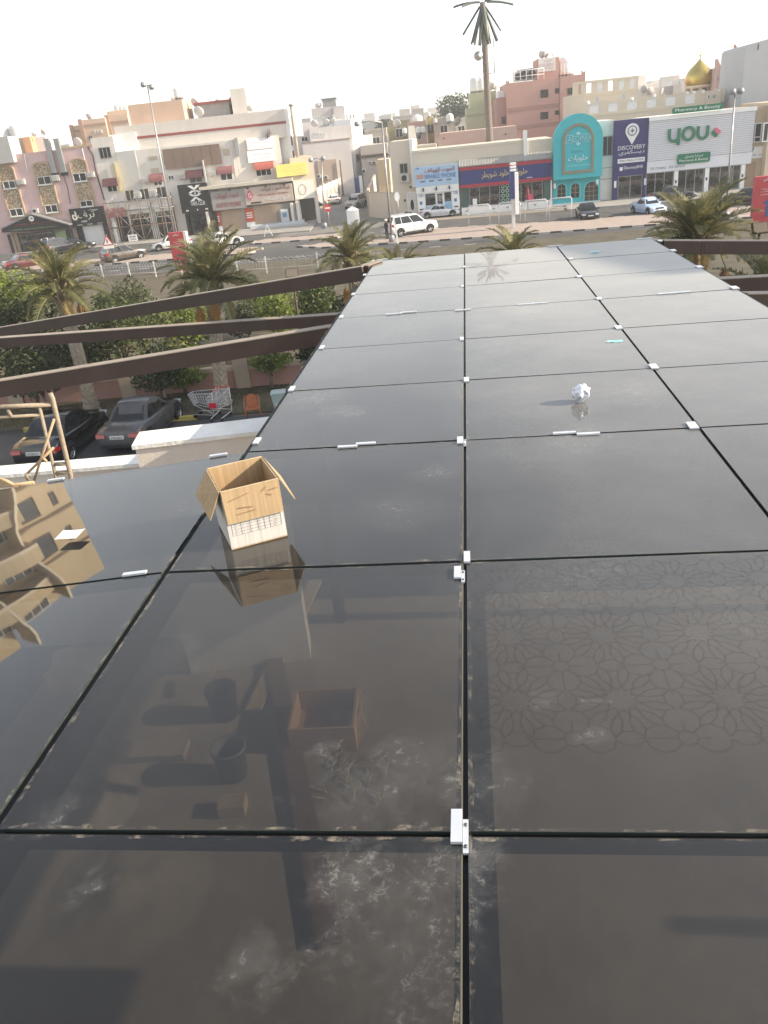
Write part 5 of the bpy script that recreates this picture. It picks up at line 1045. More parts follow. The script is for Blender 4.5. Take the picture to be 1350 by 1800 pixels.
for k in range(7): x = r[0] + .5 + k * (r[2] - r[0] - 1) / 6; fbox(F2, (x, .35, x + .25, .5), 1.25, 1.27, 'vent', GREYM, ss)
for x in (r[0] + .15, r[2] - .9): fbox(F2, (x, .752, x + .75, zt), .02, .6, 'pier', GP, ss)
fbox(F2, (r[2] - .14, .752, r[2] + .02, zt), .02, .7, 'pier', WHITEP, ss)
shelves(F2, (r[0] + 1, .8, r[2] - 1, zt - .1), .05, .4, ss, rows=5, dens=.7)
xa, xb = r[0] + 1.0, r[2] - 1.0; glazing(F2, (xa, .755, xa + (xb - xa) * .42, zt), .55, ss, GREYM, 3); glazing(F2, (xa + (xb - xa) * .56, .755, xb, zt), .55, ss, GREYM, 3)
gd = fbox(F2, (xa + (xb - xa) * .43, .755, xa + (xb - xa) * .55, zt), .4, .58, 'door', mat('door_green_panel', (.02, .07, .04)), ss)
for i in range(4):
    for j in range(2): cx = xa + (xb - xa) * (.46 + .06 * j); cz = 1.15 + .5 * i; MB().ring([(cx + .2 * math.cos(t), cz + .2 * math.sin(t)) for t in [2 * PI * k / 12 for k in range(12)]], [(cx + .13 * math.cos(t), cz + .13 * math.sin(t)) for t in [2 * PI * k / 12 for k in range(12)]], F2.W, .58, .6).build('ornament', mat('ornament_pale', (.4, .5, .42)), gd)
q_ = F2.c(Z4, 1008, 725, 1070, 800, .6); fbox(F2, q_, .56, .6, 'pink_poster', mat('poster_pink', (.55, .08, .16)), ss)
q_ = F2.c(Z4, 590, 762, 624, 838, .6); fbox(F2, q_, .56, .6, 'white_fridge', WHITEP, ss)
# turquoise arch shop
TQ = mat('turquoise_paint', (.05, .42, .46), rough=.75, var=.04, scale=.6, grime=.12, gcol=(.1, .4, .43)); TB = mat('turquoise_letter', (.3, .62, .66), rough=.5); BRZ = mat('arch_bronze', (.24, .21, .14), rough=.6)
a = F2.p(Z6(78, 865), 1.6); b = F2.p(Z6(366, 845), 1.6); ap = F2.p(Z6(225, 470), 1.6)
s0_, s1_, zb_ = a[0], b[0], (a[1] + b[1]) / 2; zt_ = ap[1]; cxs = (s0_ + s1_) / 2; R = (s1_ - s0_) / 2; hR = R * 1.0
ar = lambda q, zb__=None: [(s0_ + q, (zb_ if zb__ is None else zb__)), (s1_ - q, (zb_ if zb__ is None else zb__))] + [(cxs + (R - q) * math.cos(t), zt_ - hR + (hR - q) * math.sin(t)) for t in [PI * i / 20 for i in range(21)]]
tq = bldg('turquoise_arch_shop', 'bright turquoise arch shaped shop front reading SAEDINIA with three arched openings', F2, s0_)
MB().prism(ar(0), F2.W, .3, 1.6).build('arch_board', TQ, tq)
MB().ring(ar(.95, zb_ + .55), ar(1.22, zb_ + .82), F2.W, 1.6, 1.72).build('bronze_moulding', BRZ, tq)
W2 = s1_ - s0_; HH = zt_ - zb_
letters(F2, 'SAEDINIA', (s0_ + W2 * .23, zb_ + HH * .575, s0_ + W2 * .78, zb_ + HH * .665), 1.6, TB, tq, depth=.08)
for z in (.56, .675): fbox(F2, (s0_ + W2 * .23, zb_ + HH * z, s0_ + W2 * .42, zb_ + HH * z + .05), 1.6, 1.66, 'rule', TB, tq); fbox(F2, (s0_ + W2 * .58, zb_ + HH * z, s0_ + W2 * .78, zb_ + HH * z + .05), 1.6, 1.66, 'rule', TB, tq); c_ = (cxs, zb_ + HH * (z + (.022 if z > .6 else -.018))); MB().prism([(c_[0] - .3, c_[1]), (c_[0], c_[1] - .2), (c_[0] + .3, c_[1]), (c_[0], c_[1] + .2)], F2.W, 1.6, 1.67).build('ornament', TB, tq)
letters(F2, 'سعيدينيا', (s0_ + W2 * .36, zb_ + HH * .40, s0_ + W2 * .6, zb_ + HH * .46), 1.6, mat('turquoise_dark', (.06, .25, .3)), tq); letters(F2, 'حلويات', (s0_ + W2 * .3, zb_ + HH * .255, s0_ + W2 * .7, zb_ + HH * .37), 1.6, mat('pale_letter', (.6, .72, .73)), tq, depth=.08); fbox(F2, (s0_ + W2 * .28, zb_ + HH * .2, s0_ + W2 * .76, zb_ + HH * .208), 1.6, 1.62, 'fine_print', TB, tq)
block(F2, (s0_ + .05, 0, s1_ - .05, zb_ - .002), -6, .5, TQ, tq, name='lower_wall'); fbox(F2, (s0_, 0, s1_, .22), .501, .7, 'plinth', WHITEP, tq)
def archwin(rc, nx, nz, name):
    a, b, c_, e = rc; R = (c_ - a) / 2; f = lambda q: [(a + q, b), (c_ - q, b)] + [((a + c_) / 2 + (R - q) * math.cos(t), e - R + (R - q) * math.sin(t)) for t in [PI * i / 12 for i in range(13)]]
    o = MB().ring(f(-.14), f(0), F2.W, .45, .6).build(name, mat('turquoise_trim', (.12, .5, .53)), tq); MB().prism(f(0), F2.W, .46, .52).build('pane', GLASS, o)
    mb = MB(); 
    for i in range(1, nx): x = a + (c_ - a) * i / nx; F2.box(mb, (x - .03, b, x + .03, e - (.0 if nx == 2 else .15)), .521, .56)
    for i in range(1, nz): z = b + (e - b) * i / nz; F2.box(mb, (a + .02, z - .03, c_ - .02, z + .03), .521, .555)
    mb.build('glazing_bars', BRZ, o); return o
for rc in ((100, 890, 149, 975), (181, 884, 231, 968)): archwin(F2.c(Z6, *rc, d=.5), 2, 3, 'window')
q_ = F2.c(Z6, 262, 876, 342, 1000, .5); archwin((q_[0], .3, q_[2], q_[3]), 3, 4, 'door')
for x in (s0_ + .1, s1_ - .5): fbox(F2, (x, zb_ - .9, x + .25, zb_ - .4), .5, .75, 'wall_lamp', WHITEP, tq)
# white filler building
xa = s1_ - .3; xb = S(F2, Z6, 436, 700); zt = ZZ(F2, Z6, 395, 512); fb_ = bldg('white_filler_building', 'narrow white building squeezed between the turquoise arch and the purple sign', F2, xa); block(F2, (xa, 0, xb, zt), -8, .1, WH, fb_); window(F2, F2.c(Z6, 368, 605, 426, 722, .1), fb_, d=.1, fm=GREYM)
for z in (.28, .42): fbox(F2, (s1_ + .0, zt * z, xb, zt * z + .08), .1, .14, 'ledge', GREYPAVE, fb_)
# purple discovery shop
PUR = mat('sign_purple', (.035, .03, .13), rough=.5, var=.05); r = F2.q(Z6, (440, 515), (640, 828), .7); ds = signboard('shop_sign', 'tall purple sign reading DISCOVERY with a white compass pin', F2, r, .1, .7, PUR)
W3 = r[2] - r[0]; H3 = r[3] - r[1]; cx = r[0] + W3 * .5; cz = r[1] + H3 * .8; R = W3 * .19
pin = [(cx + R * math.cos(t), cz + R * math.sin(t)) for t in [(-.15 + 1.3 * i / 20) * PI for i in range(21)]]; pin = pin + [(cx, cz - R * 1.9)]
MB().prism(pin, F2.W, .7, .76).build('pin', WHL, ds); MB().ring([(cx + R * .7 * math.cos(t), cz + R * .7 * math.sin(t)) for t in [2 * PI * i / 24 for i in range(24)]], [(cx + R * .58 * math.cos(t), cz + R * .58 * math.sin(t)) for t in [2 * PI * i / 24 for i in range(24)]], F2.W, .76, .78).build('compass_ring', PUR, ds)
MB().prism([(cx + R * (.5 if i % 4 == 0 else .3 if i % 4 == 2 else .1) * math.cos(2 * PI * i / 16), cz + R * (.5 if i % 4 == 0 else .3 if i % 4 == 2 else .1) * math.sin(2 * PI * i / 16)) for i in range(16)], F2.W, .76, .785).build('compass_star', PUR, ds)
letters(F2, 'DISCOVERY', sub(r, .12, .47, .88, .545), .7, WHL, ds); letters(F2, 'ديسكفري', sub(r, .14, .365, .86, .455), .7, WHL, ds); fbox(F2, sub(r, .12, .235, .88, .315), .7, .74, 'white_label', WHL, ds); letters(F2, 'WORLD TRAVEL & TOURISM', sub(r, .16, .258, .84, .295), .74, PUR, ds, depth=.01); letters(F2, 'DiscoveryBHR', sub(r, .3, .1, .84, .175), .7, WHL, ds); fbox(F2, sub(r, .18, .1, .265, .165), .7, .72, 'camera_icon', WHL, ds)
df_ = thing('travel_shop_front', 'glazed travel shop front framed in purple under the compass sign', 'shop front', tuple(F2.W(r[0], 0, 0)))
for x in (r[0], r[2] - .55): fbox(F2, (x, 0, x + .55, r[1] - .003), .02, .68, 'pier', PUR, df_); fbox(F2, (x + .15, 1.4, x + .4, 2.1), .68, .7, 'white_notice', WHL, df_)
shelves(F2, (r[0] + .6, .3, r[2] - .6, r[1] - .1), .05, .4, df_, rows=4, dens=.5); glazing(F2, (r[0] + .58, .15, r[2] - .58, r[1] - .02), .55, df_, GREYM, 2); fbox(F2, (r[0] + .6, 3.2, r[2] - 1.5, r[1] - .15), .41, .44, 'wood_screen', WOOD, df_)
# pharmacy with plank cladding
r = F2.q(Z6, (646, 497), (1198, 772), .9); PW = mat('plank_white', (.66, .67, .7), rough=.7, var=.03); ph = bldg('pharmacy_building', 'white plank clad pharmacy front with big green you letters and a pink cross', F2, r[0])
block(F2, (r[0], 0, r[2] + 1.0, r[3] + .0), -9, .0, WH, ph, name='wall'); fbox(F2, (r[0], r[1], r[2] + .9, r[3]), .01, .82, 'cladding_core', mat('plank_gap', (.3, .3, .33)), ph)
zl = r[1] + (r[3] - r[1]) * .22; n = 22
plank0 = None
for i in range(n):
    z0 = zl + (r[3] - .35 - zl) * i / n; z1 = zl + (r[3] - .35 - zl) * (i + 1) / n - .035; o = fbox(F2, (r[0] + .05, z0, r[2] + .85, z1), .82, .9 + (i % 2) * .004, 'plank', PW, ph)
fbox(F2, (r[0], r[1], r[2] + .9, zl - .06), .82, .9, 'fascia', PW, ph); fbox(F2, (r[0], r[3] - .34, r[2] + .95, r[3] + .06), .82, 1.02, 'top_trim', WHITEP, ph)
GRN = mat('pharmacy_green', (.02, .17, .09), rough=.5); CRS = mat('cross_pink', (.6, .14, .2), rough=.5)
yq = F2.q(Z6, (760, 570), (1000, 640), .9); yr = F2.c(Z6, 760, 548, 1000, 660, .9)
def stroke_path(F, pts, wd, d0, d1, mb, closed=False):
    n = len(pts); L_ = []; R_ = []
    for i in range(n):
        p, q = Vector(pts[(i - 1) % n if closed else max(i - 1, 0)]), Vector(pts[(i + 1) % n if closed else min(i + 1, n - 1)]); t = (q - p).normalized(); nn = Vector((-t.y, t.x)) * wd / 2; c = Vector(pts[i]); L_.append(c + nn); R_.append(c - nn)
    m = n if closed else n - 1
    for i in range(m):
        j = (i + 1) % n; mb.hexa([F.W(L_[i].x, d0, L_[i].y), F.W(L_[j].x, d0, L_[j].y), F.W(R_[j].x, d0, R_[j].y), F.W(R_[i].x, d0, R_[i].y), F.W(L_[i].x, d1, L_[i].y), F.W(L_[j].x, d1, L_[j].y), F.W(R_[j].x, d1, R_[j].y), F.W(R_[i].x, d1, R_[i].y)])
    return mb
a = F2.p(Z6(773, 575), .9); b = F2.p(Z6(990, 560), .9); X0, X1 = a[0] - .25, b[0] + .25; U = (X1 - X0) / 10.4; zb_ = F2.p(Z6(890, 632), .9)[1] + .1; hh = U * 3.0; wd = U * .62
arc = lambda cx, cz, rx, rz, a0, a1, n=12: [(cx + rx * math.cos(a0 + (a1 - a0) * i / n), cz + rz * math.sin(a0 + (a1 - a0) * i / n)) for i in range(n + 1)]
c1 = X0 + 1.5 * U; stroke_path(F2, [(c1 - 1.2 * U, zb_ + hh)] + arc(c1, zb_ + 1.3 * U, 1.2 * U, 1.3 * U, PI, 2 * PI), wd, .9, 1.12, (m_ := MB())); stroke_path(F2, [(c1 + 1.2 * U, zb_ + hh), (c1 + 1.2 * U, zb_ - 1.0 * U)], wd, .9, 1.125, m_); m_.build('letter_y', GRN, ph)
c2 = X0 + 5.1 * U; stroke_path(F2, arc(c2, zb_ + 1.5 * U, 1.35 * U, 1.5 * U, 0, 2 * PI, 24)[:-1], wd, .9, 1.12, (m_ := MB()), True).build('letter_o', GRN, ph)
c3 = X0 + 8.7 * U; stroke_path(F2, [(c3 - 1.2 * U, zb_ + hh)] + arc(c3, zb_ + 1.3 * U, 1.2 * U, 1.3 * U, PI, 2 * PI) + [(c3 + 1.2 * U, zb_ + hh)], wd, .9, 1.12, (m_ := MB())).build('letter_u', GRN, ph)
cc = F2.p(Z6(1040, 580), .9); L_ = U * .78
for dx, dz, m_, d1 in ((-.75, -.15, GRN, 1.1), (0, -.85, GRN, 1.1), (0, .65, CRS, 1.13), (.85, 0, CRS, 1.13)): MB().prism([(cc[0] + L_ * (dx + .62 * math.cos(t)), cc[1] + L_ * (dz + .62 * math.sin(t))) for t in [2 * PI * i / 16 for i in range(16)]], F2.W, .9, d1).build('cross_lobe', m_, ph)
MB().prism([(cc[0] - L_ * .55, cc[1] + L_ * .62), (cc[0] + .2 * L_, cc[1] - L_ * .55), (cc[0] + L_ * .85, cc[1] - L_ * .5), (cc[0] + L_ * .6, cc[1] + L_ * .6)], F2.W, .9, 1.135).build('cross_lobe', CRS, ph)
def gsign(tl, tr, br, bl, d, lab, lines):
    P = [F2.p(Z6(*q), d) for q in (tl, tr, br, bl)]; q = (min(P[0][0], P[3][0]), (P[2][1] + P[3][1]) / 2, max(P[1][0], P[2][0]), (P[0][1] + P[1][1]) / 2); t = thing('shop_sign', lab, 'sign', tuple(F2.W(q[0], d, q[1]))); rr = .18
    out = []
    for (cx, cz, a0) in ((q[2] - rr, q[3] - rr, 0), (q[0] + rr, q[3] - rr, PI / 2), (q[0] + rr, q[1] + rr, PI), (q[2] - rr, q[1] + rr, 1.5 * PI)): out += [(cx + rr * math.cos(a0 + i * PI / 8), cz + rr * math.sin(a0 + i * PI / 8)) for i in range(5)]
    MB().prism(out, F2.W, d - .12, d).build('board', GRN, t)
    for tx, f in lines: letters(F2, tx, sub(q, *f), d, WHL, t)
gsign((783, 440), (1082, 405), (1083, 445), (782, 475), 1.25, 'green rounded sign reading Pharmacy & Beauty standing on top of the white cladding', [('Pharmacy & Beauty', (.06, .18, .94, .8))])
gsign((815, 712), (1008, 697), (1005, 757), (814, 771), 1.05, 'green rounded sign with Arabic and Pharmacy & Beauty in the middle of the white cladding', [('صيدلية وتجميل', (.22, .52, .78, .88)), ('Pharmacy & Beauty', (.06, .14, .94, .44))])
q_ = F2.p(Z6(650, 802), .9); letters(F2, 'TEL 77344462', (q_[0], q_[1] - .1, q_[0] + 1.7, q_[1] + .16), .9, mat('print_dark', ''), ph, depth=.01); letters(F2, 'FAX 36076141', (q_[0] + 2.0, q_[1] - .1, q_[0] + 3.7, q_[1] + .18), .9, mat('print_dark', ''), ph, depth=.01)
pf2 = thing('pharmacy_shop_front', 'wide glazed pharmacy front with white piers behind the palm', 'shop front', tuple(F2.W(r[0], 0, 0))); zt = r[1] - .03; W4 = r[2] - r[0]
shelves(F2, (r[0] + .2, .3, r[2], zt - .1), .05, .5, pf2, rows=4, dens=.6)
for x0, x1, n in ((.0, .29, 3), (.33, .61, 3), (.66, .9, 2), (.91, .99, 1)): glazing(F2, (r[0] + W4 * x0, .15, r[0] + W4 * x1, zt), .7, pf2, GREYM, n)
for x in (.295, .62, .995): fbox(F2, (r[0] + W4 * x, 0, r[0] + W4 * x + .45, zt), .02, .78, 'pier', WHITEP, pf2); fbox(F2, (r[0] + W4 * x + .12, 1.3, r[0] + W4 * x + .3, 1.6), .78, .8, 'switch_box', DARK, pf2)
# sand coloured house 57
HB = wallm('sand_render', (.5, .4, .29), grime=.2); xs_ = S(F2, Z7, 332, 900) ; xe_ = S(F2, Z7, 520, 800); zt = ZZ(F2, Z7, 420, 640)
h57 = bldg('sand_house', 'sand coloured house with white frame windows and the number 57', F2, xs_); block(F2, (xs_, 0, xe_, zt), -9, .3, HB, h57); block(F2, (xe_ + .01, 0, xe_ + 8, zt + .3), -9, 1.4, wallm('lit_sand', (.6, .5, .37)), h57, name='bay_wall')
w_ = F2.c(Z7, 372, 782, 492, 955, .3); window(F2, w_, h57, d=.3, fw=.12); fbox(F2, (w_[0] + .1, w_[1] + (w_[3] - w_[1]) * .25, w_[2] - .1, w_[1] + (w_[3] - w_[1]) * .31), .32, .4, 'transom', FRAMEW, h57); window(F2, F2.c(Z7, 502, 775, 600, 945, 1.4), h57, d=1.4, fw=.12)
q_ = F2.q(Z7, (322, 1000), (492, 1060), .3); fbox(F2, (xs_ + .0, q_[1] - .3, xe_ - .0, q_[3]), .301, .36, 'number_band', WHITEP, h57); NB = mat('number_blue', (.05, .06, .15)); a = F2.p(Z7(362, 1050), .36); b = F2.p(Z7(430, 995), .36); letters(F2, '57', (a[0], a[1], b[0], b[1]), .36, NB, h57); a = F2.p(Z7(338, 1072), .36); letters(F2, 'للخدمات والاستشارات', (a[0], a[1] - .12, a[0] + 2.2, a[1] + .15), .36, NB, h57, depth=.01)
a = S(F2, Z7, 305, 1250, .3); b = S(F2, Z7, 432, 1250, .3); fbox(F2, (a, .15, b, ZZ(F2, Z7, 370, 1130, .3)), .301, .36, 'door', mat('door_tan', (.36, .25, .17), var=.08), h57)
# ---- behind the right-hand row
F3 = Fac(16, 118, -8)
pl = bldg('pink_long_wall_building', 'low dusty pink building with a plain long wall behind the cream shop terrace', F3, S(F3, Z4, 325, 300)); q = F3.q(Z4, (326, 245), (940, 300)); block(F3, (q[0], 0, q[2], ZZ(F3, Z4, 640, 215)), -10, 0, wallm('dusty_pink_wall', (.5, .35, .3), grime=.25), pl)
for x, y in ((360, 285), (698, 300), (850, 250)): q_ = F3.c(Z4, x - 5, y - 6, x + 5, y + 6); fbox(F3, q_, 0, .1, 'vent', DARK, pl)
q = F3.c(Z4, 150, 335, 300, 372, 2); l2 = bldg('low_roof_room', 'low cream roof room with a white post behind the phone shop', F3, q[0]); block(F3, (q[0], 0, q[2], q[3]), -4, 2, LC, l2)
F4 = Fac(25, 140, -6); SAL = wallm('salmon_render', (.5, .29, .24), grime=.2, gcol=(.4, .25, .21)); SD = mat('salmon_band', (.36, .2, .17), var=.1)
sb = bldg('salmon_apartment_block', 'salmon pink apartment block with dark windows and a FOR RENT board on its stair tower', F4, S(F4, Z5, 462, 700))
x0, x1, x2 = S(F4, Z5, 464, 700), S(F4, Z5, 862, 650), S(F4, Z5, 1048, 600); z0 = ZZ(F4, Z5, 660, 598); z1 = ZZ(F4, Z5, 950, 560)
block(F4, (x0, 0, x1, z0), -14, 0, SAL, sb); block(F4, (x1 + .01, 0, x2, z1), -14, .25, SAL, sb)
for (a, b, z) in ((x0, x1, z0), (x1, x2, z1)):
    n = 2; 
    for xx in ((a if a == x0 else b - .5),): MB().prism([(xx, z), (xx + .5, z), (xx + .5, z + .45), (xx + .25, z + .2), (xx, z + .55)], F4.W, -.5, .0 if a == x0 else .25).build('merlon', SAL, sb)
for zf_ in (800, 935): z = ZZ(F4, Z5, 660, zf_ - 0); fbox(F4, (x0, z - .3, x1, z + .3), .002, .05, 'band', SD, sb)
for r in ((718, 665, 775, 724), (718, 830, 775, 884), (826, 655, 856, 692), (826, 818, 856, 852)): window(F4, F4.c(Z5, *r), sb, fm=mat('dark_frame', (.05, .035, .03)), mull=1 if r[2] - r[0] > 40 else 0)
for r in ((918, 650, 968, 700), (918, 812, 968, 862)): window(F4, F4.c(Z5, *r, d=.25), sb, d=.25, fm=MATS['dark_frame'])
a, b = S(F4, Z5, 692, 500, -2), S(F4, Z5, 855, 500, -2); zt = ZZ(F4, Z5, 770, 430, -2); block(F4, (a, z0 - .2, b, zt), -8, -2, SAL, sb, name='stair_tower'); q_ = F4.q(Z5, (702, 440), (828, 522), -1.9); rb = signboard('rent_board', 'white FOR RENT board on the salmon stair tower', F4, q_, -2, -1.85, mat('sign_cream', '')); letters(F4, 'FOR RENT', sub(q_, .06, .38, .95, .62), -1.85, mat('faded_red', (.55, .35, .33)), rb, depth=.02); letters(F4, 'للإيجار', sub(q_, .3, .7, .8, .92), -1.85, MATS['faded_red'], rb, depth=.02); letters(F4, '33 99 44 55', sub(q_, .15, .12, .88, .3), -1.85, MATS['faded_red'], rb, depth=.02)
for k, x in enumerate((732, 765, 823)): a_ = F4.p(Z5(x, 425), -4); dish(F4.W(a_[0], -4, zt), .95, 180 + 30 * k, ('left dish', 'middle dish', 'right dish on edge')[k] + ' on top of the FOR RENT stair tower', tilt=15)
for k, x in enumerate((610, 670)): a_ = F4.p(Z5(x, 590), -3); q_ = (a_[0] - 1.3, z0 + .2, a_[0] + 1.3, z0 + 1.9); cond(F4, q_, ('left', 'right')[k] + ' big white roof unit with round fan on the salmon block', -4)
a_ = F4.p(Z5(562, 590), -3); cond(F4, (a_[0] - .9, z0 + .2, a_[0] + .9, z0 + 1.6), 'darker roof unit left of the white fan units on the salmon block', -4)
a_ = F4.p(Z5(912, 550), -3); tank(F4.W(a_[0], -4, z1 + .3), 1.3, 2.6, 'ribbed tank on the right roof of the salmon block')
def railing(F, a, b, z, h, d, par, n=6):
    mb = MB(); 
    for k in (1, .5): mb.tube([F.W(a, d, z + h * k), F.W(b, d, z + h * k)], .04, 5)
    for i in range(n + 1): x = a + (b - a) * i / n; mb.tube([F.W(x, d, z), F.W(x, d, z + h)], .04, 5)
    mb.build('railing', WHITEP, par)
railing(F4, x0 + .5, x0 + 6, z0, 1.6, -1, sb); railing(F4, x1 + .3, x2 - .3, z1, 1.9, -1, sb)
pts = [F4.p(Z5(*q), .1) for q in ((865, 580), (862, 700), (862, 880))]; MB().tube([F4.W(q[0], .1, q[1]) for q in pts], .1, 6).build('drain_pipe', SD, sb)
q = F4.q(Z5, (388, 728), (466, 900), -1); block(F4, (q[0], 0, q[2], q[3]), -10, -1, wallm('salmon_wing', (.42, .24, .2)), sb, name='side_wing'); window(F4, F4.c(Z5, 430, 865, 458, 918, -1), sb, d=-1, fm=MATS['dark_frame'], mull=0)
q = F4.c(Z5, 402, 672, 462, 740, -3); block(F4, (q[0], 5, q[2], q[3]), -8, -3, WHITEP, sb, name='roof_room')
YG = wallm('yellow_green_render', (.46, .46, .3), grime=.2); F5 = Fac(20, 150, -6); yg = bldg('yellow_green_house', 'pale yellow green house behind the tall palm mast', F5, S(F5, Z5, 165, 850)); q = F5.q(Z5, (195, 690), (398, 900)); block(F5, (q[0], 0, q[2], q[3]), -9, -1, YG, yg); q2_ = F5.q(Z5, (165, 805), (392, 925)); block(F5, (q2_[0], 0, q2_[2], q2_[3]), -6, 0, YG, yg, cap=YG, caph=.2); z = ZZ(F5, Z5, 280, 850); fbox(F5, (q2_[0], z - .2, q2_[2], z + .2), .002, .06, 'band', mat('olive_band', (.36, .35, .22)), yg)
for k, x in enumerate((243, 282)): a_ = F5.p(Z5(x, 680), -4); tank(F5.W(a_[0], -4, q[3] + .2), 1.1, 2.3, ('left', 'right')[k] + ' white tank on the yellow green house')
for k, x in enumerate((345, 390)): a_ = F5.p(Z5(x, 660), -4); dish(F5.W(a_[0], -4, q[3]), 1.1, 150 + 70 * k, ('round dish right beside the palm mast', 'thin tilted dish at the right corner')[k] + ' on the yellow green roof', tilt=15)
# mosque-side balustrade building and dome
F6 = Fac(31, 116, -8); CB = wallm('balustrade_cream', (.64, .56, .44), grime=.25, gcol=(.5, .43, .34)); mq = bldg('balustrade_building', 'cream building with balustrades, arched windows and a stepped terrace above the shops', F6, S(F6, Z6, 195, 400))
def balusters(F, r, d, par, n):
    mb = MB(); prof = [(.2, 0), (.13, .12), (.24, .42), (.15, .75), (.2, 1)]
    for i in range(n): x = r[0] + (r[2] - r[0]) * (i + .5) / n; mb.lathe([(a, b * (r[3] - r[1])) for a, b in prof], 6, F.W(x, d, r[1]))
    mb.build('balusters', WHITEP, par)['kind'] = 'stuff'
q = F6.q(Z6, (193, 285), (572, 470)); zt = q[3] - .4; block(F6, (q[0], 0, q[2], zt - 1.1), -12, 0, CB, mq, cap=CB, caph=.3); n = 6
for i in range(n + 1): x = q[0] + (q[2] - q[0]) * i / n; fbox(F6, (x - (0 if i == 0 else .35), zt - 1.09, x + (.7 if i == 0 else .35 if i < n else 0), zt + .1), -.5, .0, 'parapet_pier', CB, mq)
fbox(F6, (q[0], zt + .1, q[2] + .05, zt + .35), -.55, .05, 'parapet_rail', CB, mq)
for i in (0, 2, 4, 5):
    if i == 0: continue
    x0_ = q[0] + (q[2] - q[0]) * i / n + .5; balusters(F6, (x0_ - .15, zt - 1.09, x0_ + (q[2] - q[0]) / n - .85, zt + .1), -.25, mq, 6)
for rc in ((318, 368, 352, 418), (476, 350, 508, 402)): arched(F6, F6.c(Z6, *rc), mq); 
fbox(F6, F6.c(Z6, 382, 352, 440, 358), .002, .08, 'lintel', CB, mq)
z2 = ZZ(F6, Z6, 660, 395, 3); xa, xb = S(F6, Z6, 262, 440, 3), S(F6, Z6, 1062, 370, 3); block(F6, (xa, 0, xb, z2 - .9), -6, 3, CB, mq, name='terrace_wall', cap=CB, caph=.25); n = 7
for i in range(n + 1):
    x = xa + (xb - xa) * i / n; fbox(F6, (x - .6, z2 - .9, x + .6, z2 + .6), 2.6, 3.0, 'parapet_pier', CB, mq)
    if i < n: x1_ = x + (xb - xa) / n; balusters(F6, (x + .6, z2 - .75, x1_ - .6, z2 + .2), 2.8, mq, 8); fbox(F6, (x + .6, z2 + .2, x1_ - .6, z2 + .45), 2.6, 3.0, 'parapet_rail', CB, mq)
fbox(F6, (xa, z2 - .9, xb, z2 - .75), 2.6, 2.98, 'parapet_foot', CB, mq)
q_ = F6.q(Z6, (985, 348), (1066, 410), 3.3); fbox(F6, (q_[0], q_[1] - 2, q_[2], q_[3]), 0, 3.3, 'corner_turret', CB, mq); window(F6, F6.c(Z6, 990, 358, 1005, 385, 3.3), mq, d=3.3, mull=0); window(F6, F6.c(Z6, 1018, 356, 1042, 384, 3.3), mq, d=3.3)
for x, y in ((283, 410), (545, 388), (680, 372), (875, 352), (915, 350), (968, 342), (1062, 335)): a_ = F6.p(Z6(x, y), 3.1); MB().lathe([(0, 0), (.22, .1), (.28, .3), (.2, .5), (0, .58)], 10, F6.W(a_[0], 2.8, a_[1] - .3)).build('ball_finial', WHITEP, mq)
FG = Fac(38, 128, -8); GOLD = mat('gold_dome', (.5, .37, .1), rough=.32, metal=.75, var=.12, scale=1.5, grime=.15, gcol=(.3, .22, .06))
c_ = FG.p(Z6(957, 300), 0); tp = FG.p(Z6(955, 140), 0); eq = FG.p(Z6(874, 250), 0); eq2 = FG.p(Z6(1036, 250), 0); R = (eq2[0] - eq[0]) / 2; hd = tp[1] - c_[1]; dm = thing('golden_dome', 'golden onion dome with ribs and a finial over the cream balustrade building', 'dome', tuple(FG.W(c_[0], -R, 0)))
prof = [(.84, 0), (.95, .08), (1.0, .2), (.99, .3), (.93, .42), (.8, .55), (.62, .66), (.42, .76), (.25, .85), (.11, .93), (.03, 1.0)]
ctr = FG.W(c_[0], -R, c_[1]); n = 40; vs = []
for a, b in prof:
    for j in range(n): t = 2 * PI * j / n; rr = R * a * (1 + .018 * abs(math.cos(t * 10)) ) ; vs.append(ctr + Vector((rr * math.cos(t), rr * math.sin(t), hd * b)))
mb = MB(); mb.add(vs, [(i * n + j, i * n + (j + 1) % n, (i + 1) * n + (j + 1) % n, (i + 1) * n + j) for i in range(len(prof) - 1) for j in range(n)], 0, True); mb.build('onion', GOLD, dm)
MB().lathe([(.9, -4), (.9, -.02), (1.0, .0), (.84, .05)] and [(R * .86, -8), (R * .86, -.3), (R * .98, -.25), (R * .98, -.02), (R * .8, 0)], 24, ctr).build('drum', CB, dm); MB().tube([ctr + Vector((0, 0, hd)), ctr + Vector((0, 0, hd + 1.3))], .06, 6).lathe([(0, 0), (.2, .2), (0, .4)], 8, ctr + Vector((0, 0, hd + .2))).build('finial', GOLD, dm)
for k in range(8): t = 2 * PI * k / 8 + .2; MB().bar(ctr + Vector((R * .87 * math.cos(t), R * .87 * math.sin(t), -.4)), ctr + Vector((R * .87 * math.cos(t), R * .87 * math.sin(t), -2.2)), .7, .1, up=(math.cos(t), math.sin(t), 0)).build('drum_window', GLASS, dm)
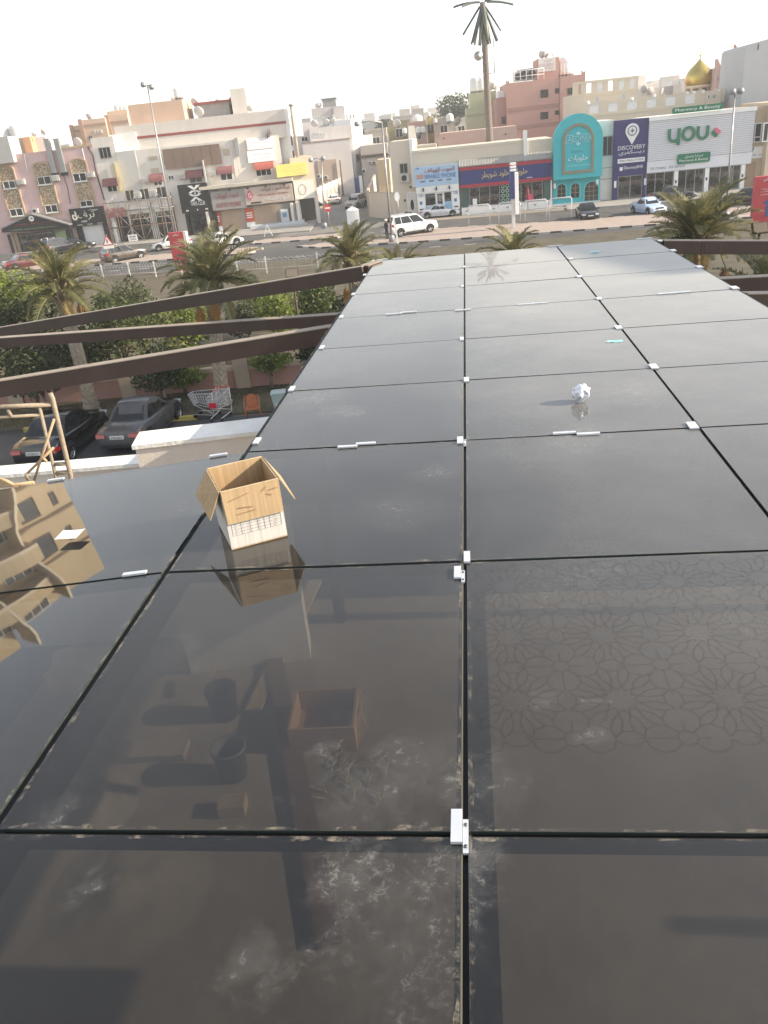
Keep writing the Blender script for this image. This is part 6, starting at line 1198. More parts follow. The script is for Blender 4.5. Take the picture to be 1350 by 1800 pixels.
# little roofs between balustrade house and dome
F7 = Fac(36, 140, -8); lr = bldg('white_rooftops', 'jumble of low white and grey roof rooms between the balustrade and the dome', F7, S(F7, Z6, 575, 330))
for x0_, x1_, y, m_ in ((570, 660, 322, WH), (640, 745, 316, CRM), (735, 790, 308, GR2), (785, 835, 300, CRM), (838, 880, 262, WH)): a, b = S(F7, Z6, x0_, y), S(F7, Z6, x1_, y); block(F7, (a, 0, b, ZZ(F7, Z6, (x0_ + x1_) / 2, y)), -6, 0 + rnd.uniform(-1, 1), m_, lr, name='roof_room')
antenna(F7.W(S(F7, Z6, 812, 300), 1.5, ZZ(F7, Z6, 812, 300)), ZZ(F7, Z6, 812, 185) - ZZ(F7, Z6, 812, 300), 'tall crossbar aerial standing left of the golden dome')
for k, (x, y) in enumerate(((610, 330), (650, 340), (720, 345))): a_ = F7.p(Z6(x, y), 1); dish(F7.W(a_[0], 1.6, a_[1] - .6), .9, 160 + 40 * k, ('left', 'middle', 'right')[k] + ' dish of three among the low white roof rooms', tilt=20)
# pink towered house and grey blue block at the right edge
F8 = Fac(52, 124, -8); PT = wallm('tower_pink', (.5, .35, .31), grime=.2); pt = bldg('pink_tower_house', 'pink house with spiked parapets and a small tower right of the dome', F8, S(F8, Z7, 90, 400)); a, b = S(F8, Z7, 95, 400), S(F8, Z7, 345, 330); z0 = ZZ(F8, Z7, 190, 285); block(F8, (a, 0, b, z0), -9, 0, PT, pt); c_ = S(F8, Z7, 275, 200); z1 = ZZ(F8, Z7, 310, 160); block(F8, (c_, z0 - .1, b, z1), -7, -1, PT, pt, name='tower')
for x, z, w2 in ((a, z0, .5), (a + (c_ - a) * .55, z0, .5), (c_ - .6, z0, .5), (c_, z1, .6), (b - 1.4, z1, .6)): MB().prism([(x, z), (x + w2 * 2, z), (x + w2 * 2, z + .1), (x + w2, z + .15), (x, z + 1.1)], F8.W, -1.4, -1.0 if z == z1 else .0).build('spike', PT, pt)
for r in ((122, 378, 134, 412), (175, 370, 188, 408), (102, 378, 110, 405)): window(F8, F8.c(Z7, *r), pt, mull=0, fm=GREYM)
x = S(F8, Z7, 155, 400); fbox(F8, (x, 3, x + .4, z0), .002, .3, 'pilaster', PT, pt); x = S(F8, Z7, 215, 400); fbox(F8, (x, 3, x + .5, z0 - 4), .002, .3, 'pilaster', PT, pt)
F9 = Fac(44, 106, -8); gb = bldg('grey_blue_block', 'big plain pale grey block with rounded top corner at the right edge', F9, S(F9, Z7, 308, 620)); a = S(F9, Z7, 325, 400); z1 = ZZ(F9, Z7, 350, 95); z2 = ZZ(F9, Z7, 540, 50); a0 = S(F9, Z7, 312, 610); GBm = wallm('grey_blue_render', (.42, .43, .44), grime=.25, gcol=(.36, .36, .36))
MB().prism([(a0, 0), (a0 + 14, 0), (a0 + 14, z2 + .2), (a0 + 6, z2 + .3), (a0 + 3, (z1 + z2) / 2 + .3), (a0 + .3, z1), (a0, z1 - .3)], F9.W, -10, 0).build('wall', GBm, gb); fbox(F9, F9.c(Z7, 460, 85, 466, 140), .002, .1, 'slot', DARK, gb)
# far houses beyond the alley
far = [('olive_house', 'olive house with pale roof clutter in the distance beyond the alley', (478, 135), (640, 210), (.3, .27, .17), 175, 0), ('far_white_house', 'small white house left of the olive house in the distance', (420, 95), (512, 130), (.6, .58, .55), 260, 1), ('far_cream_house', 'cream house behind the tall white roof tank in the distance', (515, 100), (665, 130), (.5, .45, .4), 230, 1), ('grey_cube_house', 'grey cube shaped house standing highest in the distance', (655, 48), (735, 90), (.36, .33, .31), 240, 0), ('yellow_slip_house', 'narrow bright yellow house beside the roof tanks', (758, 98), (805, 215), (.7, .58, .25), 170, 0), ('brown_roof_house', 'reddish house with white roof tanks in front of the olive one', (620, 140), (755, 225), (.45, .3, .25), 160, 0), ('flat_grey_house', 'flat grey house with a white lean-to right of the yellow slip', (800, 108), (945, 190), (.45, .41, .37), 165, 0), ('low_grey_house', 'low grey brown house beside the pale villa edge', (320, 192), (480, 300), (.38, .34, .29), 165, 0), ('pale_block', 'pale low block left of the trees on the skyline', (285, 122), (335, 170), (.6, .58, .56), 300, 1), ('grey_garden_house', 'grey roofed house under the dark skyline trees', (955, 112), (1035, 185), (.42, .4, .38), 175, 0)]
Z8 = zf(560, 180, 3.97)
for nm, lb, tl, br, c_, Y, gl in far:
    F = Fac(0, Y, -4); q = F.q(Z8, tl, br); t = bldg(nm, lb, F, q[0]); m_ = wallm(nm + '_render', c_, grime=.2); block(F, (q[0], 0, q[2], q[3]), -10, 0, m_, t, cap=m_, caph=.3); W_ = q[2] - q[0]
    n = max(1, int(W_ / 5))
    for i in range(n):
        x = q[0] + W_ * (i + .5) / n; window(F, (x - .7, q[3] - 3.0, x + .7, q[3] - 1.4), t, mull=1)
for k, (x, y, R, Y, lb) in enumerate(((690, 130, 2.0, 165, 'large white tank right of the alley sky gap'), (600, 200, .9, 158, 'slim white tank on the left edge of the reddish house'), (695, 195, 1.0, 157, 'left slim tank on the reddish house front'), (725, 192, 1.0, 157, 'right slim tank on the reddish house front'), (915, 108, 1.4, 163, 'round white tank on the flat grey house'), (815, 130, .7, 163, 'tall thin tank beside the yellow slip'), (770, 85, .6, 168, 'small tank on top of the yellow slip'))):
    R *= .47; p = D(*Z8(x, y), Y); tank(p - Vector((0, 0, R)), R, R * 2.1, lb)
for k, (x, y, lb) in enumerate(((547, 190, 'left dish on the olive house'), (975, 175, 'big dish on the grey garden house roof'))): p = D(*Z8(x, y), 156); dish(p, 1.3, 150 + 60 * k, lb, tilt=25)
p = D(*Z8(655, 235), 120); wt = thing('white_chimney', 'white tapered chimney on the roof behind the cream house', 'chimney', tuple(p)); MB().hexa([Vector((-.6, -.5, -2)), Vector((.75, -.5, -2)), Vector((.75, .5, -2)), Vector((-.6, .5, -2)), Vector((-.5, -.5, 1.3)), Vector((.3, -.5, 1.3)), Vector((.3, .5, 1.3)), Vector((-.5, .5, 1.3))]).build('shaft', WH, wt, local=True)
# distant skyline, a few hundred metres off
def skyline(k, x, y, Y, w_, h_, c_, lb):
    p = D(x, y, Y); F = Fac(p.x, p.y, rnd.uniform(-15, 10)); t = bldg('distant_house', lb, F, 0); m_ = wallm('distant_%d' % (k % 3), ((.5, .46, .42), (.58, .55, .5), (.44, .38, .34))[k % 3], grime=.15); block(F, (0, 0, w_, p.z), -10, 0, m_, t, cap=m_, caph=.4); block(F, (w_ * .2, p.z - .1, w_ * .5, p.z + h_), -7, -2, m_, t, name='roof_room')
    for i in range(int(w_ / 4)): window(F, (1.2 + i * 4, p.z - 3.2, 2.6 + i * 4, p.z - 1.6), t, mull=0)
for k, (x, y, Y, w_, lb) in enumerate(((540, 222, 380, 18, 'far house just right of the grey villa on the skyline'), (655, 213, 420, 22, 'far pale house left of the grey cube on the skyline'), (775, 212, 400, 20, 'far house behind the skyline trees'), (40, 262, 260, 14, 'far house behind the left end of the pink building'), (1130, 158, 300, 16, 'far house left of the crossbar aerial'), (575, 226, 300, 12, 'low far house at the right foot of the grey villa'), (600, 214, 330, 9, 'narrow far house between the grey villa and the alley trees'), (628, 217, 270, 11, 'far house just left of the small dark skyline tree'), (690, 206, 350, 14, 'far house right of the small dark skyline tree'), (715, 201, 300, 9, 'slim far house behind the grey cube house'), (740, 208, 260, 12, 'far house peeping over the yellow slip'), (760, 203, 330, 10, 'far house touching the left skyline tree'), (1118, 150, 260, 8, 'tall thin far house right of the balustrade building'), (1150, 155, 240, 10, 'far house between the aerial and the dome'), (1175, 148, 300, 9, 'far house close to the left side of the golden dome'), (505, 212, 300, 8, 'far house beside the beige flue pipe'), (1075, 175, 280, 20, 'far house behind the balustrade building'), (930, 200, 330, 16, 'far house left of the salmon block'))): skyline(k, x, y, Y, w_, 2.5, None, lb)
# ------------------------------------------------------------------ cars
TYRE = mat('tyre_rubber', (.015, .015, .016), rough=.85); RIM = mat('alloy_rim', (.5, .5, .52), rough=.35, metal=.7); TRIM = mat('car_black_trim', (.02, .02, .022), rough=.5); LAMPW = mat('headlamp', (.6, .62, .65), rough=.1, spec=.8); LAMPR = mat('tail_lamp', (.35, .02, .015), rough=.15, spec=.8); PLATE = mat('number_plate', (.65, .65, .62), rough=.5); CHROME = mat('chrome', (.6, .6, .62), rough=.15, metal=.9)
WH_ME = {}
def wheel(par, x, y, R, wd, dark=False):
    s_ = 1 if y > 0 else -1
    M = Matrix.Rotation(PI / 2, 4, 'X')
    k = (round(R, 3), s_)
    if k not in WH_ME:
        t = MB().lathe([(R * .62, -wd / 2), (R * .93, -wd / 2), (R, -wd * .32), (R, wd * .32), (R * .93, wd / 2), (R * .62, wd / 2), (R * .62, -wd / 2)], 22, (0, 0, 0), 0, M).build('wheel', TYRE, par, local=True)
        mb = MB(); mb.lathe([(0, s_ * -wd * .28), (R * .63, s_ * -wd * .3)], 18, (0, 0, 0), 1, M)
        yy = -s_ * -1 * wd * .36
        for i in range(5):
            a = 2 * PI * i / 5
            p = lambda r, aa: Vector((r * math.cos(aa), s_ * wd * .4, r * math.sin(aa)))
            mb.add([p(R * .1, a - .9), p(R * .63, a - .2), p(R * .63, a + .2), p(R * .1, a + .9)], [(0, 1, 2, 3)], 0)
        mb.lathe([(R * .66, s_ * -wd * .46), (R * .58, s_ * -wd * .42), (R * .58, s_ * -wd * .2)], 20, (0, 0, 0), 0, M); mb.lathe([(0, s_ * -wd * .43), (R * .14, s_ * -wd * .42)], 10, (0, 0, 0), 0, M)
        r = mb.build('rim', [RIM, TRIM], t, local=True); WH_ME[k] = (t.data, r.data)
    else:
        t = bpy.data.objects.new('wheel', WH_ME[k][0]); C.objects.link(t); t.parent = par; r = bpy.data.objects.new('rim', WH_ME[k][1]); C.objects.link(r); r.parent = t
    t.location = (x, y, R); return t
def car(lab, pos, heading, colour, L=4.6, W=1.8, Ht=1.45, style='sedan', rough=.25, group='cars and vans along the streets', name='parked_car', cat='car', plate=None, dust=.0, extras=None):
    """x forward, y left; heading = angle of the nose, counter-clockwise from +X of the place"""
    t = thing(name, lab, cat, tuple(pos), group, heading)
    key = 'car_paint_%s' % ('_'.join('%.2f' % c for c in lin(colour)))
    P = paint(key, colour, rough=rough, grime=dust, gcol=(.3, .27, .23), gscale=2.5)
    hl, hw = L / 2, W / 2; R = .33 if style == 'sedan' else .38; zb = .2 if style == 'sedan' else .28
    belt = Ht * (.62 if style == 'sedan' else .6); hood = Ht * (.56 if style == 'sedan' else .57); boot = Ht * (.66 if style == 'sedan' else .62)
    if style == 'sedan': st = [(-hl, .52, .86, .36), (-hl + .08, boot - .1, .92, zb + .05), (-hl + .35, boot, .97, zb), (-hl + 1.0, boot + .01, 1, zb), (-.1, belt, 1, zb), (hl - 1.55, belt - .01, 1, zb), (hl - .9, hood, .98, zb), (hl - .32, hood - .13, .93, zb), (hl - .06, .52, .84, zb + .06), (hl, .46, .78, .36)]
    else: st = [(-hl, .62, .9, .42), (-hl + .05, belt - .04, .96, zb + .1), (-hl + .3, belt, .99, zb), (-hl + 1, belt, 1, zb), (0, belt, 1, zb), (hl - 1.4, belt - .01, 1, zb), (hl - .9, hood + .02, .98, zb), (hl - .25, hood - .06, .95, zb), (hl - .05, .72, .88, zb + .06), (hl, .58, .82, .42)]
    vs = []; n = 0
    for x, zt, w_, z0 in st:
        w_ *= hw; h = zt - z0
        prof = [(w_ * .86, z0), (w_ * .98, z0 + h * .18), (w_, z0 + h * .5), (w_ * .985, z0 + h * .74), (w_ * .93, z0 + h * .95), (w_ * .84, zt), (w_ * .45, zt + .018)]
        row = prof + [(-a, b) for a, b in reversed(prof)]; n = len(row); vs += [Vector((x, a, b)) for a, b in row]
    k = len(st); fs = [(i * n + j, i * n + (j + 1) % n, (i + 1) * n + (j + 1) % n, (i + 1) * n + j) for i in range(k - 1) for j in range(n)]; fs += [tuple(range(n)), tuple((k - 1) * n + j for j in range(n))]
    mb = MB(); mb.add(vs, fs, 0, True)
    # roof and pillars
    if style == 'sedan': xr0, xr1, xf1, xf0 = -hl + .95, -hl + 1.62, .35, hl - 1.38
    else: xr0, xr1, xf1, xf0 = -hl + .1, -hl + .42, hl - 2.1, hl - 1.3
    wb_, wr = hw * .88, hw * .68
    zr = Ht; zbelt = belt - .03
    rows = [(xr0, zbelt, wb_), (xr1, zr - .07, wr), (xr1 + .22, zr - .01, wr * .985), ((xr1 + xf1) / 2, zr, wr), (xf1 - .2, zr - .02, wr * .985), (xf1, zr - .07, wr), (xf0, zbelt, wb_)]
    cv = []
    for x, z, w_ in rows: cv += [Vector((x, -w_, z)), Vector((x, -w_ * .55, z + (.03 if z > zbelt + .1 else .0))), Vector((x, w_ * .55, z + (.03 if z > zbelt + .1 else 0))), Vector((x, w_, z))]
    fs = [(i * 4 + j, i * 4 + j + 1, (i + 1) * 4 + j + 1, (i + 1) * 4 + j) for i in range(6) for j in range(3)]
    for s_ in (0, 3): fs.append(tuple(i * 4 + s_ for i in range(7)))
    mb.add(cv, fs, 0, True)
    b = mb.build('body', P, t, local=True, sharp=38)
    def quad(name, pts, m, off=.006, par=t, nrm=None):
        pts = [Vector(p) for p in pts]; nn = (pts[1] - pts[0]).cross(pts[2] - pts[0]).normalized(); c = sum(pts, Vector()) / len(pts)
        if nn.dot(c - Vector((0, 0, Ht * .55))) < 0: nn = -nn
        q = [p + nn * off for p in pts]; return MB().add(q + [p - nn * .03 for p in q], [tuple(range(len(q)))] + [(i, i + len(q), (i + 1) % len(q) + len(q), (i + 1) % len(q)) for i in range(len(q))]).build(name, m, par, local=True)
    lerp = lambda a, b, f: Vector(a).lerp(Vector(b), f)
    A, B_ = (xf0, wb_, zbelt), (xf1, wr, zr - .07); quad('windscreen', [lerp((A[0], -A[1], A[2]), (B_[0], -B_[1], B_[2]), .1) + Vector((0, .08, 0)), lerp(A, B_, .1) - Vector((0, .08, 0)), lerp(A, B_, .93) - Vector((0, .06, 0)), lerp((A[0], -A[1], A[2]), (B_[0], -B_[1], B_[2]), .93) + Vector((0, .06, 0))], CARGLASS, .012)
    A, B_ = (xr0, wb_, zbelt), (xr1, wr, zr - .07); f0 = .16 if style == 'sedan' else .28; quad('rear_window', [lerp((A[0], -A[1], A[2]), (B_[0], -B_[1], B_[2]), f0) + Vector((0, .1, 0)), lerp(A, B_, f0) - Vector((0, .1, 0)), lerp(A, B_, .92) - Vector((0, .08, 0)), lerp((A[0], -A[1], A[2]), (B_[0], -B_[1], B_[2]), .92) + Vector((0, .08, 0))], CARGLASS, .012)
    for s_ in (-1, 1):
        top = lambda x: Vector((x, s_ * (wr + .012), zr - .12)); bot = lambda x: Vector((x, s_ * (wb_ - .01), zbelt + .05))
        xb0, xb1 = xr0 + .28, xf0 - .22; xt0, xt1 = xr1 + .1, xf1 - .08
        cuts = (0, .3, .64, 1) if style == 'sedan' else (0, .26, .62, 1)
        for i in range(3):
            a, c_ = cuts[i] + (.012 if i else 0), cuts[i + 1] - (.012 if i < 2 else 0)
            bl, br = xb0 + (xb1 - xb0) * a, xb0 + (xb1 - xb0) * c_; tl, tr = xt0 + (xt1 - xt0) * a, xt0 + (xt1 - xt0) * c_
            quad('side_window', [bot(bl), bot(br), top(tr), top(tl)], CARGLASS, .008)
        # wheel arches, seams, handles, mirror, lamps
        for xw in (-hl + L * .19, hl - L * .185):
            MB().prism([(xw + (R + .07) * math.cos(q), R + .02 + (R + .07) * math.sin(q)) for q in [PI * i / 12 for i in range(13)]] , lambda a, d, z: Vector((a, s_ * (hw - .02 + d), z)), -.06, .024).build('wheel_arch', TRIM, t, local=True)
            wheel(t, xw, s_ * (hw - .085), R, .22)
        MB().box((-hl + L * .3, s_ * (hw - .01) - .012, zb), (hl - L * .3, s_ * (hw - .01) + .012, zb + .09)).build('sill', TRIM if style != 'sedan' else P, t, local=True)
        xm = xb0 + (xb1 - xb0) * .64
        mb = MB()
        for xx in (xb0 + .12, xm, xb1 - .02): mb.box((xx - .006, s_ * hw - .006, zb + .12), (xx + .006, s_ * hw + .003, belt - .16))
        mb.build('door_seam', TRIM, t, local=True)['kind'] = 'stuff'
        for xx in (xm - .22, xb0 + .28): MB().box((xx - .09, s_ * hw * .985 - .02, belt - .19), (xx + .09, s_ * hw * .985 + .03, belt - .155)).build('door_handle', P, t, local=True)
        MB().box((xb1 - .12, s_ * (hw - .05) - .09, belt - .0), (xb1 + .02, s_ * (hw + .06) + .09, belt + .13)).build('mirror', P, t, local=True)
        zl = (hood - .2) if style == 'sedan' else hood - .16
        MB().hexa([Vector((hl - .42, s_ * hw * .93, zl - .06)), Vector((hl - .1, s_ * hw * .82, zl - .12)), Vector((hl - .05, s_ * hw * .5, zl - .12)), Vector((hl - .3, s_ * hw * .5, zl - .08)), Vector((hl - .44, s_ * hw * .95, zl + .05)), Vector((hl - .12, s_ * hw * .85, zl + .04)), Vector((hl - .08, s_ * hw * .52, zl + .03)), Vector((hl - .32, s_ * hw * .5, zl + .04))]).build('headlight', LAMPW, t, local=True)
        zl = boot - .22 if style == 'sedan' else belt - .1
        hh = .15 if style == 'sedan' else .34
        MB().hexa([Vector((-hl + .3, s_ * hw * .99, zl - hh * .4)), Vector((-hl - .012, s_ * hw * .9, zl - hh * .5)), Vector((-hl - .012, s_ * hw * (.52 if style == 'sedan' else .72), zl - hh * .4)), Vector((-hl + .2, s_ * hw * .5, zl - hh * .4)), Vector((-hl + .3, s_ * hw * .985, zl + hh * .5)), Vector((-hl + .02, s_ * hw * .9, zl + hh * .5)), Vector((-hl + .02, s_ * hw * (.52 if style == 'sedan' else .72), zl + hh * .42)), Vector((-hl + .2, s_ * hw * .5, zl + hh * .4))]).build('tail_light', LAMPR, t, local=True)
    zp = .62 if style == 'sedan' else .72
    MB().box((-hl - .02, -.27, zp), (-hl + .06, .27, zp + .12)).build('number_plate', PLATE, t, local=True); MB().box((hl - .06, -.26, .44), (hl + .02, .26, .55)).build('number_plate', PLATE, t, local=True)
    MB().box((-hl - .012, -hw * .8, .32), (-hl + .1, hw * .8, .4)).build('rear_bumper_strip', TRIM, t, local=True); MB().box((hl - .1, -hw * .6, .3), (hl + .012, hw * .6, .42)).build('lower_grille', TRIM, t, local=True); MB().box((hl - .14, -hw * .42, .57), (hl - .0, hw * .42, .68)).build('grille', TRIM, t, local=True)
    if style == 'suv':
        for s_ in (-1, 1): MB().tube([(xr1 + .1, s_ * wr * .9, zr + .05), (xf1 - .2, s_ * wr * .9, zr + .05)], .02, 6).box((xr1 + .1, s_ * wr * .9 - .015, zr - .04), (xr1 + .16, s_ * wr * .9 + .015, zr + .05)).build('roof_rail', CHROME, t, local=True)
    if plate:
        F = Fac(0, 0, 0)
    return t
def hd(a, b): d = Vector(b) - Vector(a); return math.atan2(d.y, d.x)
# the two cars nose-in below the terrace
b0, b1 = G(137, 801), G(175, 767); ax = (b1 - b0); ax.z = 0; ax.normalize(); lf = Vector((-ax.y, ax.x, 0)); ctr = (b0 + b1) / 2 + lf * .84; HB_ = math.atan2(ax.y, ax.x)
c1_ = car('black saloon car with bright alloy wheels parked behind the scaffold frame', (ctr.x, ctr.y, .012), HB_, (.008, .008, .01), 4.85, 1.84, 1.46, rough=.12)
r0 = G(213, 801); pp = Vector((r0.x, r0.y, 0)); h2 = HB_ - .05; ax2 = Vector((math.cos(h2), math.sin(h2), 0)); ctr = pp + ax2 * 2.3
c2_ = car('dusty dark grey saloon car parked behind the tall stub wall', (ctr.x, ctr.y, .012), h2, (.05, .049, .052), 4.6, 1.78, 1.45, rough=.38, dust=.18)
def plate_text(c_, s, L):
    for txt, y0, y1, z0, z1 in ((s, -.2, .24, .635, .725),):
        me, x0, x1, q0, q1 = text_mesh(txt, .02)
        for v in me.vertices: v.co = Vector((-L / 2 - .0235, y1 - (v.co.x - x0) / (x1 - x0) * (y1 - y0), z0 + (v.co.y - q0) / (q1 - q0) * (z1 - z0))) - Vector((v.co.z * .05, 0, 0))
        me.materials.clear(); me.materials.append(TRIM); o = bpy.data.objects.new('plate_number', me); C.objects.link(o); o.parent = c_
plate_text(c1_, '542810', 4.85); plate_text(c2_, '296283', 4.6)
def at(x, y, lab, head, col, L=4.6, W=1.8, Ht=1.45, style='sedan', z=.012, **k): p = G(x, y, z); return car(lab, p, math.radians(head), col, L, W, Ht, style, **k)
at(220, 458, 'brown crossover parked on the service road by the warning sign', 38, (.075, .058, .046), 4.5, 1.84, 1.68, 'suv', dust=.1)
at(47, 470, 'dark red saloon at the left edge in front of the sweet shop', 40, (.085, .012, .012), 4.6, 1.78, 1.43)
at(108, 446, 'black off-roader parked nose out beside the sweet shop door', 55, (.01, .01, .012), 4.7, 1.9, 1.9, 'suv')
at(134, 440, 'black saloon half hidden beyond the black off-roader', 30, (.012, .012, .014), 4.7, 1.8, 1.45)
at(392, 432, 'white car mostly hidden behind the palm with orange dates', 20, (.6, .6, .6), 4.5, 1.8, 1.45)
at(303, 437, 'white car almost covered by the red pylon sign', -165, (.6, .6, .6), 4.5, 1.8, 1.45)
sv = at(724, 411, 'white police off-roader with a dark roof bar standing on the paved median', 20, (.7, .7, .7), 5.1, 1.98, 1.92, 'suv', z=.135)
MB().box((-.35, -.55, 1.97), (-.05, .55, 2.07)).build('light_bar', TRIM, sv, local=True); MB().tube([(-2.4, .2, 1.2), (-2.4, .2, 1.95)], .015, 5).build('aerial', TRIM, sv, local=True)
for s_ in (-1, 1): MB().box((-.9, s_ * .985 - .01, .82), (.9, s_ * .985 + .015, .9)).build('side_stripe', mat('stripe_grey', (.35, .37, .4)), sv, local=True)
at(774, 381, 'silver saloon parked in front of the pale blue phone shop', 172 + 180, (.5, .52, .56), 4.65, 1.82, 1.42)
at(1032, 384, 'black saloon facing the road in front of the turquoise arch', -97, (.012, .012, .013), 4.6, 1.76, 1.42)
at(1139, 375, 'pale blue small saloon facing the road near the purple shop', -80, (.42, .53, .68), 4.4, 1.72, 1.46)
at(1182, 352, 'dark grey saloon behind the palm in front of the pharmacy', -12, (.05, .055, .06), 4.8, 1.84, 1.45)
at(1318, 358, 'black car with bright lamps beside the right red pylon', -35, (.02, .02, .022), 4.7, 1.8, 1.46)
at(589, 358, 'white saloon driving away up the alley', 84, (.6, .6, .58), 4.6, 1.8, 1.45)
at(626, 365, 'silver off-roader with its nose towards us in the alley', -112, (.42, .41, .39), 4.9, 1.88, 1.8, 'suv')
at(648, 332, 'blue grey car parked at the far end of the alley', -70, (.25, .3, .38), 4.5, 1.8, 1.5)
at(539, 369, 'black off-roader tucked in the open bay of the corner building', 15, (.012, .013, .018), 4.7, 1.88, 1.8, 'suv')

# ------------------------------------------------------------------ street furniture
def lamp(lab, base, top, heads, r0=.1, r1=.055):
    t = thing('street_lamp', lab, 'street lamp', tuple(base), 'tall street lamps'); hgt = top.z - base.z; b = Vector(base); lean = Vector((top.x - b.x, top.y - b.y, hgt)) * 1.0
    MB().tube([(0, 0, 0), lean * .5, lean], [r0, (r0 + r1) / 2, r1], 10).build('pole', STEEL, t, local=True); MB().lathe([(0, 0), (.28, 0), (.28, .5), (.2, .6), (.0, .6)], 12).build('base', GREYM, t, local=True)
    for dx, dz in heads:
        MB().tube([lean, lean + Vector((dx * .5, 0, dz + .1)), lean + Vector((dx, 0, dz))], .045, 7).build('arm', STEEL, t, local=True)
        MB().lathe([(0, .2), (.2, .2), (.28, 0), (.22, -.22), (0, -.25)], 12, lean + Vector((dx, 0, dz))).build('lamp_head', GREYM, t, local=True)
    return t
b = G(314, 455, .14); lamp('tall street lamp with two heads behind the left red pylon', b, D(259, 150, b.y), ((-.35, .1), (.35, -.15)))
b = G(571, 401, .01); tpz = D(565, 280, b.y); lamp('shorter street lamp with one long arm at the alley mouth', b, tpz, ((-1.2, .05), (.2, .1)), .1, .06)
b = G(689, 425, .14); lamp('street lamp with an arm standing beside the policeman', b, D(671, 215, b.y), ((-2.2, .1),), .12, .07)
b = G(1275, 385, .14); lamp('street lamp with two heads in front of the pharmacy, right side', b, D(1292, 163, b.y), ((-.2, .1), (.45, .1)))
def pylon(lab, x, yb, yt, wpx, tilt_lab=None):
    p = G(x, yb, .13); s_ = p.y / FPX * 1.02; w_ = wpx * s_; top = D(x, yt, p.y).z; t = thing('pylon_sign', lab, 'pylon sign', tuple(p), 'red advertising pylons'); F = Fac(p.x - w_ / 2, p.y, -8)
    RDP = mat('pylon_red', (.5, .07, .08), rough=.5, var=.1, scale=1); fbox(F, (0, 1.0, w_, top), -.5, 0, 'panel', RDP, t); fbox(F, (w_ + .002, .8, w_ + .25, top), -.5, -.02, 'side_panel', WHITEP, t); fbox(F, (.1, .0, w_ - .1, .998), -.45, -.06, 'base', RDP, t)
    h = top - 1; letters(F, 'سلكو', (w_ * .3, top - h * .13, w_ * .7, top - h * .05), 0, WHL, t)
    for k in range(3): letters(F, ('خدمة جديدة', 'مع باقات', 'لا تفوتكم')[k], (w_ * .25, top - h * (.34 + .07 * k), w_ * .78, top - h * (.29 + .07 * k)), 0, WHL, t, depth=.015)
    return t, F, w_, top
pylon('red advertising pylon standing behind the left palm with dates', 322, 478, 407, 25)
t, F, w_, top = pylon('red advertising pylon with a blue figure print at the right edge', 1341, 400, 310, 40)
c_ = (w_ * .62, top - (top - 1) * .68); FIG = mat('figure_blue', (.06, .12, .28)); MB().prism([(c_[0] + .5 * x, c_[1] + .5 * y) for x, y in ((-.5, -1.9), (-.05, -1.9), (0, -.6), (.1, -1.9), (.5, -1.9), (.45, .2), (.95, .9), (.75, 1.1), (.3, .6), (.2, .75), (-.2, .75), (-.35, .5), (-.9, .1), (-.7, -.15), (-.4, .0))], F.W, 0, .012).build('figure_print', FIG, t); MB().prism([(c_[0] + .5 * .28 * math.cos(a), c_[1] + .5 * (1.05 + .3 * math.sin(a))) for a in [2 * PI * i / 12 for i in range(12)]], F.W, 0, .012).build('figure_print', mat('figure_skin', (.4, .24, .17)), t)
# warning signs, no-entry, totem
def tri_sign(lab, x, yb, yt):
    p = G(x, yb, .13); q = D(x - 5, yt, p.y); t = thing('warning_sign', lab, 'road sign', tuple(p), 'triangular warning signs'); h = q.z - p.z; MB().tube([(0, 0, 0), (0, 0, h)], .06, 8).build('post', STEEL, t, local=True); T = lambda a, d, z: Vector((a, -d, z))
    MB().prism([(-.55, h - 1.0), (.55, h - 1.0), (0, h)], T, .06, .085).build('border', mat('sign_border_red', (.5, .06, .05)), t, local=True); MB().prism([(-.4, h - .92), (.4, h - .92), (0, h - .2)], T, .085, .095).build('face', WHITEP, t, local=True); MB().prism([(-.05, h - .78), (.05, h - .78), (.06, h - .5), (.0, h - .36), (-.06, h - .5)], T, .095, .1).build('symbol', BLACKP, t, local=True); MB().box((-.5, -.1, h - 1.32), (.5, -.06, h - 1.04)).build('plate', WHITEP, t, local=True)
tri_sign('triangular warning sign on a white post beside the brown crossover', 198, 463, 412)
tri_sign('triangular warning sign poking out of the leftmost palm', 84, 480, 452)
p = G(580, 402, .01); t = thing('no_entry_sign', 'round red no entry sign on a post at the alley mouth', 'road sign', tuple(p)); MB().tube([(0, 0, 0), (0, 0, 2.6)], .05, 8).build('post', STEEL, t, local=True); T = lambda a, d, z: Vector((a, -d, z)); MB().prism([(.42 * math.cos(2 * PI * i / 20), 2.25 + .42 * math.sin(2 * PI * i / 20)) for i in range(20)], T, .05, .075).build('disc', mat('sign_border_red', ''), t, local=True); MB().box((-.3, -.085, 2.17), (.3, -.075, 2.33)).build('bar', WHITEP, t, local=True)
p = G(905, 400, .14); hgt = D(898, 285, p.y).z - .14; t = thing('totem_sign', 'tall slim totem with a navy front and white side on the median', 'totem sign', tuple(p)); MB().box((-.36, -.3, 2.6), (.02, .3, hgt - .8)).build('navy_panel', NAVY, t, local=True); MB().box((.022, -.31, 1.2), (.38, .31, hgt - .9)).build('white_panel', WHITEP, t, local=True); MB().box((-.25, -.2, 0), (.02, .2, 2.598)).build('leg', mat('totem_white', (.6, .6, .58)), t, local=True)
for k in range(3): MB().box((-.32, -.25, hgt - .78 + k * .27), (.2, .25, hgt - .6 + k * .27)).build('louvre', WHITEP, t, local=True)
HOOP = mat('hoop_white', (.55, .55, .54), rough=.5)
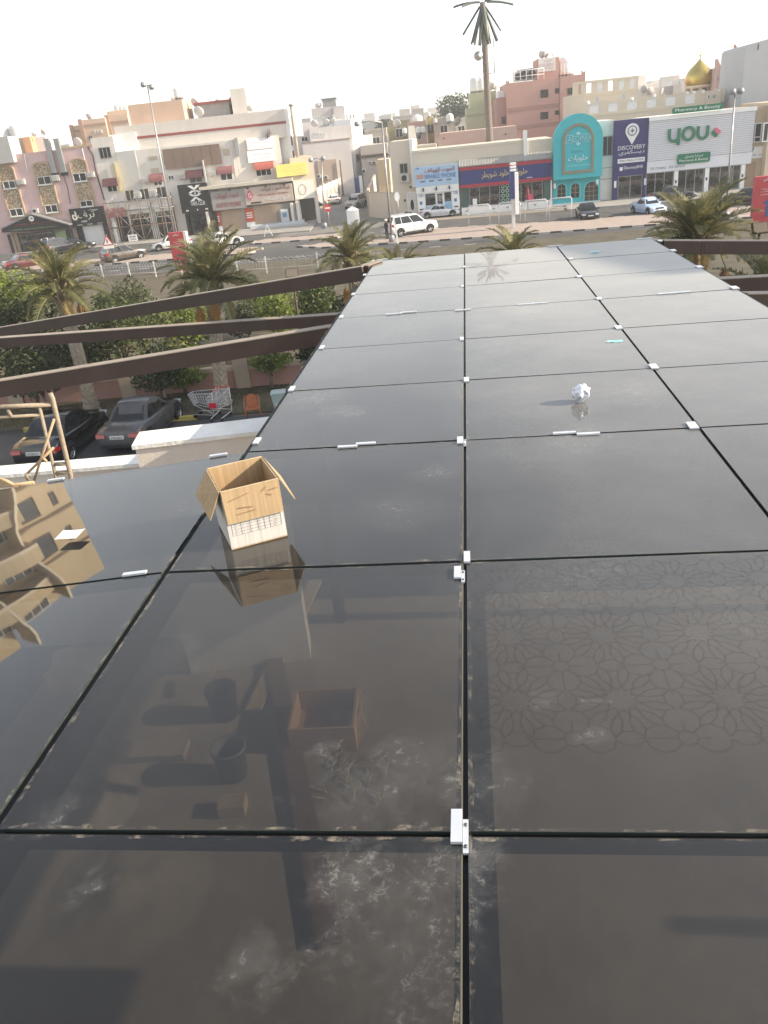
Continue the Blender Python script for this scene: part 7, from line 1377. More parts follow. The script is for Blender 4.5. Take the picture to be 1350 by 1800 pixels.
for k, x in enumerate((843, 896, 942, 985)):
    p = G(x, 398 - (x - 843) * .083, .14); lab = 'white tubular hoop barrier on the median, %s' % ('left of the totem under the sweets shop', 'directly behind the totem', 'first one right of the totem', 'second one right of the totem')[k]; t = thing('hoop_barrier', lab, 'barrier', tuple(p), 'hoop barriers', RA)
    MB().tube([(-1.05, 0, 0), (-1.05, 0, 1.85), (-.95, 0, 2.0), (.95, 0, 2.0), (1.05, 0, 1.85), (1.05, 0, 0)], .06, 8).build('hoop', HOOP, t, local=True); MB().tube([(-1.05, 0, 1.1), (1.05, 0, 1.1)], .045, 8).build('cross_rail', HOOP, t, local=True)
p = G(843, 398, .14); t = thing('barrier_board', 'white board fixed along the top of the hoop barrier left of the totem', 'board', tuple(p), None, RA); MB().box((-1.0, -.09, 1.45), (1.0, -.065, 1.9)).build('board', WHITEP, t, local=True)
p = G(928, 370, .13); t = thing('closed_parasol', 'folded dark red parasol outside the sweets shop', 'parasol', tuple(p)); MB().tube([(0, 0, 0), (0, 0, 2.6)], .03, 6).build('pole', BLACKP, t, local=True); MB().lathe([(0, 2.6), (.1, 2.3), (.24, 1.0), (.18, .95), (0, 1.0)], 10).build('canopy', mat('parasol_red', (.25, .04, .05)), t, local=True)
p = G(472, 415, .16); t = thing('folding_sign', 'small A frame sign board on the kerb before the shuttered shops', 'sign', tuple(p)); MB().bar((-.5, 0, 0), (0, 0, 1.3), .06, .06).bar((.5, 0, 0), (0, 0, 1.3), .06, .06).bar((-.28, 0, .55), (.28, 0, .55), .05, .05).build('frame', WHITEP, t, local=True)
p = G(638 - 16, 393, .01); t = thing('white_tent', 'little pointed white tent roof at the alley mouth behind the middle palm', 'tent', tuple(p)); MB().add([Vector(v) for v in ((-.75, -.7, 1.5), (.75, -.7, 1.5), (.75, .7, 1.5), (-.75, .7, 1.5), (0, 0, 2.0))], [(0, 1, 4), (1, 2, 4), (2, 3, 4), (3, 0, 4)]).build('roof', WHITEP, t, local=True); MB().box((-.73, -.68, 0), (.73, .68, 1.495)).build('walls', WHITEP, t, local=True)
p = G(700, 428, .14); t = thing('marker_post', 'leaning white marker post at the tail of the police car', 'post', tuple(p)); MB().bar((0, 0, 0), (-.25, 0, 2.2), .18, .06, up=(0, 1, 0)).build('post', WHITEP, t, local=True); 
p = G(703, 392, .01); t = thing('round_mirror_sign', 'white backed round sign leaning on a post beside the police car', 'road sign', tuple(p)); MB().tube([(0, 0, 0), (-.1, 0, 3.2)], .05, 8).build('post', STEEL, t, local=True); MB().prism([(-.1 + .3 * math.cos(2 * PI * i / 16), 2.8 + .5 * math.sin(2 * PI * i / 16)) for i in range(16)], lambda a, d, z: Vector((a, -d, z)), .05, .08).build('disc', WHITEP, t, local=True)
# floodlights on poles
def flood(lab, x, y, Y, base_z=.16, s=1.0, face=0):
    q = D(x, y, Y); t = thing('floodlight', lab, 'floodlight', (q.x, q.y, base_z), 'floodlights on brown poles', face); h = q.z - base_z
    MB().tube([(0, 0, 0), (0, 0, h)], .05 * s, 8).build('pole', FRM, t, local=True); M = Matrix.Translation((0, 0, h + .14 * s)) @ Matrix.Rotation(math.radians(-28), 4, 'X'); MB().box((-.28 * s, -.05 * s, -.2 * s), (.28 * s, .05 * s, .2 * s), M).build('housing', FRM, t, local=True); MB().box((-.25 * s, -.058 * s, -.17 * s), (.25 * s, -.051 * s, .17 * s), M).build('lens', mat('flood_lens', (.2, .17, .14), rough=.2), t, local=True)
flood('square floodlight on a brown pole left of the canopy', 514, 486, 35.5); flood('floodlight on a pole below the right red pylon', 1335, 408, 34, s=1.15)
# white hoop-top mesh fence along the far pavement
FEN = mat('fence_white', (.6, .6, .58), rough=.5)
fp = [G(-40, 508, .13), G(230, 489, .13), G(470, 481, .13), G(560, 474, .13), G(680, 466, .13)]
ft = thing('hoop_top_fence', 'white hoop topped wire fence between the palms and the first road', 'fence', tuple(fp[0]))
for a, b in zip(fp, fp[1:]):
    L = (b - a).length; n = max(1, int(L / 2.4)); d = (b - a) / n; mb = MB(); up = Vector((0, 0, 1))
    for i in range(n):
        p0, p1 = a + d * i, a + d * (i + 1); MB().bar(p0 + up * 1.35, p0, .1, .1, up=(0, 1, 0)).build('post', FEN, ft); k = 9
        for j in range(k): q0 = p0.lerp(p1, j / k); q1 = p0.lerp(p1, (j + 1) / k); m_ = (q0 + q1) / 2; mb.tube([q0 + up * .1, q0 + up * 1.05, m_ + up * 1.22, q1 + up * 1.05, q1 + up * .1], .014, 4, cap=False)
        mb.tube([p0 + up * .95, p1 + up * .95], .015, 4); mb.tube([p0 + up * .4, p1 + up * .4], .015, 4)
    o = mb.build('wire_hoops', FEN, ft); o['kind'] = 'stuff'
# garden wall
GWM = wallm('garden_wall_pink', (.37, .21, .17), grime=.5, gcol=(.22, .14, .12)); GWC = wallm('garden_wall_trim', (.42, .33, .25), grime=.35)
A, B = G(-260, 742), G(700, 662); A = Vector((A.x, A.y, 0)); B = Vector((B.x, B.y, 0)); FWL = Fac(A.x, A.y, math.degrees(math.atan2(B.y - A.y, B.x - A.x))); Lw = (B - A).length
gw = thing('garden_wall', 'dusty pink garden wall with tan coping and pilasters behind the parked cars', 'wall', tuple(A)); sP = S(FWL, Z0, 428, 670); hW = 1.02
block(FWL, (0, 0, Lw, hW), -.22, 0, GWM, gw); xs_ = [sP + i * 5.2 for i in range(-5, 4)]
for i, x in enumerate(xs_):
    if not (0 < x < Lw): continue
    fbox(FWL, (x - .33, 0, x + .33, hW + (.5 if i == 5 else .12)), -.3, .1, 'pilaster', GWC, gw)
prev = 0
for x in xs_ + [Lw]:
    if 0 < x <= Lw: fbox(FWL, (max(prev + .34, 0), hW - .12, x - .34, hW + .06), -.28, .06, 'coping', GWC, gw); prev = x
x = sP + .34; MB().prism([(x, hW + .062), (x + 1.5, hW + .062), (x + 1.3, hW + .12), (x + 1.0, hW + .16), (x + .75, hW + .3), (x + .45, hW + .34), (x + .25, hW + .46), (x, hW + .5)], FWL.W, -.26, .05).build('scroll', GWC, gw)
# shopping trolleys, chair, crates
TRS = mat('trolley_wire', (.6, .6, .6), rough=.4, metal=.3)
def trolley(lab, p, h, lie=False):
    t = thing('shopping_trolley', lab, 'shopping trolley', tuple(p), 'shopping trolleys', h); mb = MB(); Wt, Lt = .5, .85
    def C_(x, y, z): return Vector((x, y, z))
    b0 = [C_(-.35, -.22, .42), C_(.4, -.16, .5), C_(.4, .16, .5), C_(-.35, .22, .42)]; b1 = [C_(-.45, -.27, .95), C_(.55, -.2, .88), C_(.55, .2, .88), C_(-.45, .27, .95)]
    for R_ in (b0, b1):
        for i in range(4): mb.tube([R_[i], R_[(i + 1) % 4]], .011, 5)
    for i in range(4):
        a0, a1, c0, c1 = b0[i], b0[(i + 1) % 4], b1[i], b1[(i + 1) % 4]
        for k in range(9): f = k / 9; mb.tube([a0.lerp(a1, f), c0.lerp(c1, f)], .006, 4, cap=False)
        for k in (1, 2, 3): f = k / 4; mb.tube([a0.lerp(c0, f), a1.lerp(c1, f)], .006, 4, cap=False)
    mb.build('basket', TRS, t, local=True); t.scale = (1.1,) * 3; mb = MB()
    for s_ in (-1, 1): mb.tube([(-.5, s_ * .26, 1.0), (-.42, s_ * .26, .4), (-.4, s_ * .25, .14), (.45, s_ * .2, .14)], .014, 6); mb.tube([(.4, s_ * .18, .5), (-.38, s_ * .24, .2)], .012, 5)
    mb.build('chassis', TRS, t, local=True); MB().tube([(-.53, -.27, 1.02), (-.53, .27, 1.02)], .022, 8).build('handle', mat('trolley_handle', (.5, .12, .08)), t, local=True)
    for x in (-.36, .4):
        for y in (-.2, .2): MB().lathe([(0, -.02), (.07, -.02), (.07, .02), (0, .02)], 10, (x, y, .07), 0, Matrix.Rotation(PI / 2, 4, 'X')).build('wheel', TYRE, t, local=True)
    return t
p = G(366, 732, .11); trolley('shopping trolley seen from its side, left one by the palm trunk', p, math.radians(160)); p = G(390, 735, .11); t = trolley('shopping trolley with a red panel facing us by the palm trunk', p, math.radians(-105)); MB().box((.5, -.12, .55), (.56, .12, .74)).build('red_panel', mat('trolley_red', (.5, .02, .04)), t, local=True)
p = G(447, 735, .11); t = thing('plastic_chair', 'orange plastic armchair on the bare verge by the pink wall', 'chair', tuple(p), None, math.radians(-84)); OR = mat('chair_orange', (.33, .11, .045), rough=.45)
MB().box((-.24, -.24, .41), (.24, .24, .44)).build('seat', OR, t, local=True)
bkc = [(-.24 - .1 * 1, y) for y in (0,)]
mb = MB(); rows = [(-.2, .44, .2), (-.25, .6, .22), (-.3, .78, .2), (-.32, .88, .12)]
vs = []
for x, z, w_ in rows: vs += [Vector((x - .04 * (1 - (y / w_) ** 2) if True else x, y, z)) for y in (-w_, -w_ / 2, 0, w_ / 2, w_)]
n = len(vs); vs += [v + Vector((-.02, 0, 0)) for v in vs]; fs = [(i * 5 + j, i * 5 + j + 1, (i + 1) * 5 + j + 1, (i + 1) * 5 + j) for i in range(3) for j in range(4)]; mb.add(vs, fs + [tuple(n + q for q in f) for f in fs], 0, True); mb.build('backrest', OR, t, local=True)
for s_ in (-1, 1):
    MB().tube([(-.3, s_ * .23, .84), (-.28, s_ * .29, .72), (-.05, s_ * .3, .66), (.22, s_ * .29, .64), (.26, s_ * .28, .42), (.3, s_ * .29, 0)], .025, 7).build('arm', OR, t, local=True); MB().tube([(-.2, s_ * .22, .42), (-.3, s_ * .27, 0)], .025, 7).build('leg', OR, t, local=True)
p = G(494, 722, .11); t = thing('pale_bin', 'pale grey green plastic bin half hidden by the canopy edge', 'bin', tuple(p)); MB().hexa([Vector(v) for v in ((-.2, -.2, 0), (.2, -.2, 0), (.2, .2, 0), (-.2, .2, 0), (-.27, -.27, .75), (.27, -.27, .75), (.27, .27, .75), (-.27, .27, .75))]).build('body', mat('bin_pale', (.35, .42, .4)), t, local=True); MB().box((-.29, -.29, .752), (.29, .29, .8)).build('lid', mat('bin_pale', ''), t, local=True)
for k, (x, y, lb) in enumerate(((265, 718, 'small white plastic crate against the palm shade behind the grey car'), (222, 722, 'pale folded crate left of the white crate behind the grey car'))):
    p = G(x, y, .11); t = thing('plastic_crate', lb, 'crate', tuple(p), 'plastic crates on the verge'); mb = MB()
    for s_ in (-1, 1):
        mb.box((-.25, s_ * .17 - .012, 0), (.25, s_ * .17 + .012, .04)); mb.box((-.25, s_ * .17 - .012, .24), (.25, s_ * .17 + .012, .3))
        for i in range(5): mb.box((-.25 + i * .115, s_ * .17 - .011, .04), (-.21 + i * .115, s_ * .17 + .011, .24))
        mb.box((s_ * .25 - .012, -.158, 0), (s_ * .25 + .012, .158, .3))
    mb.build('sides', WHITEP, t, local=True)['kind'] = 'stuff'; MB().box((-.238, -.158, .01), (.238, .158, .03)).build('bottom', WHITEP, t, local=True)
# scaffold frame behind the folded pane
SCF = mat('painted_tube', (.3, .245, .18), rough=.75, var=.3, scale=9, bump=.4, bscale=50, grime=.6, gcol=(.3, .28, .25), gscale=6)
SY = 6.0
sf_ = thing('scaffold_frame', 'weathered scaffold ladder frame of paint spattered tubes at the left edge', 'scaffold', tuple(D(120, 850, SY)))
def tb(name, pts, r, dy=0.0): MB().tube([D(x, y, SY + dy) for x, y in pts], r, 10).build(name, SCF, sf_)
tb('upright', ((88, 691), (92, 700), (124, 835), (128, 880)), .019); tb('upright', ((70, 716), (98, 838), (106, 870)), .014); tb('top_tube', ((-60, 718), (91, 711)), .017); tb('lower_tube', ((-60, 738), (72, 729)), .0125); tb('rung', ((14, 720), (21, 734)), .015); tb('rung', ((97, 816), (119, 815)), .016)
tb('foot_tube', ((96, 832), (126, 829)), .015)
for pts, lb in ((((95, 737), (58, 850)), 'longer pale wooden stick crossing the scaffold frame'), (((94, 787), (48, 832)), 'short forked stick leaning low on the scaffold frame')):
    q = [D(x, y, SY - .15) for x, y in pts]; t = thing('wooden_stick', lb, 'stick', tuple(q[1]), 'sticks leaning on the scaffold'); MB().tube(q, .01, 8).build('stick', WOOD, t)
    if lb[0] == 's': MB().tube([D(74, 803, SY - .15), D(82, 812, SY - .15)], .012, 6).build('fork', WOOD, t); MB().tube([q[1], D(46, 836, SY - .15), D(51, 844, SY - .15)], .014, 6).build('hook', SCF, t)
mb = MB(); q0 = D(-30, 838, 5.6); bl = thing('reed_bundle', 'loose reeds and cables lying behind the folded pane at the left edge', 'bundle', tuple(q0))
for pts in (((-20, 843), (22, 851), (40, 860)), ((-20, 855), (20, 853), (60, 848)), ((-10, 838), (12, 846), (30, 856))): MB().tube([D(x, y, 5.75) for x, y in pts], .014, 6).build('reed', WOOD, bl)

# scaffolding in front of the white building
st = thing('facade_scaffold', 'rusty tube scaffold standing against the ground floor of the white building', 'scaffold', tuple(FL.W(S(FL, Z1, 800, 1190), .5, 0))); RU = mat('rusty_tube', (.2, .13, .1), rough=.8, var=.3, scale=5)
xa, xb = S(FL, Z1, 795, 1100), S(FL, Z1, 1240, 1050); n = 6; hS = ZZ(FL, Z1, 1000, 868)
for i in range(n + 1):
    x = xa + (xb - xa) * i / n
    for d in (.5, 1.5): MB().tube([FL.W(x, d, 0), FL.W(x, d, hS + rnd.uniform(-.2, .5))], .045, 6).build('standard', RU, st)
for z in (1.9, 3.7, hS - .1):
    for d in (.5, 1.5): MB().tube([FL.W(xa - .3, d, z), FL.W(xb + .3, d, z)], .04, 6).build('ledger', RU if z < 3 else STEEL, st)
for i in range(n):
    x = xa + (xb - xa) * i / n; x1_ = xa + (xb - xa) * (i + 1) / n
    for z in (0.1, 1.9, 3.7): MB().tube([FL.W(x, 1.5, z), FL.W(x1_, 1.5, z + 1.7)] if (i + int(z)) % 2 else [FL.W(x1_, 1.5, z), FL.W(x, 1.5, z + 1.7)], .03, 5).build('brace', STEEL, st)
for i in range(5): x = xa + (xb - xa) * rnd.random() * .8; MB().bar(FL.W(x, 1.0, 3.78), FL.W(x + 2.4, 1.0, 3.78), .3, .05).build('scaffold_plank', OLDW, st)
wf = thing('unfinished_shop_fronts', 'unfinished white shop fronts behind the rusty scaffold', 'shop front', tuple(FL.W(xa, 0, 0)))
W_ = xb - xa
for x0, x1 in ((.3, .62), (.7, .98)): shelves(FL, (xa + W_ * x0, .2, xa + W_ * x1, 3.2), .05, .3, wf, rows=2, dens=.3); glazing(FL, (xa + W_ * x0, .1, xa + W_ * x1, 3.3), .35, wf, WHITEP, 2, trans=True); fbox(FL, (xa + W_ * x0, 3.31, xa + W_ * x1, 3.9), .002, .4, 'shop_fascia', WHITEP, wf); 
for x in (.02, .64): fbox(FL, (xa + W_ * x, 0, xa + W_ * (x + .04), 4), .002, .4, 'pier', WHITEP, wf)
fbox(FL, (xa + W_ * .08, .1, xa + W_ * .26, 3.0), .002, .05, 'doorway', DARK, wf); awning(FL, (xa - .1, 3.1, xa + W_ * .24, 4.1), AWR, wf, dep=.7)
for x in (.3, .52, .78): window(FL, (xa + W_ * x, 4.7, xa + W_ * x + 1.2, 6.0), wb)
for k, x in enumerate((.44, .68)): aircon(FL, (xa + W_ * x, 5.0, xa + W_ * x + .9, 5.7), ('left', 'right')[k] + ' air conditioner behind the rusty scaffold')
q = FL.c(Z1, 895, 1120, 960, 1168, 1.55); bn = signboard('notice_banner', 'small white notice banner tied low on the rusty scaffold', FL, q, 1.55, 1.58, WHITEP, cat='banner'); letters(FL, 'SHOP FOR RENT', sub(q, .15, .55, .85, .8), 1.58, TRIM, bn, depth=.01); letters(FL, '33445566', sub(q, .2, .2, .8, .42), 1.58, TRIM, bn, depth=.01)
q = FL.c(Z1, 768, 625, 822, 825, .8); vsn = thing('blade_sign', 'narrow yellow blade sign sticking out of the white wall', 'sign', tuple(FL.W(q[0], 0, q[1]))); MB().hexa([FL.W(q[0] + .5, .1, q[1]), FL.W(q[0] + .9, 1.1, q[1]), FL.W(q[0] + 1.05, 1.1, q[1]), FL.W(q[0] + .65, .1, q[1]), FL.W(q[0] + .5, .1, q[3]), FL.W(q[0] + .9, 1.1, q[3]), FL.W(q[0] + 1.05, 1.1, q[3]), FL.W(q[0] + .65, .1, q[3])]).build('board', mat('blade_cream', (.6, .5, .25), var=.25, scale=2), vsn)
q = FL.c(Z2, 463, 600, 500, 760, .8); vs2 = thing('blade_sign', 'pale blade sign standing on end above the black square sign', 'sign', tuple(FL.W(q[0], 0, q[1]))); MB().hexa([FL.W(q[0], .1, q[1]), FL.W(q[0] + .2, 1.3, q[1]), FL.W(q[0] + .35, 1.3, q[1]), FL.W(q[0] + .15, .1, q[1]), FL.W(q[0], .1, q[3]), FL.W(q[0] + .2, 1.3, q[3]), FL.W(q[0] + .35, 1.3, q[3]), FL.W(q[0] + .15, .1, q[3])]).build('board', mat('blade_pale', (.5, .5, .5)), vs2)
# policeman beside the white off-roader
def person(lab, p, rz):
    t = thing('person', lab, 'person', tuple(p), None, rz); V = [(0, 0, .95), (0, .0, 1.2), (0, .01, 1.42), (0, .0, 1.52), (0, -.02, 1.62), (.1, 0, .9), (.13, .03, .5), (.15, .0, .09), (.15, -.14, .05), (-.1, 0, .9), (-.12, -.06, .5), (-.14, .08, .09), (-.14, -.06, .05), (.2, .0, 1.4), (.27, .02, 1.14), (.2, -.16, 1.0), (-.2, 0, 1.4), (-.27, .04, 1.14), (-.24, -.06, .9)]
    E_ = [(0, 1), (1, 2), (2, 3), (3, 4), (0, 5), (5, 6), (6, 7), (7, 8), (0, 9), (9, 10), (10, 11), (11, 12), (2, 13), (13, 14), (14, 15), (2, 16), (16, 17), (17, 18)]
    Rr = [.15, .145, .16, .06, .1, .1, .075, .055, .05, .1, .075, .055, .05, .07, .055, .04, .07, .055, .04]
    me = bpy.data.meshes.new('body'); me.from_pydata(V, E_, []); o = bpy.data.objects.new('body', me); C.objects.link(o); o.parent = t; o.modifiers.new('skin', 'SKIN'); o.modifiers.new('sub', 'SUBSURF').levels = 1; o.modifiers['sub'].render_levels = 2
    for i, v in enumerate(me.skin_vertices[0].data): v.radius = (Rr[i], Rr[i]); v.use_root = i == 0
    me.materials.append(mat('uniform_navy', (.02, .022, .03), rough=.85)); bpy.context.view_layer.update()
    MB().lathe([(0, 1.5), (.075, 1.51), (.098, 1.6), (.1, 1.68), (.07, 1.76), (0, 1.78)], 14, (0, -.02, 0)).build('head', mat('skin_brown', (.32, .19, .13)), t, local=True); MB().lathe([(.11, 1.68), (.14, 1.7), (.17, 1.73), (.15, 1.8), (.0, 1.83)], 16, (0, -.02, 0)).build('cap', WHITEP, t, local=True); MB().box((-.07, -.19, 1.68), (.07, -.1, 1.695)).build('cap_peak', TRIM, t, local=True)
    return t
person('policeman in dark uniform and white cap standing by the tail of the police car', G(681, 420, .14), math.radians(-60))
# ------------------------------------------------------------------ mast disguised as a palm
MY = 105; mb_ = D(863, 232, MY); mb_.z = 0; mt = D(848, 4, MY)
ms = thing('palm_mast', 'very tall phone mast disguised as a palm with stiff hanging fronds', 'mast', (mb_.x, mb_.y, 0)); BARK = mat('mast_bark', (.17, .14, .12), rough=.9, var=.25, scale=4, bump=.8, bscale=9)
tp = mt - Vector((mb_.x, mb_.y, 0)); k = 60
MB().tube([tp * (i / k) for i in range(k + 1)], [.44 - .14 * i / k + (.03 if i % 2 else 0) for i in range(k + 1)], 14).build('trunk', BARK, ms, local=True)
FGn = mat('mast_frond', (.07, .085, .07), rough=.7, var=.3, scale=1); FG2 = mat('mast_frond_pale', (.22, .22, .15), rough=.7, var=.2)
def mfrond(az, el, L_, w_, m_):
    d = Vector((math.cos(az) * math.cos(el), math.sin(az) * math.cos(el), math.sin(el))); sd_ = d.cross(Vector((0, 0, 1))).normalized() if abs(el) < 1.5 else Vector((1, 0, 0)); pts = []; n = 7
    base = tp + d * .5; vs = []
    for i in range(n + 1):
        f = i / n; c = base + d * (L_ * f) + Vector((0, 0, -.5 * f * f * (1 if el > -.5 else .1))); ww = w_ * (.35 + .65 * math.sin(PI * min(1, f * 1.15 + .1)) ** .6) * (1 if i < n else .5); up = d.cross(sd_) * .12; vs += [c - sd_ * ww, c - up, c + sd_ * ww, c + up]
    mb = MB(); mb.add(vs, [(i * 4 + j, i * 4 + (j + 1) % 4, (i + 1) * 4 + (j + 1) % 4, (i + 1) * 4 + j) for i in range(n) for j in range(4)] + [(0, 1, 2, 3), tuple(n * 4 + j for j in (3, 2, 1, 0))]); mb.build('frond', m_, ms, local=True)
for i in range(16): mfrond(2 * PI * i / 16 + .2, math.radians(-68 - 7 * (i % 3)), 3.7, .25, FG2 if i % 5 == 2 else FGn)
for i in range(3): mfrond(2.1 * i + .5, math.radians(-48), 3.3, .19, FGn)
for i in range(5): mfrond(2 * PI * i / 5 + .1, math.radians(4 * (i % 3)), 3.1, .12, FGn)
for i in range(8): mfrond(2 * PI * i / 8, math.radians(40 + 12 * (i % 3)), 2.5, .2, FGn)
z = D(852, 98, MY).z; MB().tube([(tp.x * z / tp.z + .9, -.6, z - 1.9), (tp.x * z / tp.z + .9, -.6, z + 1.6)], .06, 6).tube([(tp.x * z / tp.z, -.6, z + 1.6), (tp.x * z / tp.z + .9, -.6, z + 1.6)], .04, 5).tube([(tp.x * z / tp.z, -.6, z - 1.9), (tp.x * z / tp.z + .9, -.6, z - 1.9)], .04, 5).build('antenna_frame', STEEL, ms, local=True); MB().lathe([(0, -.2), (.45, 0), (.5, .25), (0, .3)], 14, (tp.x * z / tp.z - .95, -.6, z), 0, Matrix.Rotation(PI / 2, 4, 'X')).build('dish', STEEL, ms, local=True)
# ------------------------------------------------------------------ plants
def leafm(name, c, tr=.35):
    m = bpy.data.materials.new(name); m.use_nodes = True; N = m.node_tree.nodes; L = m.node_tree.links; p = N['Principled BSDF']; p.inputs['Roughness'].default_value = .55; p.inputs['Specular IOR Level'].default_value = .35
    tc = N.new('ShaderNodeTexCoord'); nz = N.new('ShaderNodeTexNoise'); nz.inputs['Scale'].default_value = 1.1; nz.inputs['Detail'].default_value = 4; L.new(tc.outputs['Object'], nz.inputs['Vector']); r = N.new('ShaderNodeValToRGB'); c = lin(c)
    r.color_ramp.elements[0].position = .3; r.color_ramp.elements[0].color = (*[v * .55 for v in c], 1); r.color_ramp.elements[1].position = .72; r.color_ramp.elements[1].color = (min(1, c[0] * 1.6), min(1, c[1] * 1.45), c[2] * 1.25, 1); L.new(nz.outputs['Fac'], r.inputs[0]); L.new(r.outputs[0], p.inputs['Base Color'])
    t = N.new('ShaderNodeBsdfTranslucent'); L.new(r.outputs[0], t.inputs[0]); mx = N.new('ShaderNodeMixShader'); mx.inputs[0].default_value = tr; L.new(p.outputs[0], mx.inputs[1]); L.new(t.outputs[0], mx.inputs[2]); L.new(mx.outputs[0], N['Material Output'].inputs[0]); return m
PALM = [leafm('palm_leaf', (.135, .15, .068)), leafm('palm_leaf_pale', (.24, .24, .125)), leafm('palm_leaf_dry', (.36, .29, .14))]
RACH = mat('palm_rib', (.26, .22, .1), rough=.7)
PB = mat('palm_bark', (.3, .25, .19), rough=.95, var=.35, scale=6, bump=.7, bscale=14)
def frond_mesh(seed, m, L=3.1, droop=1.0, nl=56):
    g = random.Random(seed); mb = MB(); n = 14; pts = []; a = 0; p = Vector((0, 0, 0))
    for i in range(n + 1):
        f = i / n; pts.append(p.copy()); a = -droop * (.15 + 1.25 * f ** 1.7); p = p + Vector((math.cos(a), 0, math.sin(a))) * (L / n)
    mb.tube(pts, [.035 * (1 - .8 * i / n) + .004 for i in range(n + 1)], 5, 1)
    for i in range(nl):
        f = .14 + .86 * i / nl; k = min(n - 1, int(f * n)); q = pts[k].lerp(pts[k + 1], f * n - k); d = (pts[k + 1] - pts[k]).normalized(); up = Vector((-d.z, 0, d.x))
        for s_ in (-1, 1):
            ll = .58 * (math.sin(PI * min(1, f * .82 + .16)) ** .7) * g.uniform(.8, 1.12); sw = g.uniform(.62, .95); dr = g.uniform(-.05, .5); v = (d * sw + Vector((0, s_, 0)) * (1.0) + up * (.42 - dr * .5 + g.uniform(-.15, .2))).normalized(); w_ = d.cross(v).cross(v).normalized() * .023
            m1 = q + v * ll * .5 + Vector((0, 0, .0)); e = q + v * ll + Vector((0, 0, -ll * dr * .55)); mb.add([q - w_ * .6, q + w_ * .6, m1 + w_, m1 - w_, e], [(0, 1, 2, 3), (3, 2, 4)], 0)
    o = mb.build('frond', [m, RACH], None, fixn=False); me = o.data; bpy.data.objects.remove(o); return me
FM_ = [frond_mesh(i, PALM[0 if i % 2 else 1], L=(2.9, 3.2, 3.0, 2.7)[i % 4], droop=(.55, .8, 1.0, 1.25)[i % 4]) for i in range(8)]; FDRY = [frond_mesh(20 + i, PALM[2], 2.5, 1.2) for i in range(2)]
def bark_trunk(h, r0, r1, lean, par):
    mb = MB(); k = max(6, int(h / .13)); n = 16; vs = []
    for i in range(k + 1):
        f = i / k; c = Vector((lean[0] * f ** 1.4, lean[1] * f ** 1.4, h * f)); r = r0 + (r1 - r0) * f + (.08 * (1 - f * 6) if f < .16 else 0)
        for j in range(n): a = 2 * PI * (j + .5 * (i % 2)) / n; rr = r * (1 + (.2 if (j + i) % 2 else -.1)); vs.append(c + Vector((rr * math.cos(a), rr * math.sin(a), (.05 if (j + i) % 2 else 0))))
    mb.add(vs, [(i * n + j, i * n + (j + 1) % n, (i + 1) * n + (j + 1) % n, (i + 1) * n + j) for i in range(k) for j in range(n)]); mb.add([vs[k * n + j] for j in range(n)], [tuple(range(n))]); return mb.build('trunk', PB, par, local=True)
DATE = [mat('dates_orange', (.5, .2, .04), rough=.5, var=.3, scale=12), mat('dates_brown', (.25, .08, .04), rough=.5, var=.3, scale=12)]
def date_mesh(seed, m):
    g = random.Random(seed); mb = MB()
    for i in range(46):
        a = g.uniform(0, 2 * PI); r = g.uniform(.03, .22); l = g.uniform(.35, .8); b = Vector((0, 0, 0)); e = Vector((r * math.cos(a), r * math.sin(a), -l)); mb.tube([b, e * .5 + Vector((r * .3 * math.cos(a), r * .3 * math.sin(a), .05)), e], .005, 4, 1, cap=False)
        for k in range(7): q = b.lerp(e, .35 + .65 * k / 7) + Vector((g.uniform(-.03, .03), g.uniform(-.03, .03), 0)); mb.lathe([(0, -.03), (.017, -.012), (.017, .012), (0, .028)], 5, q, 0)
    o = mb.build('date_bunch', [m, RACH], None); me = o.data; bpy.data.objects.remove(o); return me
DM = [date_mesh(1, DATE[0]), date_mesh(2, DATE[1]), date_mesh(3, DATE[0])]
def palm(lab, base, top, nf=34, s=1.0, dates=(), seed=1, r0=.24, dry=5, spread=1.0):
    g = random.Random(seed); t = thing('date_palm', lab, 'palm tree', tuple(base), 'date palms along the garden wall'); v = Vector(top) - Vector(base); bark_trunk(v.z, r0, r0 * .85, (v.x, v.y), t)
    mb = MB()
    for i in range(26): a = g.uniform(0, 2 * PI); z = v.z - g.uniform(0, .9); mb.bar(Vector((v.x + r0 * .8 * math.cos(a), v.y + r0 * .8 * math.sin(a), z)), Vector((v.x + r0 * 1.9 * math.cos(a), v.y + r0 * 1.9 * math.sin(a), z + .45)), .09, .05)
    mb.build('leaf_bases', PB, t, local=True)['kind'] = 'stuff'
    nf = int(nf * 1.2)
    for i in range(nf + dry):
        f = i / nf; el = math.radians(84 - 84 * f ** 1.15 + g.uniform(-8, 8)) if i < nf else math.radians(g.uniform(-55, -30)); az = i * 2.39996 + g.uniform(-.2, .2)
        me = FM_[g.randrange(8)] if i < nf else FDRY[i % 2]; o = bpy.data.objects.new('frond', me); C.objects.link(o); o.parent = t; o.location = (v.x, v.y, v.z); o.rotation_euler = (g.uniform(-.35, .35), -el, az); sc_ = s * g.uniform(.85, 1.1) * (1 if i < nf else .75); o.scale = (sc_ * spread, sc_, sc_)
    for k, (ang, dz, rr) in enumerate(dates):
        o = bpy.data.objects.new('date_bunch', DM[k % 3]); C.objects.link(o); o.parent = t; o.location = (v.x + rr * math.cos(ang), v.y + rr * math.sin(ang), v.z + dz); o.scale = (1.1,) * 3
        MB().tube([(v.x, v.y, v.z), (v.x + rr * .6 * math.cos(ang), v.y + rr * .6 * math.sin(ang), v.z + dz * .2 + .15), (v.x + rr * math.cos(ang), v.y + rr * math.sin(ang), v.z + dz)], .022, 5).build('date_stalk', RACH, t, local=True)
    return t
def P0(x, y, z=.1): return G(x, y, z)
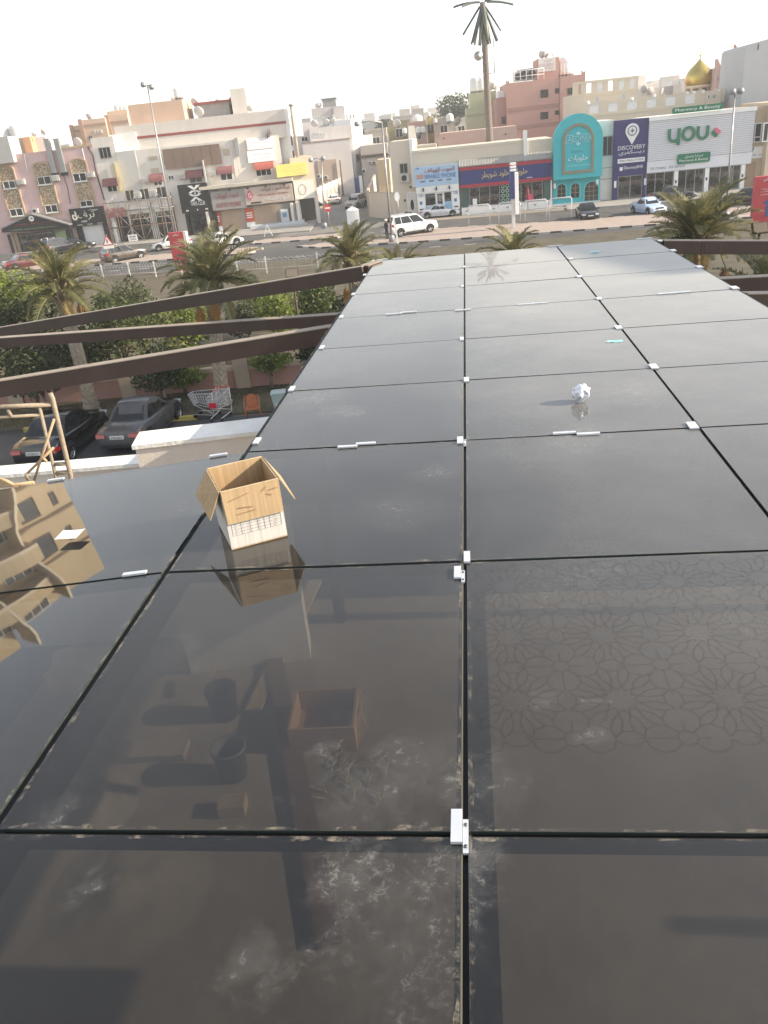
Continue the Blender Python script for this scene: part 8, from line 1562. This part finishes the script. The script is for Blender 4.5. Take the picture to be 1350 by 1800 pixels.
b = P0(164, 726); palm('date palm with one small orange date bunch behind the black car', b, D(107, 508, b.y), 34, .72, ((-.4, -.5, .75),), 1)
b = P0(394, 712); palm('date palm with big orange date bunches behind the shopping trolleys', b, D(372, 498, b.y), 38, .82, ((-2.4, -.7, .8), (-.6, -.6, .75), (-1.5, -.55, .6)), 2)
def deep(x, y, Y, z0=.16): q = D(x, y, Y); return Vector((q.x, q.y + .0, z0)), q
b, q = deep(616, 455, 43); palm('slender palm with rusty date clusters at the far left corner of the canopy', b, q, 32, .74, ((-2.2, -1.3, .7), (-1.2, -1.5, .8), (-.4, -1.1, .6)), 3, dry=8)
b, q = deep(905, 452, 46); palm('palm crown just above the middle of the far canopy edge', b, q, 26, .72, (), 4, dry=2)
b, q = deep(1226, 420, 35); palm('large palm in front of the pharmacy at the far right corner of the canopy', b, q, 44, .9, ((-2.0, -1.0, .7), (-.3, -1.2, 1.2)), 5, dry=6)
b, q = deep(700, 492, 41); palm('low grey palm crown peeping over the canopy edge below the police car', b, q, 26, .7, (), 6, dry=3)
b, q = deep(1352, 520, 30); palm('dry palm at the right edge behind the brown beams', b, q, 26, .9, (), 8, dry=8)
# leafy trees and shrubs
def crown_mesh(mb, c, rad, n, ls, g, mi=0):
    for _ in range(n):
        while True:
            p = Vector((g.uniform(-1, 1), g.uniform(-1, 1), g.uniform(-1, 1)))
            if .1 < p.length < 1: break
        p = p.normalized() * p.length ** .45; nn = mn.noise(p * 2.2 + c * .37)
        if nn < -.28: continue
        p *= 1 + .35 * nn; q = c + Vector((p.x * rad[0], p.y * rad[1], p.z * rad[2])); a = Vector((g.uniform(-1, 1), g.uniform(-1, 1), g.uniform(-.6, .9))).normalized(); b_ = a.cross(Vector((g.uniform(-1, 1), g.uniform(-1, 1), g.uniform(-1, 1)))).normalized(); l = ls * g.uniform(.6, 1.3); mb.add([q - a * l * .6, q + b_ * l * .3, q + a * l * .7, q - b_ * l * .3], [(0, 1, 2, 3)], mi)
LEAF = [leafm('leaf_dark', (.038, .056, .022), .25), leafm('leaf_mid', (.075, .105, .035)), leafm('leaf_light', (.16, .21, .055), .4), leafm('leaf_grey', (.1, .12, .07))]
TRK = mat('tree_bark', (.16, .12, .09), rough=.9, var=.3, scale=5)
def tree(lab, base, top_z, clumps, m, ls=.16, dens=230, seed=1, name='tree', cat='tree', group='trees in the walled garden', stems=1):
    g = random.Random(seed); t = thing(name, lab, cat, tuple(base), group); mb = MB(); base = Vector(base)
    tb_ = MB(); c0 = sum((Vector(c[0]) for c in clumps), Vector()) / len(clumps)
    for k in range(stems):
        o_ = Vector((g.uniform(-.15, .15), g.uniform(-.15, .15), 0)) * (stems > 1); mid = o_ + (c0 - base) * .45 + Vector((g.uniform(-.1, .1), 0, 0)); tb_.tube([o_, mid], [.09, .065], 8)
        for c in clumps: tb_.tube([mid, mid.lerp(Vector(c[0]) - base, .6) + Vector((g.uniform(-.1, .1), g.uniform(-.1, .1), .1)), Vector(c[0]) - base], [.06, .04, .015], 6)
    tb_.build('trunk', TRK, t, local=True)
    for c, rad in clumps: crown_mesh(mb, Vector(c) - base, rad, int(dens * rad[0] * rad[2] * 3 + 60), ls, g)
    mb.build('crown', m, t, local=True, fixn=False); return t
def ctree(lab, x, y, Y, w, h, m, seed, zb=.16, n=7, **k):   # crown centred on a photo pixel at depth Y, w x h metres
    g = random.Random(seed); c = D(x, y, Y); cl = []
    for i in range(n): a = g.uniform(0, 2 * PI); rr = g.uniform(.1, .55); cl.append((c + Vector((math.cos(a) * rr * w / 2, math.sin(a) * rr * w / 2, g.uniform(-.45, .45) * h / 2 * 1.1)), (w * g.uniform(.24, .36), w * g.uniform(.24, .36), h * g.uniform(.22, .34))))
    return tree(lab, (c.x, c.y, zb), c.z, cl, m, seed=seed, **k)
ctree('dark bushy tree filling the left edge below the beams', 30, 585, 35, 4.2, 3.4, LEAF[0], 11, n=9)
ctree('bright yellow green shrub tree at the left edge beside the leftmost palm', 20, 515, 38, 3.2, 2.6, LEAF[2], 12, n=8)
ctree('mid green tree under the beams between the two near palms', 205, 590, 36, 3.6, 3.0, LEAF[1], 13)
ctree('dark rounded bush overhanging the pink wall behind the grey car', 275, 648, 32.6, 2.6, 1.7, LEAF[0], 14, name='bush', cat='bush', stems=3)
ctree('dark bush over the pink wall by the leftmost palm trunk', 60, 655, 33.0, 3.6, 1.9, LEAF[0], 15, name='bush', cat='bush', stems=2)
ctree('light green feathery bush with pale tops by the white fence', 235, 520, 44, 2.8, 2.2, LEAF[3], 16, name='bush', cat='bush')
ctree('bright green tree behind the trunk of the palm with dates', 320, 575, 38, 3.2, 2.4, LEAF[2], 17)
ctree('fresh green leafy tree beside the floodlight pole', 490, 545, 38, 2.3, 2.2, LEAF[2], 18)
ctree('mid green tree right of the floodlight pole', 545, 535, 40, 2.4, 3.0, LEAF[1], 19)
ctree('dark bush against the canopy edge above the pink wall', 548, 618, 34.5, 2.6, 2.4, LEAF[0], 20, name='bush', cat='bush', stems=2)
ctree('yellow green low bush behind the curved end of the wall', 470, 640, 33.6, 2.2, 1.0, LEAF[2], 21, name='bush', cat='bush')
ctree('dark green tree left of the palm with dates, under the lowest beam', 140, 620, 35, 3.0, 2.4, LEAF[0], 22)
ctree('grey green small tree under the middle beam', 430, 560, 42, 3.0, 2.0, LEAF[3], 23)
ctree('thin bright bush behind the wall left of the palm with dates', 320, 655, 34.0, 2.0, 1.1, LEAF[2], 24, name='bush', cat='bush')
ctree('yellowish bush against the far left corner of the canopy', 600, 575, 41, 2.0, 1.6, LEAF[2], 25, name='bush', cat='bush')
ctree('olive green bush row piece behind the beams left of the first palm', 10, 545, 45, 3.5, 2.4, LEAF[1], 26, name='bush', cat='bush')
ctree('mid green bush between the two near palms close to the white fence', 205, 545, 46, 3.2, 2.0, LEAF[1], 27, name='bush', cat='bush')
ctree('light bush right of the palm with dates close to the white fence', 455, 520, 48, 3.0, 1.8, LEAF[2], 28, name='bush', cat='bush')
ctree('grey green bush behind the floodlight pole under the fence', 560, 505, 50, 2.6, 1.6, LEAF[3], 29, name='bush', cat='bush')
ctree('dark bush behind the rusty date clusters', 585, 540, 46, 2.4, 2.0, LEAF[0], 30, name='bush', cat='bush')
for k, (x, y, Y, w_, h_, lb) in enumerate(((790, 200, 220, 11, 8, 'dark tree crown on the skyline, left of two'), (812, 193, 215, 12, 9, 'dark tree crown on the skyline, right of two'), (675, 222, 230, 8, 4, 'small dark tree between far houses beyond the alley'))): ctree(lb, x, y, Y, w_, h_, LEAF[0], 40 + k, zb=0, ls=.5, dens=14, group='trees on the skyline')
# thin grass on the verge
mb = MB(); g = random.Random(5)
for i in range(5200):
    x = g.uniform(-22, 4); y = 31.6 - (x + 22) * .055 + g.uniform(0, 3.2); 
    if mn.noise(Vector((x * .5, y * .6, 0))) < -.02 and x > -14: continue
    a = g.uniform(0, PI); h = g.uniform(.05, .14); d = Vector((math.cos(a), math.sin(a), 0)) * .018; p = Vector((x, y, .1)); mb.add([p - d, p + d, p + Vector((g.uniform(-.05, .05), g.uniform(-.05, .05), h))], [(0, 1, 2)])
tag(mb.build('verge_grass', LEAF[1], fixn=False), kind='stuff')
# ------------------------------------------------------------------ outside the frame: block added to cast shade, and building mirrored in panes
NB_ = wallm('neighbour_render', (.5, .43, .34), grime=.3)
FR = Fac(24.5, 27.5, -80)
nb = bldg('shading_block', 'unseen five storey sand coloured block added right of the canopy to shade the parking', FR, 0); block(FR, (0, 0, 23, 20), -14, 0, NB_, nb, cap=NB_)
for i in range(4):
    for z in (1.5, 4.8, 8.1, 11.4, 14.7): window(FR, (2 + i * 4.7, z, 4 + i * 4.7, z + 1.6), nb)
# curved balcony block mirrored in the folded panes
FTW = Fac(-29.6, 62, 52); TW = wallm('tower_sand', (.62, .51, .35), grime=.1); tw = bldg('balcony_tower', 'tall sand coloured apartment building with wavy white edged balconies beyond the left edge', FTW, 0, 'building')
block(FTW, (-18, 0, 0, 31), -14, 0, TW, tw); block(FTW, (-34, 0, -9, 33), -18, -.6, TW, tw, name='rear_block')
WB = mat('balcony_edge', (.78, .7, .58), rough=.8, var=.05); TWD = mat('tower_band', (.2, .14, .1), var=.1)
for k in range(9):
    z = 3.2 * k + 3
    if z < 27: fbox(FTW, (-5.5, z + 2.3, -.0, z + 2.55), .002, .06, 'band', TWD, tw); window(FTW, (-4.6, z + .2, -2.9, z + 2.0), tw, mull=0, fm=TWD); window(FTW, (-1.6, z + .6, -1.1, z + 1.8), tw, mull=0, fm=TWD)
    # wavy balcony
    n = 16; x_ = -28 if z > 29 else -17.5; pts = [(x_ + (-x_ - (9 if z > 29 else 5.2)) * i / n, 1.0 + .9 * math.sin(PI * i / n * 2 + k * 1.2) + .5) for i in range(n + 1)]
    mb = MB()
    for (x0, d0), (x1, d1) in zip(pts, pts[1:]): mb.hexa([FTW.W(x0, d0, z - .15), FTW.W(x1, d1, z - .15), FTW.W(x1, .02, z - .15), FTW.W(x0, .02, z - .15), FTW.W(x0, d0, z + .1), FTW.W(x1, d1, z + .1), FTW.W(x1, .02, z + .1), FTW.W(x0, .02, z + .1)])
    mb.build('balcony_slab', WB, tw); mb = MB()
    for (x0, d0), (x1, d1) in zip(pts, pts[1:]): mb.hexa([FTW.W(x0, d0 - .12, z + .102), FTW.W(x0, d0, z + .102), FTW.W(x1, d1, z + .102), FTW.W(x1, d1 - .12, z + .102), FTW.W(x0, d0 - .12, z + 1.1), FTW.W(x0, d0, z + 1.1), FTW.W(x1, d1, z + 1.1), FTW.W(x1, d1 - .12, z + 1.1)])
    mb.build('balcony_wall', TW, tw)
    for x in ((-26, -22, -18, -14) if z > 29 else (-15.5, -11.5, -8)): window(FTW, (x, z + .3, x + 2.4, z + 2.4), tw, d=-.58 if z > 29 else 0, mull=2, fm=FRAMEW)
for x, ph in ((-27.5, .8), (-22.5, 2.1), (-17.6, 0), (-13.0, 1.6), (-9.2, 3.0), (-5.4, 4.2)):
    pts = [FTW.W(x + .7 * math.sin(i * .55 + ph), 2.2 + .3 * math.sin(i * .8 + ph), 1.5 + i * .97) for i in range(31 if x > -9 else 33)]; mb = MB()
    for a, b in zip(pts, pts[1:]): mb.bar(a, b, .2, .2, up=FTW.n)
    mb.build('wavy_rim', WB, tw); mb = MB()
    for a, b in zip(pts, pts[1:]):
        sa, sb_ = (a - FTW.o).dot(FTW.e), (b - FTW.o).dot(FTW.e); da, db = (a - FTW.o).dot(FTW.n) - .1, (b - FTW.o).dot(FTW.n) - .1; d0 = -.6
        mb.hexa([FTW.W(sa - .09, d0, a.z), FTW.W(sa + .09, d0, a.z), FTW.W(sa + .09, da, a.z), FTW.W(sa - .09, da, a.z), FTW.W(sb_ - .09, d0, b.z), FTW.W(sb_ + .09, d0, b.z), FTW.W(sb_ + .09, db, b.z), FTW.W(sb_ - .09, db, b.z)])
    mb.build('wavy_fin', TW, tw)
# ------------------------------------------------------------------ air
HZM = bpy.data.materials.new('haze_air'); HZM.use_nodes = True; HZM.node_tree.nodes.clear(); _o = HZM.node_tree.nodes.new('ShaderNodeOutputMaterial'); _v = HZM.node_tree.nodes.new('ShaderNodeVolumePrincipled'); _v.inputs['Color'].default_value = (.93, .93, .93, 1); _v.inputs['Density'].default_value = .0008; _v.inputs['Anisotropy'].default_value = .2
HZM.node_tree.links.new(_v.outputs[0], _o.inputs['Volume'])
HAZE = True
if HAZE:
    hz_ = MB().box((-620, -120, -1), (620, 700, 46)).build('haze', HZM); hz_['kind'] = 'stuff'

# ------------------------------------------------------------------ wear of the streets
PATCH = mat('asphalt_patch', (.05, .05, .052), rough=.9, var=.25, scale=2); OIL = mat('oil_stain', (.03, .03, .03), rough=.6, var=.4, scale=4); DUSTY = mat('drifted_sand', (.25, .22, .18), rough=.95, var=.3, scale=1)
def blob(name, t_, r_, a, b, m, z, seed):
    n = 18; P = [RD(t_ + a * math.cos(2 * PI * i / n) * (1 + .35 * mn.noise(Vector((i * .9, seed, 0)))), r_ + b * math.sin(2 * PI * i / n) * (1 + .35 * mn.noise(Vector((i * .7, seed, 4))))) for i in range(n)]
    sheet(name, [tuple(p.xy) for p in P], m, z)
g = random.Random(12)
for k in range(10): blob('asphalt_patch', g.uniform(-45, 25), g.uniform(69.5, 75), g.uniform(.8, 3), g.uniform(.4, .9), PATCH, .0095 + k * .0004, k)
for k in range(16): blob('oil_stain', g.uniform(-55, 25), g.uniform(86, 92), g.uniform(.3, 1.1), g.uniform(.3, .7), OIL, .0105 + k * .0003, k + 30)
for k in range(8): blob('drifted_sand', g.uniform(-50, 30), g.choice((68.7, 76.2, 83.5)), g.uniform(2, 6), .35, DUSTY, .014 + k * .0004, k + 60)
for k, (t_, r_) in enumerate(((-26, 71), (-8, 73.5), (14, 70.5), (-38, 89))):
    p = RD(t_, r_); tag(MB().lathe([(0, .016), (.42, .016), (.45, .006)], 20, p).build('manhole_cover', mat('cast_iron', (.06, .055, .05), rough=.6)), 'round iron manhole cover in the %s' % ('first road below the left median tip', 'first road below the police car', 'first road below the turquoise arch', 'service road before the black square sign')[k], 'manhole cover', 'manhole covers')
